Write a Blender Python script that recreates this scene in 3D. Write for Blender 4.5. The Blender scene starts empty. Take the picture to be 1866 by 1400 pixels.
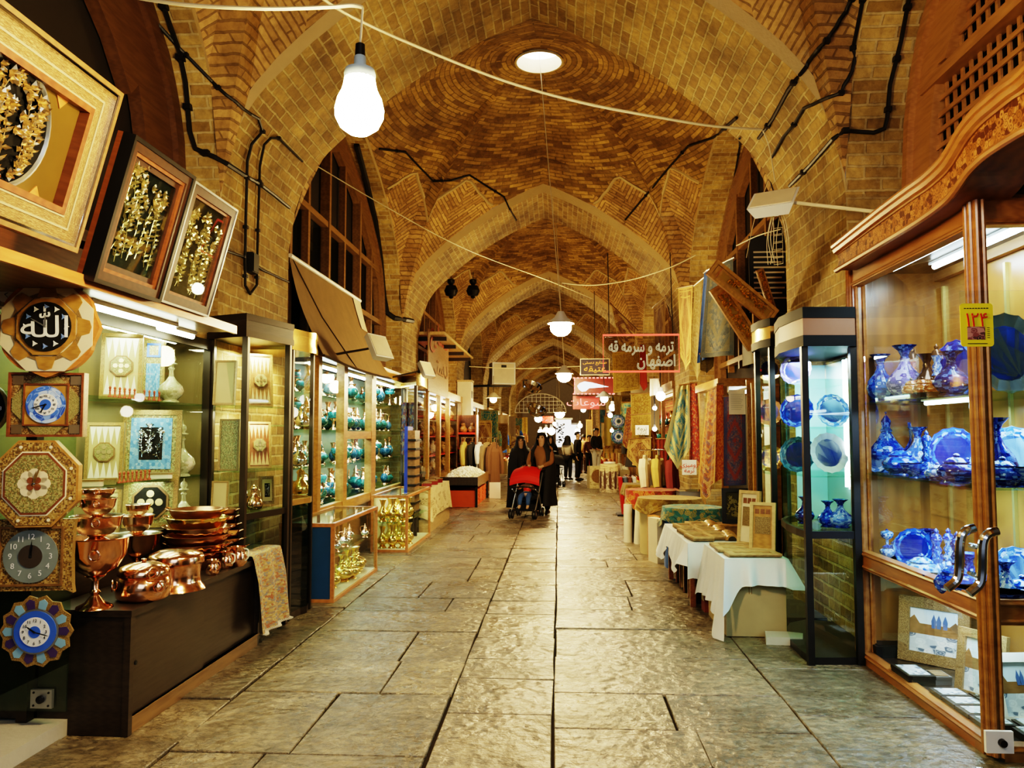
import bpy, math, random
from mathutils import Vector, Matrix, Euler
R = random.Random(7)
PI = math.pi
SC = bpy.context.scene
COL = SC.collection
# ---------------------------------------------------------------- camera
FOC, CH = 1450.0, 1.6
YAW = math.atan(85/FOC); PIT = math.atan(92/FOC*math.cos(YAW))
cam = bpy.data.cameras.new('camera'); camo = bpy.data.objects.new('camera', cam); COL.objects.link(camo)
cam.sensor_width = 36; cam.lens = 36*FOC/1866; cam.clip_start = .05; cam.clip_end = 300
camo.location = (0, 0, CH); camo.rotation_euler = (PI/2+PIT, 0, YAW)
SC.camera = camo
_cy, _sy, _cp, _sp = math.cos(YAW), math.sin(YAW), math.cos(PIT), math.sin(PIT)
_fw = Vector((-_sy*_cp, _cy*_cp, _sp)); _rt = Vector((_cy, _sy, 0)); _up = Vector((_sy*_sp, -_cy*_sp, _cp))
def ray(px, py): return _fw + _rt*((px-933)/FOC) - _up*((py-700)/FOC)
def aY(px, py, Y): d = ray(px, py); t = Y/d.y; return Vector((d.x*t, Y, CH+d.z*t))
def aX(px, py, X): d = ray(px, py); t = X/d.x; return Vector((X, d.y*t, CH+d.z*t))
def aZ(px, py, Z): d = ray(px, py); t = (Z-CH)/d.z; return Vector((d.x*t, d.y*t, Z))
def lerp(a, b, t): return a+(b-a)*t
def interp(tab, x):
    if x <= tab[0][0]: return tab[0][1]
    for (a, b), (c, d) in zip(tab, tab[1:]):
        if x <= c: return b+(d-b)*(x-a)/(c-a)
    return tab[-1][1]
def smooth_path(pts, n=6):
    P = [Vector(p) for p in pts]; out = []
    for i in range(len(P)-1):
        p0, p1, p2, p3 = P[max(i-1, 0)], P[i], P[i+1], P[min(i+2, len(P)-1)]
        for k in range(n):
            t = k/n
            out.append(.5*((2*p1)+(p2-p0)*t+(2*p0-5*p1+4*p2-p3)*t*t+(3*p1-p0-3*p2+p3)*t**3))
    out.append(P[-1]); return out
# ---------------------------------------------------------------- mesh builder
class MB:
    def __init__(s): s.v = []; s.f = []; s.uv = []; s.mi = []; s.M = None
    def add(s, vs, fs, uvs=None, m=0):
        b = len(s.v)
        s.v += [tuple(s.M @ Vector(v)) if s.M else tuple(v) for v in vs]
        for k, f in enumerate(fs):
            s.f.append(tuple(b+i for i in f)); s.mi.append(m)
            s.uv.append(uvs[k] if uvs else None)
        return s
    def quad(s, a, b, c, d, m=0, uv=((0, 0), (1, 0), (1, 1), (0, 1))): return s.add([a, b, c, d], [(0, 1, 2, 3)], [uv], m)
    def poly(s, pts, m=0):
        return s.add(pts, [tuple(range(len(pts)))], None, m)
    def box(s, c, d, rz=0, m=0, rot=None):
        x, y, z = d[0]/2, d[1]/2, d[2]/2
        vs = [Vector((i*x, j*y, k*z)) for k in (-1, 1) for j in (-1, 1) for i in (-1, 1)]
        r = rot or (Matrix.Rotation(rz, 3, 'Z') if rz else None)
        vs = [(r @ v if r else v)+Vector(c) for v in vs]
        U = ((0, 0), (1, 0), (1, 1), (0, 1))
        return s.add(vs, [(0, 2, 3, 1), (4, 5, 7, 6), (0, 1, 5, 4), (2, 6, 7, 3), (0, 4, 6, 2), (1, 3, 7, 5)], [U]*6, m)
    def bx(s, x0, x1, y0, y1, z0, z1, m=0): return s.box(((x0+x1)/2, (y0+y1)/2, (z0+z1)/2), (abs(x1-x0), abs(y1-y0), abs(z1-z0)), 0, m)
    def beam(s, p, q, w, h=None, m=0, up=(0, 0, 1)):
        p, q = Vector(p), Vector(q); d = q-p; L = d.length; d.normalize(); u = Vector(up)
        if abs(d.dot(u)) > .98: u = Vector((0, 1, 0))
        x = d.cross(u).normalized(); y = x.cross(d)
        r = Matrix((x, d, y)).transposed()
        return s.box((p+q)/2, (w, L, h or w), 0, m, r)
    def tube(s, pts, r, n=6, m=0, closed=False, caps=True):
        P = [Vector(p) for p in pts]; N = len(P); vs = []; ref = None
        for i in range(N):
            if closed: t = P[(i+1) % N]-P[i-1]
            else: t = P[min(i+1, N-1)]-P[max(i-1, 0)]
            if t.length < 1e-9: t = Vector((0, 0, 1))
            t.normalize()
            if ref is None: ref = Vector((0, 0, 1)) if abs(t.z) < .9 else Vector((1, 0, 0))
            x = t.cross(ref)
            if x.length < 1e-6: x = t.orthogonal()
            x.normalize(); y = x.cross(t).normalized(); ref = y
            rr = r[i] if isinstance(r, (list, tuple)) else r
            vs += [P[i]+(x*math.cos(a)+y*math.sin(a))*rr for a in (2*PI*k/n for k in range(n))]
        fs = []; uv = []
        for i in range(N if closed else N-1):
            j = (i+1) % N
            for k in range(n):
                l = (k+1) % n
                fs.append((i*n+k, j*n+k, j*n+l, i*n+l)); uv.append(((k/n, i/N), (k/n, (i+1)/N), ((k+1)/n, (i+1)/N), ((k+1)/n, i/N)))
        if caps and not closed:
            fs += [tuple(range(n)), tuple((N-1)*n+k for k in reversed(range(n)))]; uv += [tuple((0, 0) for _ in range(n))]*2
        return s.add(vs, fs, uv, m)
    def lathe(s, prof, c=(0, 0, 0), n=16, m=0, sq=(1, 1), axis=None, lobes=0, amp=0, caps=True):
        vs = []; fs = []; uv = []; N = len(prof); c = Vector(c)
        for i, (r, z) in enumerate(prof):
            for k in range(n):
                a = 2*PI*k/n; q = r*(1+(amp*math.cos(lobes*a) if lobes else 0))
                p = Vector((q*math.cos(a)*sq[0], q*math.sin(a)*sq[1], z))
                vs.append((axis @ p if axis else p)+c)
        for i in range(N-1):
            for k in range(n):
                l = (k+1) % n
                fs.append((i*n+k, i*n+l, (i+1)*n+l, (i+1)*n+k))
                uv.append(((k/n, i/(N-1)), ((k+1)/n, i/(N-1)), ((k+1)/n, (i+1)/(N-1)), (k/n, (i+1)/(N-1))))
        if caps and prof[0][0] > 1e-5: fs.append(tuple(reversed(range(n)))); uv.append(((0, 0),)*n)
        if caps and prof[-1][0] > 1e-5: fs.append(tuple((N-1)*n+k for k in range(n))); uv.append(((0, 1),)*n)
        return s.add(vs, fs, uv, m)
    def ball(s, c, r, n=10, m=0, sq=(1, 1, 1)):
        k = max(4, n//2)
        vs = s.v; b = len(vs)
        prof = [(max(1e-6, math.sin(PI*i/k))*r, -math.cos(PI*i/k)*r*sq[2]) for i in range(k+1)]
        return s.lathe(prof, c, n, m, sq[:2])
    def grid(s, fn, nu, nv, m=0, uvf=None):
        vs = [Vector(fn(i/nu, j/nv)) for j in range(nv+1) for i in range(nu+1)]; fs = []; uv = []
        g = uvf or (lambda u, v: (u, v))
        for j in range(nv):
            for i in range(nu):
                a = j*(nu+1)+i
                fs.append((a, a+1, a+nu+2, a+nu+1))
                uv.append((g(i/nu, j/nv), g((i+1)/nu, j/nv), g((i+1)/nu, (j+1)/nv), g(i/nu, (j+1)/nv)))
        return s.add(vs, fs, uv, m)
    def prism(s, pts, z0, z1, m=0, uv=True):
        n = len(pts); vs = [(p[0], p[1], z0) for p in pts]+[(p[0], p[1], z1) for p in pts]
        fs = [tuple(reversed(range(n))), tuple(range(n, 2*n))]+[(i, (i+1) % n, n+(i+1) % n, n+i) for i in range(n)]
        x0 = min(p[0] for p in pts); x1 = max(p[0] for p in pts); y0 = min(p[1] for p in pts); y1 = max(p[1] for p in pts)
        q = [((p[0]-x0)/(x1-x0+1e-9), (p[1]-y0)/(y1-y0+1e-9)) for p in pts]
        return s.add(vs, fs, [tuple(reversed(q)), tuple(q)]+[((0, 0), (1, 0), (1, 1), (0, 1))]*n, m)
    def build(s, name, mat, parent=None, smooth=None, loc=None, world=False):
        me = bpy.data.meshes.new(name)
        vs = s.v
        if world and parent is not None:
            L = parent.location; vs = [(v[0]-L[0], v[1]-L[1], v[2]-L[2]) for v in vs]
        me.from_pydata(vs, [], s.f)
        if any(u is not None for u in s.uv):
            ul = me.uv_layers.new(name='UVMap'); flat = []
            for f, u in zip(s.f, s.uv):
                if u is None: flat += [0.0]*(2*len(f))
                else:
                    for q in u: flat += [q[0], q[1]]
            ul.data.foreach_set('uv', flat)
        for mm in (mat if isinstance(mat, (list, tuple)) else [mat]): me.materials.append(mm)
        if any(s.mi): me.polygons.foreach_set('material_index', s.mi)
        if smooth:
            me.polygons.foreach_set('use_smooth', [True]*len(s.f))
            if smooth < 180: me.set_sharp_from_angle(angle=math.radians(smooth))
        me.update()
        o = bpy.data.objects.new(name, me); COL.objects.link(o)
        if parent is not None: o.parent = parent
        if loc is not None: o.location = loc
        return o
def tag(o, label, cat, group=None, kind=None):
    o['label'] = label; o['category'] = cat
    if group: o['group'] = group
    if kind: o['kind'] = kind
    return o
def thing(name, label, cat, loc=(0, 0, 0), rz=0, group=None, rot=None, sc=1):
    o = bpy.data.objects.new(name, None); COL.objects.link(o); o.empty_display_size = .05
    o.location = loc; o.rotation_euler = rot or (0, 0, rz); o.scale = (sc, sc, sc)
    return tag(o, label, cat, group)
def struct(o): o['kind'] = 'structure'; return o
def kids(o): return [c for c in ALLK.get(o.name, [])]
def dup(root, loc, rz=0, label=None, group=None, rot=None, sc=None, mats=None):
    def cp(o, par):
        c = o.copy(); COL.objects.link(c)
        if par is not None: c.parent = par
        if mats and o.type == 'MESH':
            for i, sl in enumerate(c.material_slots):
                if sl.material and sl.material.name in mats:
                    sl.link = 'OBJECT'; sl.material = mats[sl.material.name]
        for k in o.children: cp(k, c)
        return c
    r = cp(root, None)
    r.location = loc; r.rotation_euler = rot or (0, 0, rz)
    if sc is not None: r.scale = (sc, sc, sc) if not isinstance(sc, tuple) else sc
    if label: r['label'] = label
    if group: r['group'] = group
    return r
# ---------------------------------------------------------------- materials
def newmat(name):
    m = bpy.data.materials.new(name); m.use_nodes = True; nt = m.node_tree
    return m, nt, nt.nodes['Principled BSDF'], nt.nodes['Material Output']
def N(nt, t, inp=None, **kw):
    n = nt.nodes.new(t)
    for k, v in kw.items(): setattr(n, k, v)
    for k, v in (inp or {}).items():
        if hasattr(v, 'is_output'): nt.links.new(v, n.inputs[k])
        else: n.inputs[k].default_value = v
    return n
def c4(c): return (c[0], c[1], c[2], 1)
def ramp(nt, fac, stops, const=False):
    r = nt.nodes.new('ShaderNodeValToRGB'); cr = r.color_ramp
    if const: cr.interpolation = 'CONSTANT'
    while len(cr.elements) < len(stops): cr.elements.new(.5)
    for e, (p, c) in zip(cr.elements, stops): e.position = p; e.color = c4(c)
    nt.links.new(fac, r.inputs[0]); return r.outputs[0]
def mixc(nt, f, a, b, mode='MIX'):
    n = nt.nodes.new('ShaderNodeMix'); n.data_type = 'RGBA'; n.blend_type = mode
    for k, v in ((0, f), (6, a), (7, b)):
        if hasattr(v, 'is_output'): nt.links.new(v, n.inputs[k])
        else: n.inputs[k].default_value = c4(v) if isinstance(v, (tuple, list)) else v
    return n.outputs[2]
def mth(nt, op, a, b=0.0, c=None):
    n = nt.nodes.new('ShaderNodeMath'); n.operation = op
    for k, v in enumerate((a, b) if c is None else (a, b, c)):
        if hasattr(v, 'is_output'): nt.links.new(v, n.inputs[k])
        else: n.inputs[k].default_value = v
    return n.outputs[0]
def coords(nt, which='Object'): return nt.nodes.new('ShaderNodeTexCoord').outputs[which]
def mapping(nt, v, scale=(1, 1, 1), rot=(0, 0, 0), loc=(0, 0, 0)):
    return N(nt, 'ShaderNodeMapping', {'Vector': v, 'Scale': scale, 'Rotation': rot, 'Location': loc}).outputs[0]
def noise(nt, v, scale, detail=3, rough=.5): return N(nt, 'ShaderNodeTexNoise', {'Vector': v, 'Scale': scale, 'Detail': detail, 'Roughness': rough}).outputs
def bump(nt, bs, h, strength=.3, dist=.02):
    b = N(nt, 'ShaderNodeBump', {'Height': h, 'Strength': strength, 'Distance': dist}); nt.links.new(b.outputs[0], bs.inputs['Normal']); return b
def link(nt, a, b): nt.links.new(a, b)
MATS = {}
def plain(name, col, rough=.5, metal=0, emis=None, es=0, spec=.5, var=.12, bumpy=0):
    """flat paint/metal with a little procedural variation"""
    if name in MATS: return MATS[name]
    m, nt, bs, out = newmat(name)
    bs.inputs['Roughness'].default_value = rough; bs.inputs['Metallic'].default_value = metal
    bs.inputs['Specular IOR Level'].default_value = spec
    if var:
        nz = noise(nt, coords(nt), 6, 3)[0]
        link(nt, mixc(nt, nz, [c*(1-var) for c in col], [min(1, c*(1+var)) for c in col]), bs.inputs['Base Color'])
        if bumpy: bump(nt, bs, noise(nt, coords(nt), 40, 3)[0], bumpy, .01)
    else: bs.inputs['Base Color'].default_value = c4(col)
    if emis: bs.inputs['Emission Color'].default_value = c4(emis); bs.inputs['Emission Strength'].default_value = es
    MATS[name] = m; return m
def emit(name, col, s):
    if name in MATS: return MATS[name]
    m, nt, bs, out = newmat(name); nt.nodes.remove(bs)
    e = N(nt, 'ShaderNodeEmission', {'Color': c4(col), 'Strength': s}); link(nt, e.outputs[0], out.inputs[0]); MATS[name] = m; return m
def wood(name, c1, c2, rough=.4, sc=(1, 1, 8), s=3, axis_uv=False):
    if name in MATS: return MATS[name]
    m, nt, bs, out = newmat(name)
    v = mapping(nt, coords(nt), sc)
    nz = noise(nt, v, s, 4)[0]
    w = N(nt, 'ShaderNodeTexWave', {'Vector': v, 'Scale': s*1.5, 'Distortion': 6, 'Detail': 2}).outputs['Fac']
    f = mth(nt, 'MULTIPLY_ADD', w, .22, mth(nt, 'MULTIPLY', nz, .75))
    link(nt, ramp(nt, f, [(.15, c2), (.75, c1)]), bs.inputs['Base Color'])
    bs.inputs['Roughness'].default_value = rough; bs.inputs['Coat Weight'].default_value = .25; bs.inputs['Coat Roughness'].default_value = .2
    MATS[name] = m; return m
def glass(name, tint=(.9, .97, .95), refl=.12, rough=.02, dust=.0):
    if name in MATS: return MATS[name]
    m, nt, bs, out = newmat(name); nt.nodes.remove(bs)
    tr = N(nt, 'ShaderNodeBsdfTransparent', {'Color': c4(tint)})
    gl = N(nt, 'ShaderNodeBsdfGlossy', {'Color': (1, 1, 1, 1), 'Roughness': rough})
    lw = N(nt, 'ShaderNodeLayerWeight', {'Blend': .22})
    f = mth(nt, 'MINIMUM', mth(nt, 'MULTIPLY_ADD', lw.outputs['Fresnel'], .22, refl*.22), .2)
    mx = N(nt, 'ShaderNodeMixShader'); link(nt, f, mx.inputs[0]); link(nt, tr.outputs[0], mx.inputs[1]); link(nt, gl.outputs[0], mx.inputs[2])
    link(nt, mx.outputs[0], out.inputs[0]); MATS[name] = m; return m
def brick(name, ca, cb, mortar, bw=.24, rh=.078, ms=.011, stain=True, white=.0, bstr=.6):
    if name in MATS: return MATS[name]
    m, nt, bs, out = newmat(name)
    uv = coords(nt, 'UV'); ob = coords(nt, 'Object')
    n1 = noise(nt, ob, 9, 2)[1]
    v = N(nt, 'ShaderNodeVectorMath', {0: uv, 1: mapping(nt, n1, (.02, .02, .02))}, operation='ADD').outputs[0]
    b = N(nt, 'ShaderNodeTexBrick', {'Vector': v, 'Color1': c4(ca), 'Color2': c4(cb), 'Mortar': c4(mortar), 'Scale': 1.0, 'Mortar Size': ms, 'Mortar Smooth': .35, 'Bias': -.1, 'Brick Width': bw, 'Row Height': rh})
    col = b.outputs['Color']
    st = noise(nt, ob, 1.3, 5, .6)[0]
    col = mixc(nt, .75, col, ramp(nt, st, [(.3, (.42, .36, .3)), (.62, (1.25, 1.2, 1.1))]), 'MULTIPLY')
    st2 = noise(nt, ob, 14, 4, .65)[0]
    col = mixc(nt, .55, col, ramp(nt, st2, [(.32, (.5, .45, .4)), (.6, (1.15, 1.12, 1.05))]), 'MULTIPLY')
    if white:
        wn = noise(nt, ob, 2.2, 6, .75)[0]
        col = mixc(nt, ramp(nt, wn, [(.58, (0, 0, 0)), (.72, (white,)*3)]), col, (.72, .66, .52))
    link(nt, col, bs.inputs['Base Color']); bs.inputs['Roughness'].default_value = .72; bs.inputs['Specular IOR Level'].default_value = .35
    h = mth(nt, 'MULTIPLY_ADD', noise(nt, ob, 30, 4, .6)[0], .35, mth(nt, 'SUBTRACT', 1.0, b.outputs['Fac']))
    bump(nt, bs, h, bstr, .03)
    MATS[name] = m; return m
def textile(name, pal, scale=14, border=None, ms=(1, 1), rough=.85, emis=0, medal=None):
    """woven carpet / termeh cloth: paisley-like cells in a palette with border bands, on UV"""
    if name in MATS: return MATS[name]
    m, nt, bs, out = newmat(name)
    uv = coords(nt, 'UV'); v = mapping(nt, uv, (ms[0], ms[1], 1))
    d = noise(nt, v, scale*.6, 2)[1]
    v2 = N(nt, 'ShaderNodeVectorMath', {0: v, 1: mapping(nt, d, (.9/scale,)*3)}, operation='ADD').outputs[0]
    vo = N(nt, 'ShaderNodeTexVoronoi', {'Vector': v2, 'Scale': scale})
    cell = N(nt, 'ShaderNodeSeparateColor', {0: vo.outputs['Color']}).outputs[0]
    n = len(pal)
    col = ramp(nt, cell, [(i/n, c) for i, c in enumerate(pal)], True)
    ring = mth(nt, 'SINE', mth(nt, 'MULTIPLY', vo.outputs['Distance'], 24.0))
    col = mixc(nt, ramp(nt, ring, [(.35, (0, 0, 0)), (.6, (1, 1, 1))]), col, pal[0])
    sx = N(nt, 'ShaderNodeSeparateXYZ', {0: uv}).outputs
    ex = mth(nt, 'MINIMUM', sx[0], mth(nt, 'SUBTRACT', 1.0, sx[0])); ey = mth(nt, 'MINIMUM', sx[1], mth(nt, 'SUBTRACT', 1.0, sx[1]))
    e = mth(nt, 'MINIMUM', mth(nt, 'MULTIPLY', ex, ms[0]), mth(nt, 'MULTIPLY', ey, ms[1]))
    if medal:
        dx = mth(nt, 'ABSOLUTE', mth(nt, 'SUBTRACT', sx[0], .5)); dy = mth(nt, 'ABSOLUTE', mth(nt, 'SUBTRACT', sx[1], .5))
        dd = mth(nt, 'PINGPONG', mth(nt, 'ADD', mth(nt, 'MULTIPLY', dx, ms[0]), mth(nt, 'MULTIPLY', dy, ms[1]*.7)), .22)
        col = mixc(nt, ramp(nt, dd, [(.0, (.8,)*3), (.07, (.8,)*3), (.075, (0, 0, 0)), (.11, (0, 0, 0)), (.115, (.7,)*3), (.13, (0, 0, 0))], True), col, medal)
    if border:
        w = border[0]
        stops = [(0, (1, 1, 1)), (w*.25, (0, 0, 0)), (w*.4, (1, 1, 1)), (w*.5, (0, 0, 0)), (w*.9, (0, 0, 0)), (w, (1, 1, 1)), (w*1.12, (0, 0, 0))]
        col = mixc(nt, ramp(nt, e, stops, True), col, border[1])
        if len(border) > 2: col = mixc(nt, ramp(nt, e, [(0, (.65,)*3), (w, (0, 0, 0))], True), col, border[2])
    link(nt, col, bs.inputs['Base Color']); bs.inputs['Roughness'].default_value = rough; bs.inputs['Specular IOR Level'].default_value = .2
    bs.inputs['Sheen Weight'].default_value = .15
    bump(nt, bs, vo.outputs['Distance'], .25, .01)
    MATS[name] = m; return m
def inlay(name, pal, scale=40, rough=.25, metal=0, ms=(1, 1), co='UV'):
    """khatam / enamel ornament: tight geometric cells"""
    if name in MATS: return MATS[name]
    m, nt, bs, out = newmat(name)
    v = mapping(nt, coords(nt, co), (ms[0], ms[1], ms[2] if len(ms) > 2 else 1))
    vo = N(nt, 'ShaderNodeTexVoronoi', {'Vector': v, 'Scale': scale, 'Randomness': .55})
    cell = N(nt, 'ShaderNodeSeparateColor', {0: vo.outputs['Color']}).outputs[1]
    n = len(pal)
    col = ramp(nt, cell, [(i/n, c) for i, c in enumerate(pal)], True)
    ve = N(nt, 'ShaderNodeTexVoronoi', {'Vector': v, 'Scale': scale, 'Randomness': .55}, feature='DISTANCE_TO_EDGE')
    col = mixc(nt, ramp(nt, ve.outputs['Distance'], [(0, (.8,)*3), (.06, (0, 0, 0))]), col, pal[0])
    ring = mth(nt, 'SINE', mth(nt, 'MULTIPLY', vo.outputs['Distance'], 20.0))
    col = mixc(nt, ramp(nt, ring, [(.6, (0, 0, 0)), (.8, (.8,)*3)]), col, pal[1 % n])
    link(nt, col, bs.inputs['Base Color']); bs.inputs['Roughness'].default_value = rough; bs.inputs['Metallic'].default_value = metal
    MATS[name] = m; return m
# ================================================================ ARCHITECTURE
XL, XR = -2.8, 2.28
P = 7.68; F1 = 6.35; AT = 1.68            # arch pitch, first arch front, arch thickness
DL, DR = .45, .6                          # side niche depths
XC = (XL+XR)/2; HW = (XR-XL)/2
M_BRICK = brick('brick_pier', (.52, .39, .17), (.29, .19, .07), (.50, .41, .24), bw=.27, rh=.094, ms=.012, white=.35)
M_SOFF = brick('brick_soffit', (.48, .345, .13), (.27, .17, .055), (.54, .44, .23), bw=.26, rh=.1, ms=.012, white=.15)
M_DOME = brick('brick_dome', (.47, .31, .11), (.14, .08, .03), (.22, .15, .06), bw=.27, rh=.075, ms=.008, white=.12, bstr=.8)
M_KITE = brick('brick_kite', (.56, .38, .17), (.36, .22, .09), (.26, .17, .08), bw=.34, rh=.06, ms=.009, white=.2)
M_LIP = plain('arch_lip_plaster', (.5, .38, .2), .8, bumpy=.4)
TAB = [(0, 5.93), (.1, 5.83), (.2, 5.71), (.38, 5.47), (.57, 5.14), (.69, 4.90), (.80, 4.64), (.858, 4.50), (.911, 4.32), (.95, 4.13), (.98, 3.88), (1.0, 3.5)]
STAB = [(0, 5.95), (.18, 5.80), (.4, 5.58), (.6, 5.28), (.78, 4.92), (.88, 4.62), (.94, 4.32), (.975, 4.02), (1.0, 3.5)]
def zt(x): return interp(TAB, abs(x-XC)/HW)
US = [1, .99, .975, .95, .92, .88, .84, .78, .7, .6, .5, .4, .3, .2, .1, .05, 0]
US = [-u for u in US]+US[-2::-1]
def arch_path():
    pts = [(XL, z) for z in (0, .7, 1.4, 2.1, 2.8)]+[(XC+u*HW, interp(TAB, abs(u))) for u in US]+[(XR, z) for z in (2.8, 2.1, 1.4, .7, 0)]
    s = [0]
    for a, b in zip(pts, pts[1:]): s.append(s[-1]+math.hypot(b[0]-a[0], b[1]-a[1]))
    return pts, s
def make_arch():
    """a transverse brick arch with its two piers' inner faces; local y = 0 at its front edge"""
    m = MB(); pts, s = arch_path(); ny = 4
    for (a, b, s0, s1) in zip(pts, pts[1:], s, s[1:]):
        for k in range(ny):
            y0, y1 = AT*k/ny, AT*(k+1)/ny
            m.quad((a[0], y0, a[1]), (a[0], y1, a[1]), (b[0], y1, b[1]), (b[0], y0, b[1]), 0, ((y0, s0), (y1, s0), (y1, s1), (y0, s1)))
    # front and back ring faces (.14 high) and pier fronts out to the niches
    for yy, fl in ((0, 1), (AT, 0)):
        for (a, b, s0, s1) in zip(pts[5:-5], pts[6:-5], s[5:], s[6:]):
            c, d = (b[0], b[1]+.16), (a[0], a[1]+.16)
            q = [(a[0], yy, a[1]), (b[0], yy, b[1]), (c[0], yy, c[1]), (d[0], yy, d[1])]
            uv = [(0, s0), (0, s1), (.16, s1), (.16, s0)]
            if not fl: q.reverse(); uv.reverse()
            m.quad(*q, m=2, uv=uv)
        for x0, x1 in ((XL-DL-.3, XL), (XR, XR+DR+.3)):
            for k in range(6):
                z0, z1 = k*3.5/6, (k+1)*3.5/6
                q = [(x0, yy, z0), (x1, yy, z0), (x1, yy, z1), (x0, yy, z1)]; uv = [(x0, z0), (x1, z0), (x1, z1), (x0, z1)]
                if not fl: q.reverse(); uv.reverse()
                m.quad(*q, m=1, uv=uv)
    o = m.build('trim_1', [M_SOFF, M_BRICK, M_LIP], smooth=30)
    return struct(o)
SP = P-AT; SY = SP/2                      # bay span in y, half
def zs(y): return interp(STAB, abs(y-SY)/SY)
ZO, RO = 6.93, .33
def make_dome():
    """domed vault over one bay: brick rings about an oculus, herringbone kites in the corners; local y = 0 at the bay's near edge"""
    m = MB(); n = 22; bd = []
    ease = lambda k: k/n
    for k in range(n): x = lerp(XL, XR, ease(k)); bd.append((x, 0.0, zt(x)+.16))
    for k in range(n): y = lerp(0, SP, ease(k)); bd.append((XR, y, zs(y)+.1))
    for k in range(n): x = lerp(XR, XL, ease(k)); bd.append((x, SP, zt(x)+.16))
    for k in range(n): y = lerp(SP, 0, ease(k)); bd.append((XL, y, zs(y)+.1))
    D = lambda r: 4.25-math.sqrt(max(.01, 4.25**2-r*r))
    NT = 30; cols = []
    for (x, y, z) in bd:
        dx, dy = x-XC, y-SY; rb = math.hypot(dx, dy); col = []
        for j in range(NT+1):
            t = lerp(RO/rb, 1, j/NT); r = rb*t
            zz = ZO-(ZO-z)*D(r)/D(rb)
            col.append((Vector((XC+dx*t, SY+dy*t, zz)), r, math.atan2(dy, dx)))
        arc = 0; o = []
        for j in range(NT+1):
            if j: arc += (col[j][0]-col[j-1][0]).length
            o.append(col[j]+(arc,))
        cols.append(o)
    nb = len(bd); diag = [math.atan2(sy*SY, sx*HW) for sx in (-1, 1) for sy in (-1, 1)]
    for i in range(nb):
        A, B = cols[i], cols[(i+1) % nb]
        for j in range(NT):
            q = [A[j], B[j], B[j+1], A[j+1]]
            cen = sum((p[0] for p in q), Vector())/4; th = math.atan2(cen.y-SY, cen.x-XC); rr = math.hypot(cen.x-XC, cen.y-SY)
            dd = min(((th-d+PI) % (2*PI)-PI for d in diag), key=abs)
            off = abs(dd)*rr
            kite = abs(dd) < .44 and rr > 2.62+.45*abs(abs(dd)-.2)/.2
            if kite:
                uv = []
                for p in q:
                    t2 = p[2]; d2 = min(((t2-d+PI) % (2*PI)-PI for d in diag), key=abs); ss = abs(d2)*p[1]
                    cs = (ss % .62) if 0 else ss
                    sg = 1 if int(off/.55) % 2 == 0 else -1
                    uv.append(((cs*sg+p[3])*.707, (p[3]-cs*sg)*.707))
                m.quad(*[p[0] for p in q], m=1, uv=uv)
            else:
                mult = .55 if rr < .75 else 1.1 if rr < 1.6 else 2.0 if rr < 2.5 else 2.8
                a0, a1 = A[j][2], B[j][2]
                if a1-a0 > PI: a1 -= 2*PI
                if a0-a1 > PI: a1 += 2*PI
                m.quad(*[p[0] for p in q], m=0, uv=[(a0*mult, A[j][3]), (a1*mult, B[j][3]), (a1*mult, B[j+1][3]), (a0*mult, A[j+1][3])])
    # raised rib outlines of the kites
    for d in diag:
        line = []
        for k in range(25):
            dd = -.44+.88*k/24
            th = d+dd; rr = 2.62+.45*abs(abs(dd)-.2)/.2
            line.append((th, rr))
        pts = []
        for th, rr in line:
            i = min(range(nb), key=lambda q: abs((cols[q][5][2]-th+PI) % (2*PI)-PI)); c = cols[i]
            jj = min(range(NT+1), key=lambda q: abs(c[q][1]-rr)); zz = c[jj][0].z
            if jj < NT and jj > 0:
                k2 = jj+1 if c[jj][1] < rr else jj-1
                f = (rr-c[jj][1])/(c[k2][1]-c[jj][1]+1e-9); zz = lerp(zz, c[k2][0].z, max(0, min(1, f)))
            pts.append((XC+math.cos(th)*rr, SY+math.sin(th)*rr, zz-.01))
        pts = [p for p in pts if XL < p[0] < XR and 0 < p[1] < SP]
        if len(pts) > 2: m.tube(pts, .028, 5, m=2)
    # oculus lip
    m.lathe([(RO+.02, 0), (RO-.01, .0), (RO-.01, .3), (RO+.02, .3)], (XC, SY, ZO-.045), 28, m=2, caps=False)
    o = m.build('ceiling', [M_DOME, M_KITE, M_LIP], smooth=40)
    return struct(o)
def make_side(side):
    """niche of one bay: jambs and barrel soffit behind the side arch, and its back wall"""
    m = MB(); X0 = XL if side < 0 else XR; X1 = XL-DL if side < 0 else XR+DR
    pts = [(SY+u*SY, interp(STAB, abs(u))) for u in US]
    s = 0
    for a, b in zip(pts, pts[1:]):
        l = math.hypot(b[0]-a[0], b[1]-a[1])
        m.quad((X0, a[0], a[1]), (X1, a[0], a[1]), (X1, b[0], b[1]), (X0, b[0], b[1]), 0, ((X0, s), (X1, s), (X1, s+l), (X0, s+l))); s += l
    # side arch face ring towards the corridor
    for a, b in zip(pts, pts[1:]):
        m.quad((X0, a[0], a[1]), (X0, b[0], b[1]), (X0, b[0], b[1]+.1), (X0, a[0], a[1]+.1), 2)
    # back wall
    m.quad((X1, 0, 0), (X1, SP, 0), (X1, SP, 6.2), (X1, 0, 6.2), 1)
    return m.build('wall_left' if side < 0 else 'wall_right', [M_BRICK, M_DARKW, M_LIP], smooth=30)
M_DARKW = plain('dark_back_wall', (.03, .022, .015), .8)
NB = 8
arch0 = make_arch(); dome0 = make_dome(); sl0 = struct(make_side(-1)); sr0 = struct(make_side(1))
for o, off in ((arch0, F1), (dome0, F1-SP), (sl0, F1-SP), (sr0, F1-SP)):
    o.location.y = off
    for k in list(range(1, NB))+[-1]:
        c = o.copy(); COL.objects.link(c); c.location.y = off+P*k
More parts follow.
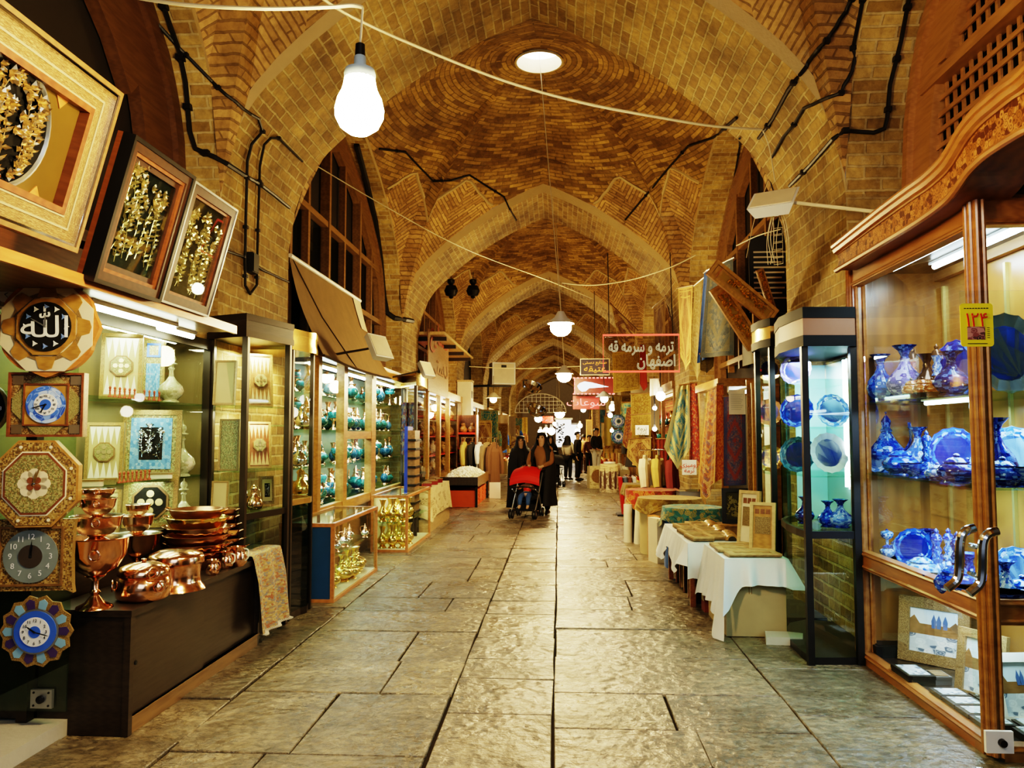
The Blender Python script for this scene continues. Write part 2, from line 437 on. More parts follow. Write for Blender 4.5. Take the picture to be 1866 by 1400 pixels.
# end wall far away and behind: left open; a far wall, its brown tone standing for haze, closes the view
# ---------------------------------------------------------------- floor of worn slabs
def make_floor():
    m = MB(); rr = random.Random(3)
    g = .006
    def slab(x0, x1, y0, y1):
        j = lambda: rr.uniform(-.007, .007)
        z = rr.uniform(-.004, .004); c = [(x0+g+j(), y0+g+j()), (x1-g+j(), y0+g+j()), (x1-g+j(), y1-g+j()), (x0+g+j(), y1-g+j())]
        zz = [z+rr.uniform(-.003, .003) for _ in c]
        col = rr.random()
        e = .004; cx, cy = (x0+x1)/2, (y0+y1)/2
        inn = [(p[0]+(e if p[0] < cx else -e), p[1]+(e if p[1] < cy else -e), q) for p, q in zip(c, zz)]
        mid = [(p[0], p[1], q-.006) for p, q in zip(c, zz)]; bot = [(p[0], p[1], -.03) for p in c]
        vs = inn+mid+bot; fs = [(0, 1, 2, 3)]
        for k in range(4):
            l = (k+1) % 4; fs += [(k, 4+k, 4+l, l), (4+k, 8+k, 8+l, 4+l)]
        m.add(vs, fs, [((col, 0),)*4]*len(fs))
    bands = [(-4.2, -1.98, .62, 1.0, 1.0, 2.3), (-1.98, -.66, .55, .95, .5, 1.35), (-.66, -.035, .45, .95, .62, .63), (-.035, 1.35, .5, .95, .6, 1.5), (1.35, 4.2, .6, 1.0, .8, 2)]
    for (b0, b1, d0, d1, w0, w1) in bands:
        y = -2.6+rr.random()
        while y < 70:
            d = rr.uniform(d0, d1)*(1 if y < 30 else 2.2); x = b0
            while x < b1-.01:
                w = rr.uniform(w0, w1)
                if b1-x-w < w0*.6: w = b1-x
                slab(x, x+w, y, y+d); x += w
            y += d
    m.quad((-4.4, -8, -.016), (4.4, -8, -.016), (4.4, 75, -.016), (-4.4, 75, -.016), 1)
    mt, nt, bs, out = newmat('worn_stone_slabs')
    uv = coords(nt, 'UV'); ob = coords(nt)
    rnd = N(nt, 'ShaderNodeSeparateXYZ', {0: uv}).outputs[0]
    base = ramp(nt, rnd, [(0, (.20, .175, .13)), (.5, (.265, .22, .155)), (1, (.32, .265, .175))])
    n1 = noise(nt, ob, 3.2, 6, .62)[0]; n2 = noise(nt, ob, 22, 5, .65)[0]
    col = mixc(nt, .8, base, ramp(nt, n1, [(.3, (.42, .39, .34)), (.65, (1.25, 1.2, 1.1))]), 'MULTIPLY')
    col = mixc(nt, .7, col, ramp(nt, n2, [(.34, (.32, .30, .27)), (.58, (1.2, 1.17, 1.1))]), 'MULTIPLY')
    vein = noise(nt, mapping(nt, ob, (1, 2.2, 1)), 5.5, 8, .7)[0]
    col = mixc(nt, ramp(nt, mth(nt, 'ABSOLUTE', mth(nt, 'SUBTRACT', vein, .5)), [(0, (.85,)*3), (.03, (0, 0, 0))]), col, (.05, .04, .03))
    link(nt, col, bs.inputs['Base Color'])
    link(nt, ramp(nt, noise(nt, ob, 1.7, 4, .6)[0], [(.35, (.20,)*3), (.65, (.42,)*3)]), bs.inputs['Roughness'])
    bs.inputs['Specular IOR Level'].default_value = .55
    h = mth(nt, 'MULTIPLY_ADD', noise(nt, ob, 16, 5, .6)[0], .6, mth(nt, 'MULTIPLY', noise(nt, ob, 4, 2)[0], 1.2))
    bump(nt, bs, h, .8, .035)
    o = m.build('floor', [mt, plain('joint_mud', (.03, .022, .015), .95, spec=.1)])
    return struct(o)
make_floor()
# ---------------------------------------------------------------- lights
M_BULB = emit('bulb_glow', (1.0, .77, .40), 340)
M_TUBE = emit('tube_glow_cool', (.80, .95, 1.0), 22)
M_TUBEW = emit('tube_glow_green', (.92, 1.0, .72), 22)
M_SKY = emit('daylight', (.95, .97, 1.0), 14)
def lamp(name, typ, loc, e, col=(1, 1, 1), size=.2, rot=(0, 0, 0), size_y=None, spot=None):
    l = bpy.data.lights.new(name, typ); l.energy = e; l.color = col
    if typ == 'AREA':
        l.size = size
        if size_y: l.shape = 'RECTANGLE'; l.size_y = size_y
    elif typ in ('POINT', 'SPOT'): l.shadow_soft_size = size
    o = bpy.data.objects.new(name, l); COL.objects.link(o); o.location = loc; o.rotation_euler = rot; return o
w = bpy.data.worlds.new('world'); SC.world = w; w.use_nodes = True
w.node_tree.nodes['Background'].inputs[0].default_value = (.75, .85, 1, 1); w.node_tree.nodes['Background'].inputs[1].default_value = .25
m = MB(); m.lathe([(1e-4, 0), (RO+.02, 0)], (0, 0, 0), 24)
sky = struct(m.build('window_1', M_SKY, loc=(XC, F1+AT+SY, ZO+.16)))
SC.view_settings.view_transform = 'Filmic'; SC.view_settings.look = 'Very High Contrast'; SC.view_settings.exposure = -.1
SC.cycles.max_bounces = 6; SC.cycles.diffuse_bounces = 3; SC.cycles.glossy_bounces = 4; SC.cycles.transparent_max_bounces = 14; SC.cycles.adaptive_threshold = .05
SC.cycles.sample_clamp_indirect = 6; SC.cycles.caustics_reflective = False; SC.cycles.caustics_refractive = False
WARM = (1.0, .73, .34)
# ---------------------------------------------------------------- cables clipped to the brickwork (traced on the real surfaces)
bpy.context.view_layer.update(); _dg = bpy.context.evaluated_depsgraph_get()
def on_brick(px, py, off=.02):
    d = ray(px, py).normalized(); o = Vector((0, 0, CH))
    ok, loc, nrm, *_ = SC.ray_cast(_dg, o+d*.3, d)
    if not ok: return aY(px, py, 10)
    if nrm.dot(d) > 0: nrm = -nrm
    return loc+nrm*off
def traced(pts, step=14):
    out = []
    for (a, b), (c, d) in zip(pts, pts[1:]):
        n = max(1, int(math.hypot(c-a, d-b)/step))
        for k in range(n): out.append(on_brick(lerp(a, c, k/n), lerp(b, d, k/n)))
    out.append(on_brick(*pts[-1])); 
    return out
MC = bpy.data.materials.new('black_cable_sheath'); MC.use_nodes = True; _b = MC.node_tree.nodes['Principled BSDF']; _b.inputs['Base Color'].default_value = (.012, .01, .008, 1); _b.inputs['Roughness'].default_value = .5
CABLES = (
 ('black cable running down the right arch from the vault edge', [(1572, -30), (1505, 75), (1440, 160), (1410, 215), (1385, 250)], .016),
 ('black cable stepping down the right arch, middle of three', [(1583, -30), (1565, 60), (1550, 130), (1530, 170), (1500, 182), (1468, 195), (1450, 225), (1430, 248), (1410, 285)], .014),
 ('black cable on the right pier face curling onto the arch', [(1658, -20), (1640, 75), (1620, 155), (1615, 215), (1610, 235), (1590, 243), (1560, 241), (1540, 238), (1522, 252), (1480, 300), (1442, 338)], .016),
 ('thick black cable descending the left pendentive', [(290, -20), (310, 40), (328, 90), (340, 150), (348, 240), (358, 272), (395, 288), (440, 318)], .02),
 ('black cable crossing the left pier and looping down it', [(262, 12), (330, 88), (400, 160), (440, 198), (468, 214), (475, 238), (455, 262), (447, 292), (444, 400), (443, 470), (443, 520), (452, 536)], .013),
 ('black cable loop rising from the left pier to the arch edge', [(452, 536), (464, 520), (466, 420), (470, 300), (478, 262), (490, 250), (505, 250), (528, 272), (548, 292)], .012),
 ('black cable across the left pier to its far edge', [(440, 318), (470, 335), (500, 358), (524, 378)], .016),
 ('string of dark connectors across the left pier', [(402, 455), (440, 468), (475, 492), (523, 514)], .01),
 ('thick dark pipe down the second left pier', [(650, 262), (668, 330), (684, 400), (694, 470), (700, 540), (706, 570), (720, 580), (750, 585)], .045),
 ('black cable along the left kite panels of the dome', [(690, 270), (738, 276), (764, 304), (790, 330), (822, 328), (855, 318), (886, 338), (918, 358), (928, 380), (940, 400)], .016),
 ('black cable along the right kite panels of the dome', [(1345, 212), (1300, 250), (1255, 265), (1222, 302), (1190, 340), (1165, 370), (1140, 400)], .016),
 ('dark wire on the right second niche', [(1350, 250), (1335, 340), (1318, 440)], .012))
for lb, pts, r in CABLES:
    pp = traced(pts); m = MB(); m.tube(pp, r, 6); o = tag(m.build('wall_cable', MC, None, True), lb, 'cable')
    if r < .03:
        for k in range(2, len(pp)-1, 6): m = MB(); m.box(pp[k], (r*3, r*3, r*2.2)); m.build('cable_clip', MC, o)
bx_ = thing('junction_box', 'small black junction box on the left pier', 'junction box', on_brick(452, 480, .0)); m = MB(); m.bx(-.005, .07, -.07, .07, -.09, .09); m.build('box', MC, bx_); m = MB(); m.bx(.07, .078, -.06, .06, -.08, .08); m.build('cover', MC, bx_)
# ================================================================ SHARED BUILDERS
AXF = Matrix.Rotation(PI/2, 3, 'X'); FRONT = AXF.to_4x4()      # local front view: x right, z up, -y to the viewer
ORD = 'first second third fourth fifth sixth seventh eighth ninth tenth eleventh twelfth thirteenth fourteenth'.split()
# -------- Persian letters in joined forms, written out for a font without shaping
FORMS = {'ا': ('ﺍ', 'ﺎ'), 'ب': ('ﺏ', 'ﺐ', 'ﺑ', 'ﺒ'), 'پ': ('ﭖ', 'ﭗ', 'ﭘ', 'ﭙ'), 'ت': ('ﺕ', 'ﺖ', 'ﺗ', 'ﺘ'), 'ر': ('ﺭ', 'ﺮ'), 'س': ('ﺱ', 'ﺲ', 'ﺳ', 'ﺴ'), 'ص': ('ﺹ', 'ﺺ', 'ﺻ', 'ﺼ'), 'ع': ('ﻉ', 'ﻊ', 'ﻋ', 'ﻌ'),
 'ف': ('ﻑ', 'ﻒ', 'ﻓ', 'ﻔ'), 'ق': ('ﻕ', 'ﻖ', 'ﻗ', 'ﻘ'), 'ک': ('ﮎ', 'ﮏ', 'ﮐ', 'ﮑ'), 'ل': ('ﻝ', 'ﻞ', 'ﻟ', 'ﻠ'), 'م': ('ﻡ', 'ﻢ', 'ﻣ', 'ﻤ'), 'ن': ('ﻥ', 'ﻦ', 'ﻧ', 'ﻨ'), 'و': ('ﻭ', 'ﻮ'), 'ه': ('ﻩ', 'ﻪ', 'ﻫ', 'ﻬ'),
 'ی': ('ﯼ', 'ﯽ', 'ﯾ', 'ﯿ'), 'د': ('ﺩ', 'ﺪ'), 'ز': ('ﺯ', 'ﺰ'), 'ض': ('ﺽ', 'ﺾ', 'ﺿ', 'ﻀ')}
def shape(t):
    out = ''
    for i, ch in enumerate(t):
        if ch not in FORMS: out += ch; continue
        f = FORMS[ch]
        pj = i > 0 and t[i-1] in FORMS and len(FORMS[t[i-1]]) == 4
        nj = len(f) == 4 and i+1 < len(t) and t[i+1] in FORMS
        out += f[3] if pj and nj else f[2] if nj else f[1] if pj else f[0]
    return out[::-1]
def text(body, size, mat, parent, loc, name='lettering', rz=0, sx=1, ext=.0015, rot=None):
    c = bpy.data.curves.new('tmp', 'FONT'); c.body = body; c.size = size; c.align_x = 'CENTER'; c.align_y = 'CENTER'; c.extrude = ext; c.resolution_u = 3
    o = bpy.data.objects.new('tmp', c); COL.objects.link(o); bpy.context.view_layer.update()
    me = bpy.data.meshes.new_from_object(o.evaluated_get(bpy.context.evaluated_depsgraph_get()))
    bpy.data.objects.remove(o); bpy.data.curves.remove(c)
    me.materials.clear(); me.materials.append(mat); me.name = name
    t = bpy.data.objects.new(name, me); COL.objects.link(t)
    if parent is not None: t.parent = parent
    t.location = loc; t.rotation_euler = rot or (PI/2, 0, rz); t.scale = (sx, 1, 1); return t
def ringF(m, x0, x1, z0, z1, w, y0, y1, mi=0, bev=0):
    """rectangular border of width w between depths y0 (front) and y1"""
    m.bx(x0, x1, y0, y1, z0, z0+w, mi); m.bx(x0, x1, y0, y1, z1-w, z1, mi); m.bx(x0, x0+w, y0, y1, z0+w, z1-w, mi); m.bx(x1-w, x1, y0, y1, z0+w, z1-w, mi)
def ngon(n, r, ph=0, cx=0, cy=0): return [(cx+r*math.cos(ph+2*PI*k/n), cy+r*math.sin(ph+2*PI*k/n)) for k in range(n)]
def ngon_ring(m, n, r0, r1, y, ph=0, mi=0, d=.004):
    a, b = ngon(n, r0, ph), ngon(n, r1, ph)
    for k in range(n):
        l = (k+1) % n
        q = [(a[k][0], y-d, a[k][1]), (a[l][0], y-d, a[l][1]), (b[l][0], y-d, b[l][1]), (b[k][0], y-d, b[k][1])]
        m.quad(*q, m=mi)
def plane_rot(u, v):
    """rotation of a flat thing whose local x runs along u and z along v"""
    u = Vector(u).normalized(); v = Vector(v); v = (v-u*v.dot(u)).normalized(); y = v.cross(u)
    return Matrix((u, y, v)).transposed().to_euler()
# materials
M_COPPER = plain('polished_copper', (.88, .50, .30), .16, 1, var=.1); M_COPPERD = plain('aged_copper', (.60, .33, .19), .28, 1, var=.25)
M_TIN = plain('tinned_inside', (.75, .72, .66), .25, 1); M_BRASS = plain('polished_brass', (.88, .63, .22), .2, 1); M_GOLD = plain('gilt', (.78, .60, .34), .34, 1, var=.15)
M_CHROME = plain('chrome', (.85, .87, .9), .08, 1, var=.02); M_STEELG = plain('grey_steel', (.42, .44, .45), .35, .8)
M_BLACK = plain('black_metal', (.018, .016, .014), .35, .3, var=.3); M_BLACKV = plain('black_velvet', (.008, .007, .006), .9)
M_DARKMET = plain('dark_bronze_frame', (.06, .045, .03), .35, .5); M_GLASS = glass('clear_glass'); M_GLASSG = glass('greenish_glass', (.78, .92, .85), .2); M_GLASSD = glass('dark_glass', (.30, .40, .38), .3)
M_WHITE = plain('white_paint', (.8, .8, .78), .4, var=.04); M_CREAM = plain('cream_paint', (.75, .66, .48), .5); M_CABLE = plain('black_cable', (.01, .009, .008), .5, var=0); M_WIRE = plain('pale_wire', (.75, .66, .45), .5, var=0)
M_WOODG = wood('golden_wood', (.52, .30, .09), (.30, .15, .04), .35); M_WOODO = wood('orange_wood', (.60, .27, .09), (.38, .14, .04), .35); M_WOODR = wood('red_brown_wood', (.28, .10, .035), (.13, .04, .015), .45)
M_WOODD = wood('dark_veneer', (.05, .034, .022), (.022, .014, .009), .38, (1, 1, 14)); M_WOODL = wood('pale_wood', (.62, .45, .22), (.45, .30, .13), .45); M_WOODB = wood('brown_wood', (.30, .17, .07), (.16, .085, .03), .4)
M_KHAT = inlay('khatam_gold', [(.40, .27, .09), (.22, .12, .04), (.52, .40, .18), (.10, .06, .03)], 54, .3)
M_KHATG = inlay('khatam_green', [(.36, .33, .14), (.15, .16, .07), (.50, .43, .22), (.24, .13, .05)], 46, .3)
M_KHATD = inlay('khatam_dark', [(.09, .05, .025), (.30, .19, .07), (.2, .11, .05), (.5, .38, .2)], 60, .3)
M_ENAM = inlay('blue_enamel', [(.008, .03, .36), (.03, .11, .62), (.30, .50, .85), (.008, .015, .20), (.05, .18, .72)], 9, .12, ms=(2.2, 1.6))
M_ENAMD = inlay('deep_blue_enamel', [(.005, .012, .16), (.015, .04, .36), (.12, .24, .70), (.004, .01, .10)], 9, .12, ms=(2.2, 1.6))
M_ENAML = inlay('pale_blue_enamel', [(.28, .45, .75), (.06, .17, .60), (.60, .72, .88), (.03, .08, .45)], 9, .14, ms=(2.2, 1.6))
M_TURQ = inlay('turquoise_inlay', [(.012, .11, .12), (.03, .20, .20), (.008, .06, .08), (.07, .28, .26)], 12, .2, ms=(2, 1.5))
M_TEALB = inlay('teal_blue_inlay', [(.012, .08, .16), (.04, .17, .27), (.01, .05, .11), (.12, .28, .36)], 12, .2, ms=(2, 1.5))
M_BLUED = plain('blue_dial', (.06, .16, .62), .25, var=.3); M_DIALW = plain('white_dial', (.82, .84, .86), .3, var=.05); M_INK = plain('ink_black', (.01, .01, .012), .6, var=0)
M_PAPER = plain('paper', (.85, .82, .72), .7, var=.05); M_RED = plain('red_paint', (.60, .03, .015), .5); M_IVORY = plain('ivory', (.78, .73, .58), .35, var=.1)
# -------- gilt floral relief on a dark ground (front view, inside x0..x1, z0..z1)
def relief(m, x0, x1, z0, z1, stems, leaves, y=-.012, seed=0, fits=None, size=.03):
    rr = random.Random(seed)
    def leaf(x, z, a, l, w, lift):
        c, s = math.cos(a), math.sin(a)
        P_ = lambda t, q, h: (x+c*t-s*q, y-h, z+s*t+c*q)
        m.add([P_(0, 0, 0), P_(l*.45, w, lift*.4), P_(l, 0, lift), P_(l*.45, -w, lift*.4), P_(l*.5, 0, lift*1.3)], [(0, 4, 1), (1, 4, 2), (2, 4, 3), (3, 4, 0)])
    for k in range(stems):
        x = lerp(x0, x1, (k+.5)/stems+rr.uniform(-.1, .1)); z = z0+(z1-z0)*rr.uniform(0, .12); a = PI/2+rr.uniform(-.35, .35); pts = []
        top = z0+(z1-z0)*rr.uniform(.6, 1)
        while z < top:
            pts.append((x, y-.004, z)); a += rr.uniform(-.3, .3); a += (PI/2-a)*.15; x += math.cos(a)*size*.7; z += math.sin(a)*size*.7
            x = min(max(x, x0+size*.3), x1-size*.3)
            if (not fits or fits(x, z)):
                for q in range(leaves):
                    leaf(x, z, a+rr.choice((-1, 1))*rr.uniform(.4, 1.5), size*rr.uniform(.6, 1.3), size*rr.uniform(.14, .3), size*.35)
        if len(pts) > 2: 
            pp = [p for p in pts if not fits or fits(p[0], p[2])]
            if len(pp) > 2: m.tube(pp, size*.05, 4)
        if pts and (not fits or fits(x, z)):          # blossom
            for q in range(7): leaf(x, z, q*2*PI/7+rr.random(), size*1.0, size*.28, size*.5)
    for k in range(stems*3):
        x, z = rr.uniform(x0+size, x1-size), rr.uniform(z0+size, z1-size)
        if fits and not fits(x, z): continue
        for q in range(6): leaf(x, z, q*PI/3+rr.random(), size*rr.uniform(.5, .9), size*.24, size*.45)
# ================================================================ LEFT, FIRST BAY
XS = -2.82                                                     # front of the first shop
# ---- canopy shelf over the display, frames leaning out above it
t = thing('canopy_shelf', 'brown wooden canopy ledge over the lit display with gilt front strip', 'shelf', (-2.6, 4.6, 2.36))
m = MB(); m.bx(-2.95, -2.4, 2.6, 5.75, 2.36, 2.40); m.build('ledge', M_WOODB, t, world=True)
m = MB(); m.bx(-2.41, -2.385, 2.6, 5.75, 2.345, 2.405); m.build('front_strip', M_WOODO, t, world=True)
m = MB(); m.bx(-3.24, -2.95, 2.6, 6.3, 2.36, 2.75); m.build('back_board', M_WOODR, t, world=True)
def picture_frame(label, br, tr, W, rings, seed, ground, stems, leaves, size, round_=None):
    """frame leaning out over the passage; br, tr = far bottom and far top corner"""
    v = tr-br; H = v.length; u = Vector((0, 1, 0)); bl = br-u*W
    t = thing('picture_frame', label, 'picture frame', bl, rot=plane_rot(u, v), group='framed gilt reliefs leaning over the left shop')
    a = 0; d = .05
    for k, (w_, mat, dep) in enumerate(rings):
        m = MB(); ringF(m, a, W-a, a, H-a, w_, -dep, 0); m.build('moulding', mat, t); a += w_
    m = MB(); m.bx(a-.005, W-a+.005, -.01, .02, a-.005, H-a+.005); m.build('ground', ground, t)
    m = MB(); m.bx(0, W, .0, .03, 0, H); m.build('backing', M_WOODR, t)
    return t, H, a
br = aX(115, 455, -2.36); tr = aY(200, 165, br.y)
M_PALEIN = plain('pale_inlay_line', (.40, .34, .22), .4); M_DKW = wood('dark_carved_wood', (.07, .03, .012), (.03, .012, .006), .4)
M_OLDGOLD = plain('old_gold_field', (.17, .105, .028), .35, .4, var=.2)
t, H, a = picture_frame('large square wooden frame around a round medallion of gilt flowers', br, tr, 1.2,
    [(.022, M_WOODB, .075), (.012, M_CHROME, .07), (.05, M_KHATD, .05), (.01, M_PALEIN, .054), (.04, M_KHATD, .05), (.01, M_PALEIN, .054), (.03, M_WOODR, .06)], 1, M_OLDGOLD, 0, 0, 0)
cx, cz, rd = .60, H*.50, .255
m = MB(); m.lathe([(rd+.012, 0), (rd+.012, .02), (rd, .024), (rd-.008, .012)], (cx, -.01, cz), 40, axis=AXF); m.build('medallion_rim', M_STEELG, t, 40)
m = MB(); m.lathe([(1e-4, .013), (rd, .013)], (cx, -.01, cz), 40, axis=AXF); m.build('medallion', M_BLACKV, t)
m = MB(); relief(m, cx-rd, cx+rd, cz-rd, cz+rd, 11, 3, -.026, 4, lambda x, z: math.hypot(x-cx, z-cz) < rd*.88, .042); m.build('floral_relief', M_GOLD, t)
m = MB()
for sx in (-1, 1):
    for sz in (-1, 1):
        x, z = cx+sx*.29, cz+sz*H*.285
        m = MB(); m.M = FRONT; m.prism([(x-.04, z), (x, z-.05), (x+.04, z), (x, z+.05)], .01, .016); m.build('corner_lozenge', M_WOODO, t)
br = aX(272, 548, -2.40); tr = aY(338, 318, br.y); W = br.y-aX(147, 510, -2.40).y
t, H, a = picture_frame('dark carved frame with gilt flowers on black, between medallion frame and smaller gilt frame', br, tr, W,
    [(.022, M_BLACK, .07), (.045, M_DKW, .06), (.02, M_WOODR, .05), (.03, M_DKW, .035)], 2, M_BLACKV, 0, 0, 0)
m = MB(); relief(m, a+.02, W-a-.02, a+.02, H-a-.02, 7, 2, -.014, 8, None, .042); m.build('floral_relief', M_GOLD, t)
m = MB(); m.bx(a-.01, W-a+.01, -.034, -.032, a-.01, H-a+.01); m.build('glass_pane', M_GLASS, t)
br = aX(365, 575, -2.42); tr = aY(420, 380, br.y); W = br.y-aX(277, 548, -2.42).y
t, H, a = picture_frame('smaller gilt flower relief in dark frame nearest the brick pier', br, tr, W,
    [(.014, M_STEELG, .06), (.05, M_DKW, .055), (.018, M_WOODR, .04)], 3, M_BLACKV, 0, 0, 0)
m = MB(); relief(m, a+.01, W-a-.01, a+.01, H-a-.01, 8, 3, -.014, 12, None, .04); m.build('floral_relief', M_GOLD, t)
m = MB(); m.bx(a-.01, W-a+.01, -.034, -.032, a-.01, H-a+.01); m.build('glass_pane', M_GLASS, t)
# ---- wooden arched surround of the first niche (left)
def arch_window(side, yb, ring_w, mat, bars, lattice=None, name='window_2'):
    X = (XL-DL+.02) if side < 0 else (XR+DR-.02); s = -side
    m = MB(); w = ring_w
    pts = [(0, 2.4)]+[(SY+u*SY, interp(STAB, abs(u))) for u in US]+[(SP, 2.4)]
    inn = [(SY+(y-SY)*(SY-w)/SY, z-(w if abs(y-SY) < SY*.9 else w*.4)) for y, z in pts]
    for k in range(len(pts)-1):
        a, b, c, d = pts[k], pts[k+1], inn[k+1], inn[k]
        xf = X+s*.10
        m.quad((xf, yb+a[0], a[1]), (xf, yb+b[0], b[1]), (xf, yb+c[0], c[1]), (xf, yb+d[0], d[1]))
        m.quad((xf, yb+d[0], d[1]), (xf, yb+c[0], c[1]), (X, yb+c[0], c[1]), (X, yb+d[0], d[1]))
        mid = lambda p, q, f: (lerp(p[0], q[0], f), lerp(p[1], q[1], f))
        e, f_, g, h = mid(a, d, .0), mid(b, c, .0), mid(b, c, .22), mid(a, d, .22)
        m.quad((xf+s*.05, yb+e[0], e[1]), (xf+s*.05, yb+f_[0], f_[1]), (xf+s*.05, yb+g[0], g[1]), (xf+s*.05, yb+h[0], h[1]))
        m.quad((xf+s*.05, yb+h[0], h[1]), (xf+s*.05, yb+g[0], g[1]), (xf, yb+g[0], g[1]), (xf, yb+h[0], h[1]))
    top = lambda y: interp(STAB, abs(y-SY)/SY)-w
    for (y0, z0, y1, z1, bw) in bars:
        m.beam((X+s*.06, yb+y0, z0), (X+s*.06, yb+y1, z1), bw, .08)
    if lattice:
        y0, y1, z0, st, bw = lattice
        y = y0
        while y < y1:
            tt = top(y) if abs(y-SY) < SY*.97 else 2.6
            if tt > z0: m.bx(X+s*.02, X+s*.035, yb+y-bw/2, yb+y+bw/2, z0, tt)
            y += st
        z = z0
        while z < 5.9:
            ys = [q for q in [y0+k*.05 for k in range(int((y1-y0)/.05)+1)] if top(q) > z]
            if len(ys) > 1: m.bx(X+s*.035, X+s*.05, yb+ys[0], yb+ys[-1], z-bw/2, z+bw/2)
            z += st
    return struct(m.build(name, mat, smooth=30))
Y0 = F1-SP
arch_window(-1, Y0, .52, wood('dull_brown_wood', (.17, .085, .035), (.09, .04, .018), .55), [(.3, 2.9, SP-.3, 2.9, .16)])
LATW = wood('lattice_wood', (.50, .26, .10), (.32, .15, .05), .45)
arch_window(1, Y0, .34, LATW, [(.3, 3.35, SP-.3, 3.35, .12), (SP*.5, 2.5, SP*.5, 5.3, .12), (.3, 4.2, SP-.3, 4.2, .12), (.3, 2.75, SP-.3, 2.75, .14)], (.3, SP-.3, 2.8, .115, .035), 'window_3')
Y1 = F1+AT
WB = [(.3, 3.55, SP-.3, 3.55, .13), (.4, 4.45, SP-.4, 4.45, .1), (.3, 2.75, SP-.3, 2.75, .14)]+[(SP*f, 2.6, SP*f, zs(SP*f)-.3, .09 if k % 2 else .13) for k, f in enumerate((.16, .28, .42, .56, .70, .84))]
arch_window(-1, Y1, .3, M_WOODB, WB, None, 'window_4')
arch_window(1, Y1, .3, M_WOODB, WB, None, 'window_5')
arch_window(-1, Y1+P, .3, M_WOODB, WB, None, 'window_6'); arch_window(1, Y1+P, .3, M_WOODB, WB, None, 'window_7')
# glass panes behind the mullions of the second bay
for nm, X, yb in (('window_8', XL-DL+.03, Y1), ('window_9', XR+DR-.03, Y1)):
    m = MB(); m.quad((X, yb+.3, 2.7), (X, yb+SP-.3, 2.7), (X, yb+SP-.5, 4.4), (X, yb+.5, 4.4)); struct(m.build(nm, M_GLASSD))
# ---- lit display of the first shop
t = thing('display_cabinet', 'lit shop display with glass shelves of inlaid boards, behind the dark counter', 'display cabinet', (-3.0, 5.2, 0))
M_YBACK = plain('yellow_backboard', (.17, .125, .045), .6, var=.2)
m = MB(); m.bx(-3.24, -3.21, 4.15, 6.3, .1, 2.36); m.build('back_panel', M_YBACK, t, world=True)
m = MB(); m.bx(-3.24, XS, 6.24, 6.27, .1, 2.36); m.build('end_panel', M_YBACK, t, world=True)
m = MB(); m.bx(-3.24, XS, 4.15, 6.24, .1, .92); m.build('base', M_WOODD, t, world=True)
for py, px in ((737, 366), (866, 357)):
    z = aX(px, py, XS-.03).z
    m = MB(); m.bx(-3.2, XS-.03, 4.2, 6.23, z-.012, z); m.build('glass_shelf', M_GLASSG, t, world=True)
SH1, SH2, SH3 = aX(366, 737, XS-.03).z, aX(357, 866, XS-.03).z, .92
for y in (6.26, 4.16):
    m = MB(); m.bx(XS-.04, XS+.02, y-.03, y+.03, 0, 2.36); m.build('post', M_DARKMET, t, world=True)
m = MB(); m.bx(XS-.03, XS+.01, 4.16, 6.26, 2.28, 2.36); m.build('top_rail', M_DARKMET, t, world=True)
m = MB(); m.quad((XS, 4.19, .92), (XS, 6.23, .92), (XS, 6.23, 2.28), (XS, 4.19, 2.28)); m.build('glass_pane', M_GLASS, t, world=True)
for k, (y0, y1, x) in enumerate(((4.3, 5.25, -2.62), (5.2, 5.7, -2.70), (4.3, 6.0, -2.98))):
    m = MB(); m.tube([(x, y0, 2.32), (x, y1, 2.32)], .018, 8)
    g = thing('fluorescent_tube', 'lit fluorescent tube under the brown canopy ledge, ' + ('nearest the clocks', 'near the pier', 'deepest inside the display')[k], 'lamp', (x, y0, 2.345))
    m.build('tube', M_TUBEW, g, True, world=True)
    m = MB(); m.bx(x-.02, x+.02, y0-.03, y1+.03, 2.335, 2.36); m.build('batten', M_WHITE, g, world=True)
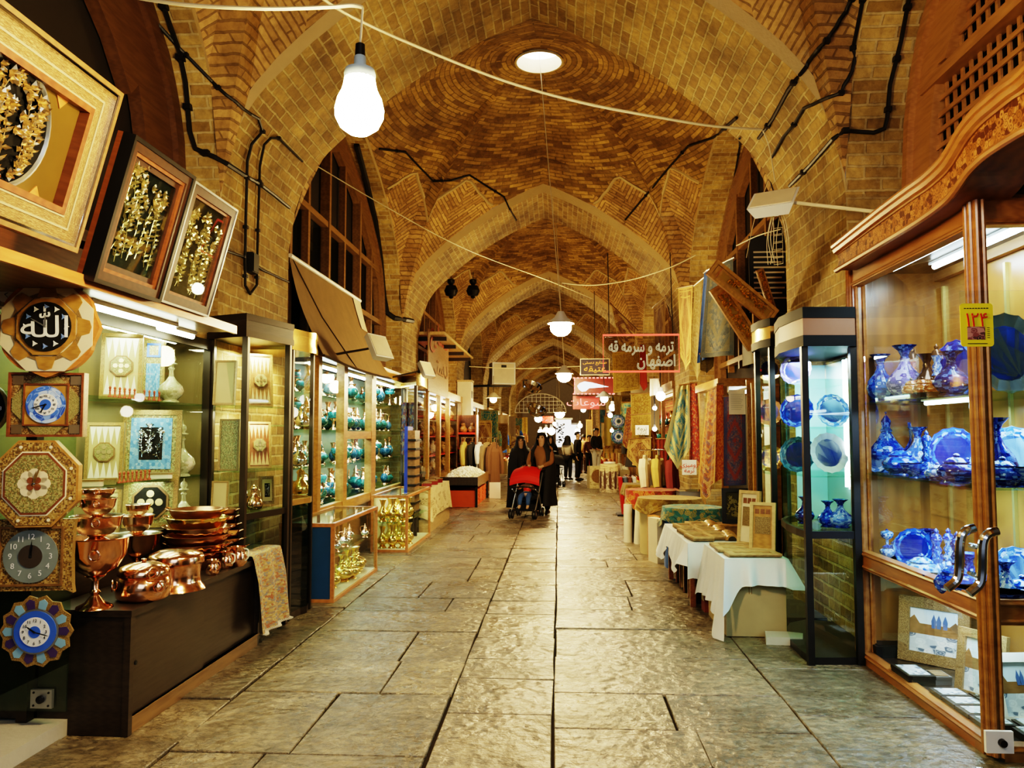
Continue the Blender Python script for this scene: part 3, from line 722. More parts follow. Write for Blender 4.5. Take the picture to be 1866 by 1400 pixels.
# ---- objects on its shelves
def board(name, label, cat, loc, W, H, rz, base, field, style, D=.03, lean=.1):
    t = thing(name, label, cat, loc, rot=Euler((-lean, 0, rz)))
    m = MB(); m.bx(-W/2, W/2, -D, 0, 0, H); m.build('panel', base, t)
    m = MB(); ringF(m, -W/2, W/2, 0, H, W*.09, -D-.008, -D+.001); m.build('rim', M_KHAT, t)
    if style == 'gammon':
        m = MB(); n = 5
        for k in range(n):
            x0 = lerp(-W*.4, W*.4, k/n); x1 = lerp(-W*.4, W*.4, (k+1)/n)
            m.add([(x0, -D-.003, H*.93), (x1, -D-.003, H*.93), ((x0+x1)/2, -D-.003, H*.62)], [(0, 2, 1)]); m.add([(x0, -D-.003, H*.07), (x1, -D-.003, H*.07), ((x0+x1)/2, -D-.003, H*.36)], [(0, 1, 2)])
        m.build('playing_points', field, t)
    if style in ('gammon', 'octagon'):
        r = W*(.36 if style == 'octagon' else .3); zc = H*(.5)
        m = MB(); m.M = FRONT; m.prism(ngon(8, r, PI/8, 0, zc), D, D+.012); m.build('octagon_plaque', M_WOODB, t)
        m = MB(); m.M = FRONT; m.prism(ngon(8, r*.88, PI/8, 0, zc), D+.012, D+.016); m.build('plaque_face', M_KHATG if style == 'gammon' else field, t)
        m = MB(); m.M = FRONT
        for q in range(4): m.prism(ngon(10, r*.2, 0, r*.46*math.cos(q*PI/2), zc+r*.46*math.sin(q*PI/2)), D+.016, D+.019)
        m.prism(ngon(12, r*.2, 0, 0, zc), D+.016, D+.02); m.build('rosette', M_GOLD, t)
    if style == 'picture':
        m = MB(); m.bx(-W*.34, W*.34, -D-.006, -D, H*.12, H*.88); m.build('mount', field, t)
        m = MB(); m.bx(-W*.19, W*.19, -D-.01, -D, H*.26, H*.74); m.build('picture', M_BLACKV, t)
        m = MB(); relief(m, -W*.18, W*.18, H*.27, H*.73, 3, 2, -D-.012, 3, None, W*.07); m.build('silver_relief', M_CHROME, t)
    if style == 'strip':
        m = MB(); m.bx(-W*.3, W*.3, -D-.006, -D, H*.08, H*.6); m.build('blue_ornament', field, t)
        m = MB(); ringF(m, -W*.3, W*.3, H*.7, H*.92, W*.1, -D-.006, -D); m.build('square_ornament', M_BLUED, t)
    return t
def onX(px, py, X, z): 
    p = aX(px, py, X); return Vector((p.x, p.y, z)), p.y/FOC
M_BLUEMAT = inlay('blue_painted_mount', [(.16, .36, .60), (.10, .26, .50), (.3, .5, .65)], 14)
M_CREAMB = plain('cream_board', (.46, .38, .19), .45)
for (nm, lb, px0, px1, py0, py1, X, z, base, fld, sty, rz) in (
  ('backgammon_board', 'open backgammon board with octagonal plaque on the top glass shelf', 186, 254, 597, 722, -3.02, SH1, M_CREAMB, M_IVORY, 'gammon', .35),
  ('inlaid_plaque', 'narrow panel with blue ornament beside the backgammon board on top shelf', 259, 297, 601, 722, -3.04, SH1, M_KHATG, M_BLUEMAT, 'strip', .35),
  ('wooden_tray', 'plain brown wooden tray standing at the right of the top shelf', 300, 364, 612, 735, -3.1, SH1, M_WOODG, None, 'plain', .5),
  ('backgammon_board', 'slim backgammon board with red star on the lower glass shelf', 158, 220, 760, 872, -3.02, SH2, M_CREAMB, M_IVORY, 'gammon', .35),
  ('blue_framed_picture', 'inlaid picture with blue mount and silver relief on the lower glass shelf', 224, 324, 742, 868, -3.02, SH2, M_KHATG, M_BLUEMAT, 'picture', .3),
  ('game_box', 'inlaid game box with floral octagon standing low behind the copper pans', 228, 318, 892, 985, -2.98, SH3, M_KHATG, M_BLACKV, 'octagon', .25),
  ('game_box', 'cream inlaid box standing low behind the footed bowls', 158, 215, 895, 985, -2.98, SH3, M_CREAMB, M_KHATG, 'octagon', .3)):
    p, s = onX((px0+px1)/2, py1, X, z)
    board(nm, lb, 'board game' if 'gam' in nm else 'picture' if 'pict' in nm else 'panel', p, (px1-px0)*s*1.05, (py1-py0)*s, rz, base, fld, sty)
BOTTLE = [(.0, 0), (.30, 0), (.30, .02), (.22, .05), (.40, .14), (.46, .22), (.40, .32), (.20, .42), (.10, .5), (.08, .62), (.13, .66), (.08, .69), (.11, .73), (.20, .74), (.21, .76), (.1, .78), (.15, .84), (.12, .9), (.03, .94), (.02, 1.0)]
def bottle(name, label, cat, loc, h, w, mat, neck, group=None, prof=BOTTLE, n=16, cut=8):
    t = thing(name, label, cat, loc, group=group)
    P_ = [(max(r*w*h, 1e-4), z*h) for r, z in prof]
    m = MB(); m.lathe(P_[:cut+1], n=n); m.build('body', mat, t, 60)
    m = MB(); m.lathe(P_[cut:], n=n); m.build('neck', neck, t, 60)
    return t
M_PALEV = inlay('pale_painted_glaze', [(.62, .60, .42), (.48, .48, .30), (.7, .66, .5), (.4, .36, .2)], 7, .2, ms=(2, 2))
for px, pyb, h, X, z, lb in ((311, 735, 96, -2.9, SH1, 'slender pale bottle with knobbed stopper at right end of top glass shelf'), (330, 866, 104, -2.89, SH2, 'long-necked pale bottle at right end of lower glass shelf'), (333, 975, 84, -2.86, SH3, 'white long-necked bottle standing low by the display post')):
    p, s = onX(px, pyb, X, z); bottle('rosewater_bottle', lb, 'bottle', p, h*s, .52, M_PALEV, M_PALEV)
PAWN = [(1e-4, 0), (.3, 0), (.3, .1), (.16, .2), (.1, .55), (.2, .62), (.1, .68), (.2, .82), (.12, .97), (1e-4, 1)]
m = MB(); m.lathe([(r*.045, z*.075) for r, z in PAWN], n=8); pw = m.build('chess_piece', plain('red_lacquer', (.42, .09, .04), .3), smooth=60)
tag(pw, 'small red-brown chess piece in the row on the top glass shelf', 'chess piece', 'chess pieces on the top shelf')
k = 0
for row, (pa, pb, py, X, z, lb, gp, nn) in enumerate(((200, 290, 728, -2.9, SH1, None, None, 11), (218, 272, 872, -2.88, SH2, 'small red-brown chess piece in the row on the lower glass shelf', 'chess pieces on the lower shelf', 8))):
    for q in range(nn):
        p, s = onX(lerp(pa, pb, q/(nn-1)), py, X, z)
        if k == 0: pw.location = p
        else: dup(pw, p, 0, lb, gp)
        k += 1
for q, (px, w_, mt, lb) in enumerate(((165, .14, M_IVORY, 'pale inlaid pen box at left of lower glass shelf'), (195, .10, M_KHATG, 'green inlaid box between pen box and chess pieces'), (292, .16, M_IVORY, 'white inlaid box at right of the lower chess pieces'))):
    p, s = onX(px, 876, -2.88, SH2); t = thing('inlaid_box', lb, 'box', p, .4)
    m = MB(); m.bx(-w_/2, w_/2, -.03, .03, 0, .03); m.build('box_base', mt, t); m = MB(); m.bx(-w_/2-.003, w_/2+.003, -.033, .033, .03, .042); m.build('lid', M_KHAT, t)
# ---- dark counter
t = thing('counter', 'long dark veneer counter with sliding doors, carrying the copperware', 'counter', (-2.55, 5.1, 0))
CZ = .66; cy0, cy1, cxf, cxb = 4.2, 6.06, -2.29, -2.79
m = MB(); m.bx(cxb, cxf+.01, cy0-.01, cy1+.01, CZ-.035, CZ); m.build('top', M_WOODD, t, world=True)
m = MB(); m.bx(cxb, cxf, cy0, cy0+.03, 0, CZ-.035); m.build('side_panel', M_WOODD, t, world=True)
m = MB(); m.bx(cxb, cxf, cy1-.03, cy1, 0, CZ-.035); m.build('side_panel', M_WOODD, t, world=True)
m = MB(); m.bx(cxf-.04, cxf-.015, cy0+.03, (cy0+cy1)/2, .09, CZ-.035); d_ = m.build('sliding_door', M_WOODD, t, world=True)
m = MB(); m.lathe([(.012, 0), (.012, .004)], (cxf-.013, cy0+.09, .36), 10, axis=Matrix.Rotation(PI/2, 3, 'Y')); m.build('finger_hole', M_INK, t, world=True)
m = MB(); m.bx(cxf-.055, cxf-.03, (cy0+cy1)/2-.03, cy1-.03, .09, CZ-.035); m.build('sliding_door', M_WOODD, t, world=True)
m = MB(); m.bx(cxf-.03, cxf, cy0+.03, cy1-.03, 0, .09); m.bx(cxf-.03, cxf+.004, cy0, cy1, .075, .09); m.build('plinth', M_WOODB, t, world=True)
m = MB(); m.bx(cxf-.03, cxf+.006, cy0-.006, cy0+.035, 0, CZ-.03); m.build('corner_post', M_WOODD, t, world=True)
m = MB(); m.bx(cxb, cxb+.02, cy0+.03, cy1-.03, 0, CZ-.035); m.build('back', M_WOODD, t, world=True)
# ---- copperware on it
def cz(px, py): return aZ(px, py, CZ)
def foot_bowl(label, loc, r, h, foot=True, group=None, ring=True):
    t = thing('footed_bowl', label, 'bowl', loc, group=group)
    f = h*.45 if foot else h*.12
    m = MB()
    if foot: m.lathe([(r*.55, 0), (r*.52, .012), (r*.3, .03), (r*.12, f*.4), (r*.17, f*.5), (r*.1, f*.6), (r*.1, f*.85), (r*.3, f)], n=24)
    else: m.lathe([(r*.5, 0), (r*.45, f*.3), (r*.3, f)], n=24)
    m.build('foot', M_COPPER, t, 50)
    m = MB(); m.lathe([(r*.25, f), (r*.62, f+(h-f)*.2), (r*.88, f+(h-f)*.55), (r*.96, h-.008), (r*1.03, h), (r*.99, h+.002)], n=28, caps=False); m.build('bowl', M_COPPER, t, 50)
    m = MB(); m.lathe([(r*.99, h+.002), (r*.9, h-.01), (r*.8, f+(h-f)*.5), (r*.5, f+(h-f)*.2), (1e-4, f+.01)], n=28, caps=False); m.build('tinned_inside', M_TIN, t, 60)
    if ring:
        for sg in (-1, 1):
            m = MB(); c = Vector((sg*r*.5, -r*.86, h*.8))
            m.tube([c+Vector((math.cos(a)*r*.16, -.012, math.sin(a)*r*.16)) for a in (2*PI*k/12 for k in range(12))], r*.035, 6, closed=True); m.build('ring_handle', M_COPPER, t, True)
    return t
def rx(px, w): return w*.5*4.45/FOC
base = cz(172, 1108); zc = CZ
sc_ = base.y/FOC
prev = CZ; 
for (w_, h_, lb, ft) in ((118, 130, 'largest footed copper bowl, bottom of the four-bowl tower', True), (92, 46, 'second copper bowl up, resting on the largest footed bowl', False), (66, 38, 'third copper bowl up in the tower beside the clocks', False), (60, 24, 'small copper bowl topping the tower beside the clocks', False)):
    foot_bowl(lb, (base.x, base.y, prev), w_*sc_*.5, h_*sc_, ft); prev += h_*sc_-(.018 if 1 else 0)
b2 = cz(248, 1050); s2 = b2.y/FOC; prev = CZ
for (w_, h_, lb, ft) in ((84, 78, 'lower footed copper bowl of the pair behind the lidded pots', True), (58, 38, 'middle copper bowl behind the lidded pots', False), (44, 24, 'small upper copper bowl behind the lidded pots', False)):
    foot_bowl(lb, (b2.x, b2.y, prev), w_*s2*.5, h_*s2, ft, ring=False); prev += h_*s2-.015
def pot(label, loc, r, h, rings=True, sq=(1, 1), flare=False):
    t = thing('copper_pot', label, 'pot', loc)
    m = MB()
    pr = [(r*.8, 0), (r*.95, h*.08), (r*1.0, h*.3), (r*.93, h*.55), (r*.82, h*.6), (r*.9, h*.63)] if not flare else [(r*1.02, 0), (r*.98, h*.06), (r*.86, h*.16), (r*.82, h*.35), (r*.85, h*.58), (r*.9, h*.66), (r*.93, h*.67)]
    m.lathe(pr, n=32, sq=sq); m.build('body', M_COPPER, t, 50)
    e = pr[-1][1]; q = pr[-1][0]
    m = MB(); m.lathe([(q*1.03, e), (q*1.03, e+h*.12), (q*.9, e+h*.2), (q*.5, e+h*.29), (q*.15, e+h*.31), (q*.08, e+h*.32), (q*.12, e+h*.38), (1e-4, e+h*.4)] if not flare else [(q*1.02, e), (q*1.02, e+h*.14), (q*.96, e+h*.2), (q*.9, e+h*.22), (q*.6, e+h*.3), (q*.2, e+h*.33), (1e-4, e+h*.33)], n=32, sq=sq); m.build('lid', M_COPPER, t, 50)
    if rings:
        for a0, z in ((-.5, h*.42), (PI+.5, h*.42), (-.75, h*.78)):
            m = MB(); c = Vector((math.cos(a0)*r*.98*sq[0], math.sin(a0)*r*.98*sq[1], z)); tg = Vector((-math.sin(a0), math.cos(a0), 0)); ot = Vector((math.cos(a0), math.sin(a0), 0))
            m.tube([c+tg*math.cos(a)*r*.2+Vector((0, 0, math.sin(a)*r*.2-r*.06))+ot*.012 for a in (2*PI*k/14 for k in range(14))], r*.035, 6, closed=True); m.build('ring_handle', M_COPPER, t, True)
    return t
p = cz(240, 1100); pot('lidded copper casserole with ring handles at front of the counter', p+Vector((0, .12, 0)), 50*p.y/FOC, 68*p.y/FOC*1.1)
p = cz(308, 1082); pot('tall flared copper pot with flat lid, right of the casserole', p+Vector((-.03, .14, 0)), 53*p.y/FOC, 66*p.y/FOC*1.15, False, flare=True)
# stacked scalloped pans
p = cz(345, 1040); q_ = p.y/FOC; z = CZ; pc = p+Vector((-.02, .16, 0))
for k, (w_, h_, mt) in enumerate(((118, 16, M_COPPERD), (114, 14, M_COPPER), (112, 14, M_COPPER), (116, 16, M_COPPERD), (120, 16, M_COPPER), (112, 18, M_BRASS), (100, 16, M_COPPERD))):
    t = thing('scalloped_pan', 'scalloped copper pan, %s from the bottom of the tall stack' % ORD[k], 'pan', (pc.x+R.uniform(-.01, .01), pc.y, z), group='stacked scalloped pans')
    r = w_*q_*.5; h = h_*q_
    m = MB(); m.lathe([(1e-4, .004), (r*.8, 0), (r*.92, h*.5), (r, h*1.05), (r*.97, h*1.1), (r*.85, h*.5), (r*.7, h*.35), (1e-4, h*.35)], n=40, lobes=20, amp=.02); m.build('dish', mt, t, 50)
    for sg in (-1, 1):
        m = MB(); m.tube([(sg*r*.96, -.03, h*.8), (sg*(r+.03), -.035, h*1.1), (sg*(r+.035), .0, h*1.2), (sg*(r+.03), .035, h*1.1), (sg*r*.96, .03, h*.8)], .005, 6); m.build('handle', M_COPPER, t, True)
    z += h*.98
p = cz(398, 1020); q_ = p.y/FOC; z = CZ; pc = p+Vector((-.05, .2, 0))
for k, (w_, h_) in enumerate(((84, 20), (80, 16), (74, 18), (72, 14), (64, 16), (60, 14))):
    t = thing('copper_tray', 'copper dish, %s from the bottom of the shorter stack by the pier' % ORD[k], 'tray', (pc.x+R.uniform(-.015, .015), pc.y, z), group='stack of dishes at the far end of the counter')
    r = w_*q_*.5; h = h_*q_
    m = MB(); m.lathe([(1e-4, .003), (r*.75, 0), (r*.95, h*.7), (r, h), (r*.96, h*1.02), (r*.8, h*.4), (1e-4, h*.3)], n=28); m.build('dish', (M_COPPER, M_COPPERD)[k % 2], t, 50)
    m = MB(); m.tube([(r*.9, -.04, h*.8), (r*1.12, -.03, h), (r*1.12, .03, h), (r*.9, .04, h*.8)], .004, 6); m.build('handle', M_COPPER, t, True); z += h*.9
for k, (px, py, w_, h_) in enumerate(((387, 1048, 25, 28), (412, 1036, 27, 30), (434, 1032, 32, 36))):
    p = cz(px, py); q_ = p.y/FOC; r = w_*q_*.5; h = h_*q_
    t = thing('milk_jug', 'little round copper jug, %s of the three at the counter edge' % ('smallest and nearest', 'middle', 'largest and farthest')[k], 'jug', p, -.3)
    m = MB(); m.lathe([(r*.6, 0), (r*.95, h*.2), (r, h*.42), (r*.8, h*.68), (r*.7, h*.78), (r*.88, h), (r*.84, h), (r*.66, h*.78), (1e-4, h*.5)], n=22); m.build('body', M_COPPER, t, 50)
    m = MB(); m.tube(smooth_path([(r*.75, 0, h*.9), (r*1.35, 0, h*.85), (r*1.4, 0, h*.5), (r*.95, 0, h*.3)], 4), .005, 6); m.build('handle', M_IVORY if k > 0 else M_COPPER, t, True)
# ---- shawl over the far end of the counter
M_TERMEH = textile('paisley_termeh', [(.48, .33, .13), (.56, .42, .20), (.30, .24, .22), (.20, .26, .32), (.42, .12, .07), (.62, .50, .28)], 16, None, (1.2, 4))
t = thing('paisley_shawl', 'paisley shawl in gold, blue and red draped over the counter end', 'shawl', (-2.3, 6.1, 0))
def shawl(u, v):
    # v: 0 on top (back), 1 at hem; u along width
    y = lerp(5.86, 6.46, u)+.03*v*v; L = v*1.02
    if L < .22: x = -2.52+L; z = CZ+.035+.006*math.sin(u*9)
    else:
        k = L-.22; x = -2.285+.035*min(1, k*3)+.02*k+.022*math.sin(u*14+1)*min(1, k*2)+.03*k*k; z = CZ+.03-.015-k*.72
        if k < .12: z = CZ+.035-.6*k*k/.12*.5-.0
        else: z = CZ+.002-(k-.12)*.80
    z += .28*max(0, (u-.0))*0
    return (x, y, max(z, .012))
m = MB(); m.grid(shawl, 24, 30); m.build('cloth', M_TERMEH, t, True, world=True)
m = MB()
for k in range(34):
    p = Vector(shawl(k/33, 1)); m.tube([p, p+Vector((.03, .003, -.008 if p.z > .03 else 0))], .003, 4)
m.build('fringe', M_IVORY, t, world=True)
# ---- wall clocks hung in a column on the open glass door
DY = 4.06; dsc = DY/FOC
t = thing('glass_door', 'open frameless glass door at far left with a square metal lock plate', 'door', (-3.0, DY+.05, .12))
gx = aY(125, 1200, DY+.05).x; zb = aY(60, 1296, DY+.05).z
m = MB(); m.bx(gx-.72, gx, DY+.04, DY+.052, zb, 2.3); m.build('pane', M_GLASSG, t, world=True)
c = aY(70, 1277, DY); m = MB(); m.box((c.x, DY+.03, c.z), (.115, .02, .095)); m.build('lock_plate', M_STEELG, t, world=True)
m = MB(); m.lathe([(.02, 0), (.02, .015), (.008, .02)], (c.x, DY+.02, c.z), 12, axis=AXF)
for a in (-1, 1):
    for b in (-1, 1): m.lathe([(.006, 0), (.005, .004)], (c.x+a*.04, DY+.02, c.z+b*.033), 8, axis=AXF)
m.build('keyhole', M_BLACK, t, world=True)
struct(MB().bx(-4.0, -2.62, 2.3, 4.2, 0, .085).build('trim_2', plain('shop_step_stone', (.5, .47, .4), .5, bumpy=.3)))
def hands(t, r, ang_h, ang_m, mat, y):
    for nm, a, l, w_ in (('hour_hand', ang_h, .55, .05), ('minute_hand', ang_m, .82, .035)):
        c, s = math.sin(a), math.cos(a); m = MB(); l *= r; w_ *= r
        m.add([(-s*w_-c*.1*l, y, c*w_-s*.1*l), (s*w_-c*.1*l, y, -c*w_-s*.1*l), (c*l*.7+s*w_*.8, y, s*l*.7-c*w_*.8), (c*l, y, s*l), (c*l*.7-s*w_*.8, y, s*l*.7+c*w_*.8)], [(0, 1, 2, 3, 4)]); m.build(nm, mat, t)
    m = MB(); m.lathe([(r*.06, 0), (r*.05, .004), (1e-4, .005)], (0, y+.002, 0), 12, axis=AXF); m.build('hub', mat, t)
def numerals(t, r, size, mat, y, digits):
    for k, dgt in enumerate(digits):
        if dgt:
            a = PI/2-(k+1)*PI/6; text(dgt, size, mat, t, (r*math.cos(a), y, r*math.sin(a)), 'numeral', ext=.0005)
def disc(t, name, r, mat, y, n=36, d=.004):
    m = MB(); m.lathe([(r, 0), (r, d), (1e-4, d)], (0, y+d, 0), n, axis=AXF); return m.build(name, mat, t, 30)
def clk(px, py, label, rz=.18, dy=0): 
    c = aY(px, py, DY-.03-dy); return thing('wall_clock', label, 'clock', c, rz, 'inlaid clocks hanging in a column')
# 1 scalloped octagon, black dial with calligraphy
t = clk(90, 597, 'scalloped octagonal clock with black dial and white calligraphy, top of the column', .12, .05); r = 92*dsc
pts = []
for k in range(64):
    a = 2*PI*k/64; rr_ = r*(1-.035*abs(math.sin(a*6))+.02*math.cos(8*a)); pts.append((rr_*math.cos(a), rr_*math.sin(a)))
m = MB(); m.M = FRONT; m.prism(pts, -.02, .02); m.build('scalloped_back', M_WOODO, t)
m = MB(); m.M = FRONT; m.prism(ngon(8, r*.97, PI/8), .02, .026); m.build('octagon_plate', M_CREAM, t)
m = MB(); m.M = FRONT
for k in range(8):
    a = k*PI/4; c_, s_ = math.cos(a), math.sin(a); f = lambda x, y: (c_*x-s_*y, s_*x+c_*y)
    m.prism([f(r*.6, -r*.2), f(r*.6, r*.2), f(r*.84, r*.13), f(r*.88, 0), f(r*.84, -r*.13)], .026, .029)
m.build('inlay_facet', M_WOODG, t)
m = MB(); m.M = FRONT
for k in range(8):
    a = (k+.5)*PI/4; c_, s_ = math.cos(a), math.sin(a); f = lambda x, y: (c_*x-s_*y, s_*x+c_*y)
    m = MB(); m.M = FRONT; m.prism([f(r*.6, -r*.13), f(r*.6, r*.13), f(r*.7, r*.13), f(r*.7, -r*.13)], .026, .0285); m.build('inlay_block', M_KHATD, t)
m = MB(); m.M = FRONT; m.prism(ngon(8, r*.62, PI/8), .026, .035); m.build('inner_octagon', M_WOODG, t)
disc(t, 'dial', r*.5, M_BLACKV, -.040)
text('ﷲ', r*.62, M_DIALW, t, (0, -.042, -r*.03), 'calligraphy', sx=1.25)
for k in range(12):
    a = k*PI/6; m = MB(); m.lathe([(r*.05, 0), (r*.035, .003), (1e-4, .003)], (math.cos(a)*r*.40, -.041, math.sin(a)*r*.40), 6, axis=AXF, lobes=3, amp=.4); m.build('hour_mark', (M_DIALW, M_ENAML)[k % 2], t)
hands(t, r*.42, 0, -1.05, M_STEELG, -.046)
# 2 square, blue dial
t = clk(88, 738, 'square inlaid clock with blue dial, second in the column', .2, .0); w_ = 66*dsc; h = 60*dsc
m = MB(); m.bx(-w_, w_, -.02, .03, -h, h); m.build('case', M_KHATD, t)
m = MB(); ringF(m, -w_, w_, -h, h, .012, -.035, -.02); ringF(m, -w_*.6, w_*.6, -w_*.6, w_*.6, .008, -.032, -.02); m.build('border', M_WOODR, t)
m = MB()
for sx in (-1, 1):
    for sz in (-1, 1): m = MB(); m.bx(sx*w_*.62, sx*w_*.9, -.024, -.02, sz*h*.62, sz*h*.9); m.build('corner_inlay', M_GOLD, t)
m = MB(); m.M = FRONT
for a in range(4):
    c_, s_ = math.cos(a*PI/2), math.sin(a*PI/2); f = lambda x, y: (c_*x-s_*y, s_*x+c_*y)
    m.prism([f(w_*.6, -w_*.5), f(w_*.9, -w_*.18), f(w_*.9, w_*.18), f(w_*.6, w_*.5)], .02, .026)
m.build('side_inlay', M_KHATG, t)
m = MB(); m.bx(-w_*.58, w_*.58, -.026, -.02, -w_*.58, w_*.58); m.build('dial_square', M_WOODG, t)
disc(t, 'dial_ring', w_*.53, inlay('blue_petal_ring', [(.05, .12, .55), (.25, .42, .85), (.08, .2, .7), (.5, .65, .9)], 8), -.032)
disc(t, 'dial', w_*.31, M_DIALW, -.035); disc(t, 'dial_centre', w_*.15, M_BLUED, -.0365)
numerals(t, w_*.24, w_*.09, M_INK, -.0375, ['I', 'II', 'III', 'IV', 'V', 'VI', 'VII', 'VIII', 'IX', 'X', 'XI', 'XII'])
hands(t, w_*.5, 3.6, -1.85, M_INK, -.039)
# 3 octagon with rosette
t = clk(68, 881, 'large octagonal inlaid clock with rosette centre, third in the column', .25, .03); r = 86*dsc
st = lambda pts: [(x*.92, y) for x, y in pts]
for nm, q, d0, d1, mt in (('case', 1.0, -.03, .03, M_WOODG), ('khatam_band', .95, .03, .034, M_KHAT), ('gold_line', .74, .034, .037, M_IVORY), ('red_bead_line', .71, .037, .040, M_WOODR), ('field', .66, .040, .042, M_KHATG)):
    m = MB(); m.M = FRONT; m.prism(st(ngon(8, r*q, PI/8)), d0, d1); m.build(nm, mt, t)
m = MB(); m.M = FRONT
for k in range(8):
    a = k*PI/4; m.prism(ngon(10, r*.13, 0, math.cos(a)*r*.2, math.sin(a)*r*.2), .042, .044)
m.build('rosette', M_CREAM, t)
m = MB(); m.M = FRONT
for k in range(4):
    a = k*PI/2+PI/4; m.prism(ngon(10, r*.07, 0, math.cos(a)*r*.1, math.sin(a)*r*.1), .044, .046)
m.build('rosette_heart', M_WOODR, t); hands(t, r*.5, .15, .3, M_CHROME, -.049)
m = MB(); m.M = FRONT
for k in range(8):
    a = PI/8+k*PI/4; m.prism(ngon(8, r*.035, 0, math.cos(a)*r*.77, math.sin(a)*r*.84), .034, .038)
m.build('corner_bead', M_IVORY, t)
# 4 square silver dial
t = clk(60, 1013, 'square inlaid clock with embossed silver dial, fourth in the column', .15, .0); w_ = 76*dsc; h = 68*dsc
pts = [(-w_, -h), (-w_*.86, -h*.93), (w_*.86, -h*.93), (w_, -h), (w_*.97, -h*.8), (w_*.94, 0), (w_*.97, h*.8), (w_, h), (-w_, h)]
m = MB(); m.M = FRONT; m.prism(pts, -.02, .018); m.build('case', M_KHAT, t)
m = MB(); ringF(m, -w_*.75, w_*.75, -w_*.72, w_*.72, .012, -.026, -.018); m.build('border', M_WOODB, t)
disc(t, 'dial', w_*.64, plain('silver_dial', (.30, .36, .36), .4, .4, var=.5), -.026); disc(t, 'dial_centre', w_*.28, plain('silver_boss', (.6, .55, .5), .25, 1, var=.3), -.029)
numerals(t, w_*.47, w_*.19, M_DIALW, -.0275, [str(k) for k in range(1, 13)]); hands(t, w_*.5, .05, .1, M_INK, -.034)
# 5 petal clock
t = clk(68, 1150, 'flower-shaped clock with painted petals and blue dial, bottom of the column', .12, .02); r = 66*dsc
m = MB(); m.M = FRONT
for k in range(14):
    a = k*2*PI/14; c_, s_ = math.cos(a), math.sin(a); f = lambda x, y: (c_*x-s_*y, s_*x+c_*y)
    m.prism([f(r*.5, -r*.13), f(r*.88, -r*.2), f(r*1.0, 0), f(r*.88, r*.2), f(r*.5, r*.13)], 0, .012)
m.build('petal', M_KHAT, t)
m = MB(); m.M = FRONT
for k in range(14):
    a = k*2*PI/14; c_, s_ = math.cos(a), math.sin(a); f = lambda x, y: (c_*x-s_*y, s_*x+c_*y)
    m.prism([f(r*.62, -r*.1), f(r*.82, -r*.12), f(r*.9, 0), f(r*.82, r*.12), f(r*.62, r*.1)], .012, .015, m=k % 2)
m.build('painted_panel', [plain('violet_panel', (.08, .05, .16), .3), plain('sky_panel', (.25, .45, .6), .3, var=.5)], t)
disc(t, 'bead_ring', r*.62, M_STEELG, -.02); disc(t, 'dial_ring', r*.57, M_BLUED, -.024); disc(t, 'dial', r*.4, M_DIALW, -.027); disc(t, 'dial_centre', r*.16, M_BLUED, -.029)
numerals(t, r*.31, r*.12, M_INK, -.029, [str(k) for k in range(1, 13)]); hands(t, r*.52, -.95, 1.85, M_INK, -.032)
# 6 round black dial cut by the picture edge, 7 small octagon behind
t = clk(-28, 745, 'round clock with black dial, numerals and gold rim at the very left edge', 0, -.02); r = 50*dsc
m = MB(); m.lathe([(r, 0), (r, .02), (r*.96, .028), (r*.9, .02)], (0, 0, 0), 36, axis=AXF); m.build('rim', M_KHAT, t, 40); disc(t, 'dial', r*.92, M_BLACKV, -.024)
numerals(t, r*.76, r*.2, M_DIALW, -.026, [str(k) for k in range(1, 13)]); hands(t, r*.6, -1, 2.5, M_DIALW, -.03)
t = clk(12, 538, 'small pale octagonal clock half hidden behind the scalloped clock', .3, -.03); r = 30*dsc
m = MB(); m.M = FRONT; m.prism(ngon(8, r, PI/8), -.01, .015); m.build('case', M_CREAM, t); m = MB(); m.M = FRONT; m.prism(ngon(8, r*.8, PI/8), .015, .018); m.build('band', M_KHATG, t); disc(t, 'dial', r*.5, M_DIALW, -.022); hands(t, r*.45, 1, 2.4, M_INK, -.026)
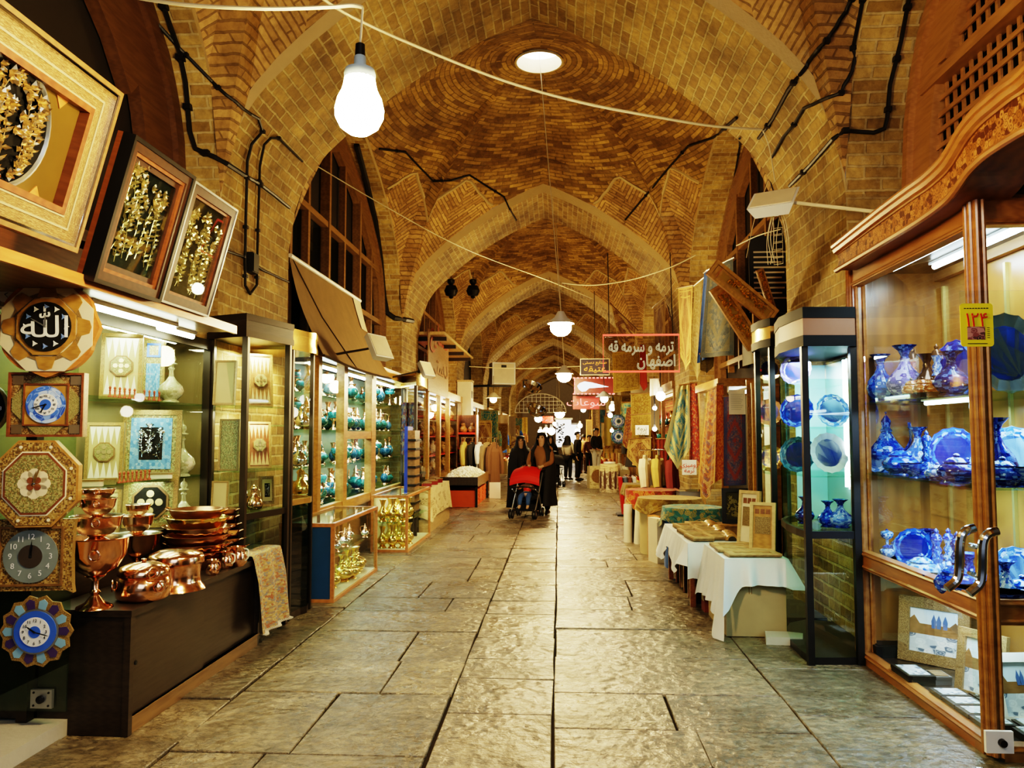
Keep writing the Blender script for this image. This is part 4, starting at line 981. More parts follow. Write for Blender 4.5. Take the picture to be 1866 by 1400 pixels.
# ================================================================ LEFT: vitrines at the first pier
def offset_poly(pts, d):
    c = sum((Vector((p[0], p[1])) for p in pts), Vector((0, 0)))/len(pts)
    return [(p[0]+(Vector((p[0], p[1]))-c).normalized().x*d, p[1]+(Vector((p[0], p[1]))-c).normalized().y*d) for p in pts]
def vitrine(label, pts, posts, z_cap, z_top, z_rail, cap_mats, shelves, glazed, base=None, base_h=.12, curved=False, post_w=.045, frame=None, rail=None, gls=None):
    """tall glazed case on a polygon footprint (counter-clockwise); posts / glazed = indices of corners / edges"""
    frame = frame or M_DARKMET; gls = gls or M_GLASS
    c = sum((Vector((p[0], p[1], 0)) for p in pts), Vector())/len(pts)
    t = thing('glass_vitrine', label, 'display case', c)
    for i in posts:
        m = MB(); m.box((pts[i][0], pts[i][1], z_cap/2), (post_w, post_w, z_cap)); m.build('post', frame, t, world=True)
    def strip(nm, z0, z1, mat, d=0.0, edges=glazed, sm=None):
        q = offset_poly(pts, d) if d else pts; m = MB()
        for i in edges:
            a, b = q[i], q[(i+1) % len(q)]
            m.quad((a[0], a[1], z0), (b[0], b[1], z0), (b[0], b[1], z1), (a[0], a[1], z1))
        return m.build(nm, mat, t, sm, world=True)
    strip('glass_upper', z_rail, z_cap, gls, 0, glazed, 60 if curved else None)
    strip('glass_lower', base_h, z_rail, M_GLASSD if frame is not M_BLACK else gls, 0, glazed, 60 if curved else None)
    m = MB()
    for i in glazed:
        a, b = pts[i], pts[(i+1) % len(pts)]
        m.beam((a[0], a[1], z_rail), (b[0], b[1], z_rail), .03, .05)
    m.build('rail', rail or frame, t, world=True)
    m = MB(); m.prism(offset_poly(pts, .0), 0, base_h); m.build('plinth', frame, t, world=True)
    q = offset_poly(pts, .05); h = z_top-z_cap
    m = MB(); m.prism(q, z_cap, z_cap+h*.28); m.prism(q, z_top-h*.28, z_top); m.build('cap', cap_mats[0], t, 40 if curved else None, world=True)
    m = MB(); m.prism(offset_poly(pts, .042), z_cap+h*.28, z_top-h*.28); m.build('cap_band', cap_mats[1], t, 40 if curved else None, world=True)
    for z in shelves:
        m = MB(); m.prism(offset_poly(pts, -.03), z-.01, z); m.build('glass_shelf', M_GLASSG, t, world=True)
    return t
def xy(px, X, dy=0): p = aX(px, 800, X); return (p.x, p.y+dy)
A, B, C = xy(384, -2.80), xy(445, -2.46), xy(523, -2.33)
v1 = [A, B, C, (-2.8, C[1]+.05)]
zc1 = aX(445, 613, B[0]).z; zt1 = aX(445, 570, B[0]).z
SHV = [aX(445, y, B[0]).z for y in (738, 860, 938)]
vitrine('dark bronze angular glass vitrine against the left brick pier', v1, (0, 1, 2), zc1, zt1, SHV[2]-.02, (M_DARKMET, M_WOODD), SHV[:2]+[SHV[2]+.012], (0, 1), base_h=.3)
S_, E_ = xy(530, -2.33), xy(567, -2.27)
E_ = (E_[0], E_[1]); arc = [S_, (S_[0]+.03, S_[1]+.25), (E_[0], E_[1]-.05), (E_[0]-.03, E_[1]+.1), (E_[0]-.14, E_[1]+.2), (-2.55, E_[1]+.24), (-2.79, E_[1]+.22), (-2.79, S_[1])]
zc2 = aX(550, 640, -2.28).z; zt2 = aX(550, 602, -2.28).z; zr2 = aX(560, 912, -2.27).z
SHV2 = [aX(550, y, -2.28).z for y in (775, 852)]
vitrine('round-cornered vitrine with brass cap next to the first left pier', arc, (0, 3), zc2, zt2, zr2, (M_BRASS, M_BRASS), SHV2, (0, 1, 2, 3, 4), base_h=.06, curved=True, post_w=.035, rail=M_WOODG)
# things inside them
def at(px, pyb, X, z): p = aX(px, pyb, X); return Vector((p.x, p.y, z)), p.y/FOC
for (nm, lb, px, w_, h_, X, z, base_, fld, sty, rz) in (
  ('inlaid_plaque', 'cream framed panel on the upper shelf of the angular vitrine', 408, 40, 84, -2.66, SHV[0], M_CREAMB, M_KHATG, 'plain', .1),
  ('backgammon_board', 'backgammon board with white octagon on the upper shelf of the angular vitrine', 472, 46, 100, -2.58, SHV[0], M_WOODB, M_CREAMB, 'gammon', .7),
  ('inlaid_plaque', 'grey panel on the middle shelf of the angular vitrine', 418, 36, 96, -2.64, SHV[1], M_KHATG, None, 'plain', .2),
  ('backgammon_board', 'dark backgammon board on the middle shelf of the angular vitrine', 472, 44, 86, -2.58, SHV[1], M_WOODR, M_WOODL, 'gammon', .7),
  ('inlaid_plaque', 'tall cream box on the lowest shelf of the angular vitrine', 404, 30, 58, -2.66, SHV[2]+.012, M_CREAMB, M_KHATG, 'plain', .1),
  ('framed_picture', 'small framed picture on the lowest shelf of the angular vitrine', 487, 26, 52, -2.57, SHV[2]+.012, M_KHATD, M_CREAMB, 'picture', .7)):
    p, s = at(px, 800, X, z); board(nm, lb, 'plaque' if 'plaque' in nm else 'board game' if 'board' in nm else 'picture', p, w_*s, h_*s, rz, base_, fld, sty)
def jug(label, loc, h, mat, name='copper_jug', rz=0):
    t = thing(name, label, 'jug', loc, rz)
    m = MB(); m.lathe([(r*h, z*h) for r, z in ((.2, 0), (.3, .05), (.34, .2), (.26, .42), (.13, .55), (.12, .75), (.17, .82), (.15, .84), (1e-4, .86))], n=16); m.build('body', mat, t, 60)
    m = MB(); m.tube(smooth_path([(.14*h, 0, .78*h), (.36*h, 0, .74*h), (.4*h, 0, .45*h), (.3*h, 0, .3*h)], 3), .022*h, 6); m.build('handle', mat, t, True)
    m = MB(); m.tube(smooth_path([(-.28*h, 0, .3*h), (-.45*h, 0, .5*h), (-.5*h, 0, .72*h)], 3), [.05*h, .045*h, .04*h, .035*h, .03*h, .03*h, .028*h], 6); m.build('spout', mat, t, True)
    m = MB(); m.lathe([(.15*h, .84*h), (.1*h, .92*h), (.03*h, .95*h), (.04*h, .98*h), (1e-4, h)], n=14); m.build('lid', mat, t, 60)
    return t
p, s = at(462, 938, -2.5, SHV[2]+.012); jug('copper jug with spout on the lowest shelf of the angular vitrine', p, 48*s, M_COPPER, rz=-.6)
for k, (px, z, h, lb) in enumerate(((548, zr2, 50, 'on the floor'), (545, SHV2[1], 42, 'on the lower shelf'), (550, SHV2[0], 40, 'on the upper shelf'))):
    p, s = at(px, 860, -2.5, z+(.012 if k == 0 else 0)); jug('silver jug %s of the round-cornered vitrine' % lb, p, h*s, M_CHROME if k else M_BRASS, 'silver_jug', rz=k-.5)
# ================================================================ LEFT: second bay shop of teal vases
XW = -2.70
ya, yb_, yc, yd = 8.75, aX(624, 800, XW).y, aX(676, 800, XW).y, 13.86
zT = aX(624, 665, XW).z; zB = aX(624, 912, XW).z
t = thing('shop_window', 'golden wood shop window full of teal and copper vases', 'shop window', (-2.95, 11, 0))
for y, w_ in ((ya, .12), (yb_, .17), (yc, .26), (yd, .12)):
    m = MB(); m.bx(XW-.06, XW+.04, y-w_/2, y+w_/2, 0, zT); m.build('post', M_WOODG, t, world=True)
m = MB(); m.bx(XW-.1, XW+.06, ya-.2, yd+.06, zT, zT+.15); m.build('lintel', M_WOODG, t, world=True)
zm = aX(650, 793, XW).z
m = MB(); m.bx(XW-.05, XW+.035, yb_, yc, zm-.05, zm+.05); m.build('middle_rail', M_WOODG, t, world=True)
for y0, y1 in ((ya, yb_), (yb_, yc), (yc, yd)):
    m = MB(); m.bx(XW-.05, XW+.03, y0, y1, zB-.12, zB); m.build('sill_rail', M_WOODG, t, world=True)
    m = MB(); m.bx(XW-.03, XW, y0, y1, 0, zB-.12); m.build('lower_panel', M_WOODB, t, world=True)
    m = MB(); ringF(m, y0+.15, y1-.15, .12, zB-.2, .05, 0, .02); m.v = [(XW+.02-v[1], v[0], v[2]) for v in m.v]; m.build('panel_moulding', M_WOODG, t, world=True)
    m = MB(); m.quad((XW, y0, zB), (XW, y1, zB), (XW, y1, zT), (XW, y0, zT)); m.build('glass_pane', M_GLASS, t, world=True)
m = MB(); m.bx(-3.235, -3.22, ya, yd, 0, zT); m.build('back_panel', plain('pale_green_back', (.16, .19, .12), .4), t, world=True)
SH = [zB, zB+.44, zB+.88, zB+1.32]
for z in SH:
    m = MB(); m.bx(-3.22, XW-.06, ya, yd, z-.012, z); m.build('glass_shelf', M_GLASSG, t, world=True)
for k, (y0, y1, lb) in enumerate(((10.2, 11.5, 'over the middle pane of the vase shop'), (12.0, 13.6, 'over the far pane of the vase shop'), (8.9, 10.0, 'over the near pane of the vase shop'))):
    g = thing('fluorescent_tube', 'lit fluorescent tube '+lb, 'lamp', (-2.84, y0, zT-.03)); m = MB(); m.tube([(-2.84, y0, zT-.06), (-2.84, y1, zT-.06)], .018, 8); m.build('tube', M_TUBE, g, True, world=True)
    m = MB(); m.bx(-2.86, -2.82, y0-.03, y1+.03, zT-.04, zT-.01); m.build('batten', M_WHITE, g, world=True)
RND = [(1e-4, 0), (.30, 0), (.26, .04), (.2, .07), (.40, .2), (.46, .34), (.36, .5), (.14, .58), (.10, .66), (.15, .7), (.10, .73), (.09, .88), (.16, 1), (1e-4, .98)]
GOB = [(1e-4, 0), (.28, 0), (.24, .05), (.07, .15), (.09, .3), (.07, .4), (.30, .55), (.36, .75), (.3, .84), (.1, .9), (.05, .95), (.07, .97), (1e-4, 1)]
TALL = [(1e-4, 0), (.22, 0), (.2, .05), (.13, .1), (.26, .25), (.28, .38), (.14, .58), (.08, .72), (.14, .9), (.2, 1), (1e-4, .99)]
EWER = [(1e-4, 0), (.24, 0), (.2, .05), (.14, .1), (.30, .24), (.33, .34), (.18, .5), (.1, .62), (.12, .66), (.08, .7), (.1, .8), (.03, .9), (.04, .94), (1e-4, 1)]
PLATE = [(1e-4, .05), (.26, .04), (.3, .06), (.5, .1), (.5, .115), (.28, .08), (1e-4, .07)]
def vessel(name, label, cat, prof, h, w, body, neck, cut, loc, group, n=14, extra=None):
    t = thing(name, label, cat, loc, group=group); P_ = [(max(r*w*h, 1e-4), z*h) for r, z in prof]; cut = (cut[0], min(cut[1], len(prof)-4))
    m = MB(); m.lathe(P_[:cut[0]+1], n=n); m.build('foot', neck, t, 60)
    m = MB(); m.lathe(P_[cut[0]:cut[1]+1], n=n); m.build('body', body, t, 60)
    m = MB(); m.lathe(P_[cut[1]:], n=n); m.build('neck', neck, t, 60)
    if extra == 'ewer':
        m = MB(); m.tube(smooth_path([(.1*h, 0, .78*h), (.34*h, 0, .74*h), (.38*h, 0, .5*h), (.26*h, 0, .36*h)], 3), .02*h, 5); m.build('handle', neck, t, True)
        m = MB(); m.tube(smooth_path([(-.24*h, 0, .3*h), (-.36*h, 0, .5*h), (-.34*h, 0, .78*h)], 3), .024*h, 5); m.build('spout', neck, t, True)
    return t
kinds = {}
def vget(kind, h, lab, loc, gp, rz=0):
    key = kind
    nm, prof, w_, bd, nk, cut, ex, cat = {
      'bottle': ('enamel_bottle', RND, .72, M_TURQ, M_COPPER, (3, 6), None, 'vase'), 'bluebottle': ('enamel_bottle', RND, .72, M_TEALB, M_COPPER, (3, 6), None, 'vase'),
      'goblet': ('lidded_goblet', GOB, .8, M_TURQ, M_COPPER, (6, 8), None, 'goblet'), 'tall': ('slender_vase', TALL, .75, M_TEALB, M_COPPER, (3, 6), None, 'vase'), 'ewer': ('small_ewer', EWER, 1, M_TURQ, M_COPPER, (3, 6), 'ewer', 'ewer'),
      'brass': ('brass_vase', TALL, .9, M_BRASS, M_BRASS, (3, 6), None, 'vase'), 'brasspot': ('brass_pot', RND, 1.0, M_BRASS, M_BRASS, (3, 6), None, 'pot'), 'silver': ('silver_figurine', EWER, 1, M_CHROME, M_COPPER, (3, 6), 'ewer', 'ewer')}[kind]
    if key not in kinds: kinds[key] = vessel(nm, lab, cat, prof, .3, w_, bd, nk, cut, loc, gp, extra=ex); r = kinds[key]; r.scale = (h/.3,)*3; r.rotation_euler.z = rz; return r
    return dup(kinds[key], loc, rz, lab, gp, sc=h/.3)
KN = {'bottle': 'teal round bottle', 'bluebottle': 'blue-green round bottle', 'goblet': 'teal lidded goblet', 'tall': 'slender blue vase', 'ewer': 'teal ewer with spout'}
SN = ('bottom', 'second', 'third', 'top')
rv = random.Random(11)
for pn, (y0, y1, cnt) in enumerate(((8.95, yb_-.2, 6), (yb_+.2, yc-.22, 7), (yc+.28, yd-.25, 9))):
    for sn, z in enumerate(SH):
        c_ = cnt if sn != 3 else cnt-1
        for q in range(c_):
            kd = rv.choice(('bottle', 'bottle', 'bluebottle', 'goblet', 'tall', 'ewer'))
            y = lerp(y0, y1, (q+.5)/c_)+rv.uniform(-.03, .03); x = -2.96+rv.choice((-.11, .06))+rv.uniform(-.02, .02)
            vget(kd, rv.uniform(.24, .38), '%s, %s from near end, %s shelf, %s pane of the vase shop' % (KN[kd], ORD[q], SN[sn], ('near', 'middle', 'far')[pn]), (x, y, z), 'enamel and copper vases in the second left shop', rv.uniform(0, 6))
# ---- canvas awning
M_CANVAS = plain('brown_canvas', (.21, .135, .06), .85, var=.2, bumpy=.2)
t = thing('canvas_awning', 'brown canvas awning hanging over the vase shop window', 'awning', (-2.75, 10.2, 2.5))
TL, TR = aX(527, 467, -2.97), aX(655, 550, -2.97); BL, BR = aX(590, 648, -2.5), aX(712, 690, -2.5)
def aw(u, v):
    p = TL.lerp(TR, u).lerp(BL.lerp(BR, u), v); p.x -= .06*math.sin(v*PI)*(1+.5*math.sin(u*7)); p.z -= .03*math.sin(u*PI)*(v); return p
m = MB(); m.grid(aw, 20, 14); m.build('canvas', M_CANVAS, t, True, world=True)
m = MB(); m.tube([TL+Vector((.01, 0, .01)), TR+Vector((.01, 0, .01))], .025, 8); m.build('roller', M_WHITE, t, True, world=True)
m = MB(); m.grid(lambda u, v: aw(.86+.14*u, v*.4)+Vector((.012, 0, 0)), 4, 5); m.build('pale_patch', M_CREAM, t, True, world=True)
m = MB(); m.tube([aw(k/20, 1) for k in range(21)], .016, 6); m.build('bottom_bar', M_DARKMET, t, True, world=True)
m = MB(); m.tube([aw(.03, 0), aw(.25, .5)+Vector((.02, 0, 0)), aw(.42, 1)], .008, 5); m.build('seam_cord', M_DARKMET, t, True, world=True)
# ---- floodlights on arms
def floodlight(label, wall, head, rz, tilt, w_=.34, h_=.26, armmat=None, glow=None):
    t = thing('floodlight', label, 'floodlight', head)
    L = Vector(wall)-Vector(head); armmat = armmat or M_DARKMET
    m = MB(); m.tube([L, (0, 0, 0)], .014, 8); m.build('arm', armmat, t, True)
    rm = Euler((tilt, 0, rz)).to_matrix().to_4x4()
    m = MB(); m.M = rm; m.prism([(-w_/2, -.02), (w_/2, -.02), (w_*.36, .07), (-w_*.36, .07)], -h_/2, h_/2); m.build('housing', M_WHITE, t)
    m = MB(); m.M = rm; m.bx(-w_/2+.02, w_/2-.02, -.026, -.02, -h_/2+.02, h_/2-.02); m.build('lens', glow or M_CREAM, t)
    m = MB(); m.M = rm; m.beam((-w_*.3, .07, 0), (0, .13, 0), .02); m.beam((w_*.3, .07, 0), (0, .13, 0), .02); m.build('bracket', M_WHITE, t)
floodlight('white floodlight on dark arm in front of the canvas awning', aX(588, 650, -2.72), aX(692, 632, -2.1), 1.25, -.42, .40, .30)
floodlight('white floodlight on dark arm by the second left pier', aX(705, 690, -2.72), aX(778, 673, -2.15), 1.25, -.42, .36, .26)
# ================================================================ LEFT: low showcases along the passage
def showcase(label, x0, x1, y0, y1, h, end_mat, shelf_z):
    t = thing('glass_showcase', label, 'showcase', ((x0+x1)/2, (y0+y1)/2, 0)); w_ = .035
    for x in (x0, x1-w_):
        for y in (y0, y1-w_): m = MB(); m.bx(x, x+w_, y, y+w_, 0, h); m.build('post', M_WOODO, t, world=True)
    for z in (0, h-w_):
        m = MB(); m.bx(x0, x1, y0-.002, y0+w_, z, z+w_); m.bx(x0, x1, y1-w_, y1, z, z+w_); m.bx(x0, x0+w_, y0, y1, z, z+w_); m.bx(x1-w_, x1+.003, y0, y1, z, z+w_)
        m.build('top_frame' if z else 'bottom_frame', M_WOODO, t, world=True)
    m = MB(); m.bx(x0+w_, x1-w_, y0+w_, y1-w_, h-.012, h-.004); m.build('glass_top', M_GLASS, t, world=True)
    m = MB(); m.quad((x1-.012, y0+w_, w_), (x1-.012, y1-w_, w_), (x1-.012, y1-w_, h-w_), (x1-.012, y0+w_, h-w_)); m.build('glass_front', M_GLASS, t, world=True)
    m = MB(); m.quad((x0+w_, y0+.01, w_), (x1-w_, y0+.01, w_), (x1-w_, y0+.01, h-w_), (x0+w_, y0+.01, h-w_)); m.build('end_panel' if end_mat is not M_GLASS else 'glass_end', end_mat, t, world=True)
    m = MB(); m.bx(x0+.005, x0+.02, y0+w_, y1-w_, w_, h-w_); m.build('back_panel', M_CREAM, t, world=True)
    m = MB(); m.bx(x0+.02, x1-.02, y0+w_, y1-w_, .02, .04); m.build('floor_panel', M_CREAM, t, world=True)
    m = MB(); m.bx(x0+.02, x1-.05, y0+w_, y1-w_, shelf_z-.01, shelf_z); m.build('glass_shelf', M_GLASSG, t, world=True)
    return t
showcase('low glass showcase with blue end panel, nearest on the left', -2.68, -2.14, 7.55, 9.38, .75, plain('blue_panel', (.03, .09, .20), .4), .42)
showcase('low glass showcase of brass vases behind the blue-ended one', -2.56, -2.05, 10.8, 12.72, .77, M_GLASS, .40)
for k in range(9):
    y = lerp(7.75, 9.2, k/8); vget('brasspot' if k % 3 else 'brass', rv.uniform(.2, .32), 'brass vase, %s from near end, floor of the blue-ended showcase' % ORD[k], (-2.34+rv.uniform(-.06, .08), y, .04), 'brassware in the blue-ended showcase', k)
for k in range(8):
    y = lerp(7.8, 9.15, k/7); vget('silver', rv.uniform(.13, .24), 'small silver ewer, %s from near end, shelf of the blue-ended showcase' % ORD[k], (-2.3+rv.uniform(-.08, .08), y, .42), 'silverware in the blue-ended showcase', k*1.3)
for lv, z in ((0, .04), (1, .40)):
    for k in range(8):
        q, rr_ = k % 3, k//3
        x = -2.43+.14*q; y = 10.95+.45*rr_+rv.uniform(-.03, .03)
        vget('brass', .30+.02*(q % 2), 'tall brass vase, %s row from near end, %s, %s of second showcase' % (ORD[rr_], ('by the back', 'in the middle', 'by the glass')[q], ('floor', 'shelf')[lv]), (x, y, z), 'brass vases in the second showcase', k)
# ---- cloth-covered chest with trinket boxes
M_PRINT = textile('cream_printed_cotton', [(.66, .55, .30), (.60, .50, .26), (.68, .58, .34), (.36, .26, .12)], 7, None, (1, 3))
t = thing('covered_chest', 'wooden chest under a cream printed cloth beyond the showcases', 'chest', (-2.35, 14, 0))
m = MB(); m.bx(-2.62, -2.1, 12.85, 15.3, .0, .22); m.build('wooden_base', M_WOODL, t, world=True)
m = MB(); m.bx(-2.58, -2.12, 12.9, 15.2, .22, .70); m.build('box', M_CREAM, t, world=True)
def drape(x0, x1, y0, y1, h, drop, wav=.02, seed=0, flare=.04, nw=34):
    """a cloth over a table: returns grid function in (u around, v down) for the skirt and the top"""
    rr = random.Random(seed); ph = rr.uniform(0, 6)
    per = [(x1-x0), (y1-y0), (x1-x0), (y1-y0)]; tot = sum(per)
    def pos(u):
        s = u*tot
        if s < per[0]: return Vector((x0+s, y0, 0)), Vector((0, -1, 0)), s/per[0]
        s -= per[0]
        if s < per[1]: return Vector((x1, y0+s, 0)), Vector((1, 0, 0)), s/per[1]
        s -= per[1]
        if s < per[2]: return Vector((x1-s, y1, 0)), Vector((0, 1, 0)), s/per[2]
        s -= per[2]; return Vector((x0, y1-s, 0)), Vector((-1, 0, 0)), s/per[3]
    c = Vector(((x0+x1)/2, (y0+y1)/2, 0))
    def fn(u, v):
        p, n, f = pos(u % 1.0)
        d = drop(u) if callable(drop) else drop
        corner = (abs(f-.5)*2)**6
        n2 = (n*(1-corner*.5)+(p-c).normalized()*corner*.7)
        w_ = wav*math.sin(u*nw*2*PI*tot/6+ph)*v+wav*.6*math.sin(u*nw*4.7+ph*2)*v
        q = p+n2*(.008+flare*v*(1+corner*1.5)+w_)
        q.z = h+.006-v*d*(1+.16*corner)
        q.z = max(q.z, .008); return q
    def top(u, v): return Vector((lerp(x0-.008, x1+.008, u), lerp(y0-.008, y1+.008, v), h+.006))
    return fn, top
fn, top = drape(-2.6, -2.1, 12.88, 15.22, .71, .46, .012, 2)
m = MB(); m.grid(fn, 110, 8, uvf=lambda u, v: (u*4, v*.4)); m.grid(top, 4, 8, uvf=lambda u, v: (u, v*2)); g = tag(m.build('printed_cloth', M_PRINT, None, 50), 'cream printed cotton cloth over the wooden chest', 'cloth')
for k in range(7):
    b = thing('trinket_box', 'small dark red trinket box on the cloth-covered chest, %s from the near end' % ORD[k], 'box', (-2.33+.1*(k % 2), 13.05+.3*k, .719), .2*k, 'trinket boxes on the chest')
    m = MB(); m.bx(-.09, .09, -.06, .06, 0, .06); m.build('box_base', plain('maroon_lacquer', (.22, .03, .03), .3), b); m = MB(); m.bx(-.093, .093, -.063, .063, .06, .08); m.build('lid', M_KHATD, b)
# ---- stand heaped with shells, red crates under it
t = thing('trinket_stand', 'dark tray stand heaped with pale shells by the passage', 'stand', (-2.15, 18.8, 0))
sx0, sx1, sy0, sy1, sh = -2.62, -1.78, 17.5, 20.2, .66
m = MB(); m.bx(sx0, sx1, sy0, sy1, sh-.22, sh-.18); m.build('tray_bottom', M_WOODR, t, world=True)
for (a, b, c, d) in ((sx0, sx1, sy0, sy0+.03), (sx0, sx1, sy1-.03, sy1), (sx0, sx0+.03, sy0+.03, sy1-.03), (sx1-.03, sx1, sy0+.03, sy1-.03)):
    m = MB(); m.bx(a, b, c, d, sh-.22, sh); m.build('tray_side', M_WOODD if c == sy0 else M_WOODB, t, world=True)
for x in (sx0+.03, sx1-.03):
    for y in (sy0+.03, sy1-.03): m = MB(); m.bx(x-.025, x+.025, y-.025, y+.025, 0, sh-.22); m.build('leg', M_BLACK, t, world=True)
m = MB(); rs = random.Random(5)
for k in range(900):
    u, v = rs.random(), rs.random(); x = lerp(sx0+.06, sx1-.06, u); y = lerp(sy0+.06, sy1-.06, v)
    z = sh-.12+.26*math.sin(PI*u)**.35*math.sin(PI*v)**.3*rs.uniform(.8, 1.05)
    r = rs.uniform(.03, .06); m.lathe([(1e-4, -r), (r*.8, -r*.4), (r, r*.2), (1e-4, r)], (x, y, z), 6, rs.randrange(3), (1, rs.uniform(.6, 1.4)))
m.lathe([(.55, sh-.17), (.5, sh-.1), (.2, sh+.0), (1e-4, sh+.02)], ((sx0+sx1)/2, (sy0+sy1)/2, 0), 20, 1, (.7, 2.2))
g = tag(m.build('shell_heap', [M_IVORY, M_CREAM, M_PAPER], None, True), 'heap of small pale shells filling the tray stand', 'shells', kind='stuff')
M_CRATE = plain('orange_plastic', (.72, .13, .03), .45)
for k, y in enumerate((17.56, 18.45, 19.32)):
    b = thing('plastic_crate', 'orange plastic crate under the shell stand, %s' % ('nearest', 'middle', 'farthest')[k], 'crate', (-2.2, y+.4, 0), group='orange crates under the shell stand')
    m = MB(); m.bx(-.36, .36, -.37, .37, 0, .36)
    m.build('crate_body', M_CRATE, b); m = MB()
    for z in (.06, .15, .24, .33): m.bx(-.37, .37, -.38, .38, z, z+.025)
    m.build('crate_ribs', M_CRATE, b)
# ================================================================ LEFT: second pier and third bay
vp = [xy(733, -2.66), (-2.3, xy(757, -2.3)[1]), (-2.24, xy(768, -2.24)[1]), (-2.32, xy(773, -2.3)[1]+.25), (-2.78, xy(773, -2.3)[1]+.3), (-2.78, xy(733, -2.66)[1])]
zc3 = aX(757, 702, -2.3).z; zt3 = aX(757, 686, -2.3).z
vitrine('dark glass vitrine with brass round end at the second left pier', vp, (0, 1), zc3, zt3+.06, aX(757, 868, -2.3).z, (M_BRASS, M_BRASS), [aX(757, y, -2.3).z for y in (780, 830)], (0, 1, 2, 3), curved=True, base_h=.1)
p0 = xy(757, -2.3); q0 = Vector((p0[0], p0[1], 0))
for k, z in enumerate([aX(757, y, -2.3).z for y in (780, 830)]):
    for j in range(2):
        b = thing('hanging_scarf', 'dark folded scarf on the %s shelf of the dark vitrine, %s' % (('upper', 'lower')[k], ('left', 'right')[j]), 'scarf', (-2.52+.14*j, p0[1]+.25, z), .3)
        m = MB(); m.grid(lambda u, v: ((u-.5)*.14, .02*math.sin(u*9), v*.42), 8, 3, uvf=lambda u, v: (u, v)); m.build('cloth', textile('dark_scarf_%d' % (k*2+j), [(.05, .05, .07), (.2, .05, .05), (.1, .12, .2), (.3, .25, .15)], 9), b, True)
t = thing('eyewear_rack', 'upright rack with blue side board and dark rows, beside dark vitrine', 'rack', (-2.2, 13.55, 0))
rp = aX(757, 880, -2.26)
m = MB(); m.bx(-2.32, -2.27, rp.y-.62, rp.y-.2, 0.35, 1.72); m.build('blue_board', plain('blue_paint', (.03, .07, .45), .4), t, world=True)
m = MB(); m.bx(-2.27, -2.16, rp.y-.62, rp.y-.2, .35, 1.66); m.build('rack_body', M_WOODB, t, world=True)
for k in range(9): m = MB(); m.bx(-2.26, -2.14, rp.y-.66, rp.y-.2, .42+k*.135, .45+k*.135); m.build('row_bar', M_BLACK, t, world=True)
for k in range(2): m = MB(); m.bx(-2.3, -2.18, rp.y-.6+.3*k, rp.y-.56+.3*k, 0, .35); m.build('leg', M_BLACK, t, world=True)
# shop window of the third bay
XV = -2.68; y0 = 16.1; y1 = 21.55; zt_ = aX(800, 722, XV).z
t = thing('shop_window', 'golden wood shop window beyond the second left pier with gourds and frames', 'shop window', (-2.95, 19, 0))
ys = [y0, 17.7, 19.2, y1]
for y in ys: m = MB(); m.bx(XV-.06, XV+.04, y-.08, y+.08, 0, zt_); m.build('post', M_WOODG, t, world=True)
m = MB(); m.bx(XV-.1, XV+.06, y0-.1, y1+.08, zt_, zt_+.16); m.build('lintel', M_WOODG, t, world=True)
m = MB(); m.bx(XV-.05, XV, y0, y1, 0, .7); m.build('lower_panel', M_WOODB, t, world=True)
m = MB(); m.quad((XV, y0, .7), (XV, y1, .7), (XV, y1, zt_), (XV, y0, zt_)); m.build('glass_pane', M_GLASS, t, world=True)
m = MB(); m.bx(-3.235, -3.22, y0, y1, 0, zt_); m.build('back_panel', plain('warm_back', (.35, .24, .10), .5), t, world=True)
for z in (.72, 1.14, 1.56, 1.98): m = MB(); m.bx(-3.2, XV-.06, y0, y1, z-.02, z); m.build('shelf', M_RED if z > 1 else M_WOODR, t, world=True)
g = thing('fluorescent_tube', 'lit fluorescent tube in the gourd shop window beyond the second pier', 'lamp', (-2.8, 18, zt_-.04)); m = MB(); m.tube([(-2.8, 16.4, zt_-.07), (-2.8, 21.2, zt_-.07)], .02, 8); m.build('tube', M_TUBE, g, True, world=True)
m = MB(); m.bx(-2.82, -2.78, 16.4, 21.2, zt_-.05, zt_-.01); m.build('batten', M_WHITE, g, world=True)
GRD = [(1e-4, 0), (.3, 0), (.42, .15), (.45, .35), (.3, .58), (.2, .68), (.24, .82), (.18, .94), (.05, 1), (1e-4, 1)]
m = MB(); m.lathe([(r*.36, z*.36) for r, z in GRD], n=14); gr = tag(m.build('carved_gourd', inlay('carved_gourd', [(.30, .14, .05), (.42, .22, .08), (.18, .08, .03)], 6, .4), smooth=True), 'x', 'gourd', 'carved gourds in the third left shop window')
i = 0
for sn, z in enumerate((.72, 1.14, 1.56, 1.98)):
    for q in range(9):
        lb = 'carved brown gourd, %s from near end, %s shelf, third left shop' % (ORD[q], SN[sn]); loc = (-2.93, 16.5+.56*q, z)
        if i == 0: gr.location = loc; gr['label'] = lb
        else: dup(gr, loc, q, lb, sc=rv.uniform(.75, 1.05))
        i += 1
# banner with writing, floodlight lens, brackets above it
t = thing('cloth_banner', 'tall pale banner with red Persian lettering above third left shop', 'banner', (-2.62, 17, 2.6))
b0, b1 = aX(780, 712, -2.6), aX(817, 725, -2.6); b2 = aX(780, 598, -2.6).z
m = MB(); m.bx(-2.62, -2.6, b0.y, b1.y, b0.z, b2); m.build('sheet', M_WOODB, t, world=True)
M_REDINK = plain('faded_red_ink', (.36, .08, .04), .7); M_OCHINK = plain('brown_ink', (.25, .12, .04), .7)
text(shape('صنایع'), .62, M_REDINK, t, (.035, (b0.y+b1.y)/2-17, b0.z+1.25-2.6), rz=PI/2, sx=1.8); text(shape('دستی'), .62, M_OCHINK, t, (.035, (b0.y+b1.y)/2-17, b0.z+.6-2.6), rz=PI/2, sx=1.8)
t = thing('timber_shelf', 'dusty plank shelf on brackets above the pale banner', 'shelf', (-2.5, 18, 3.4))
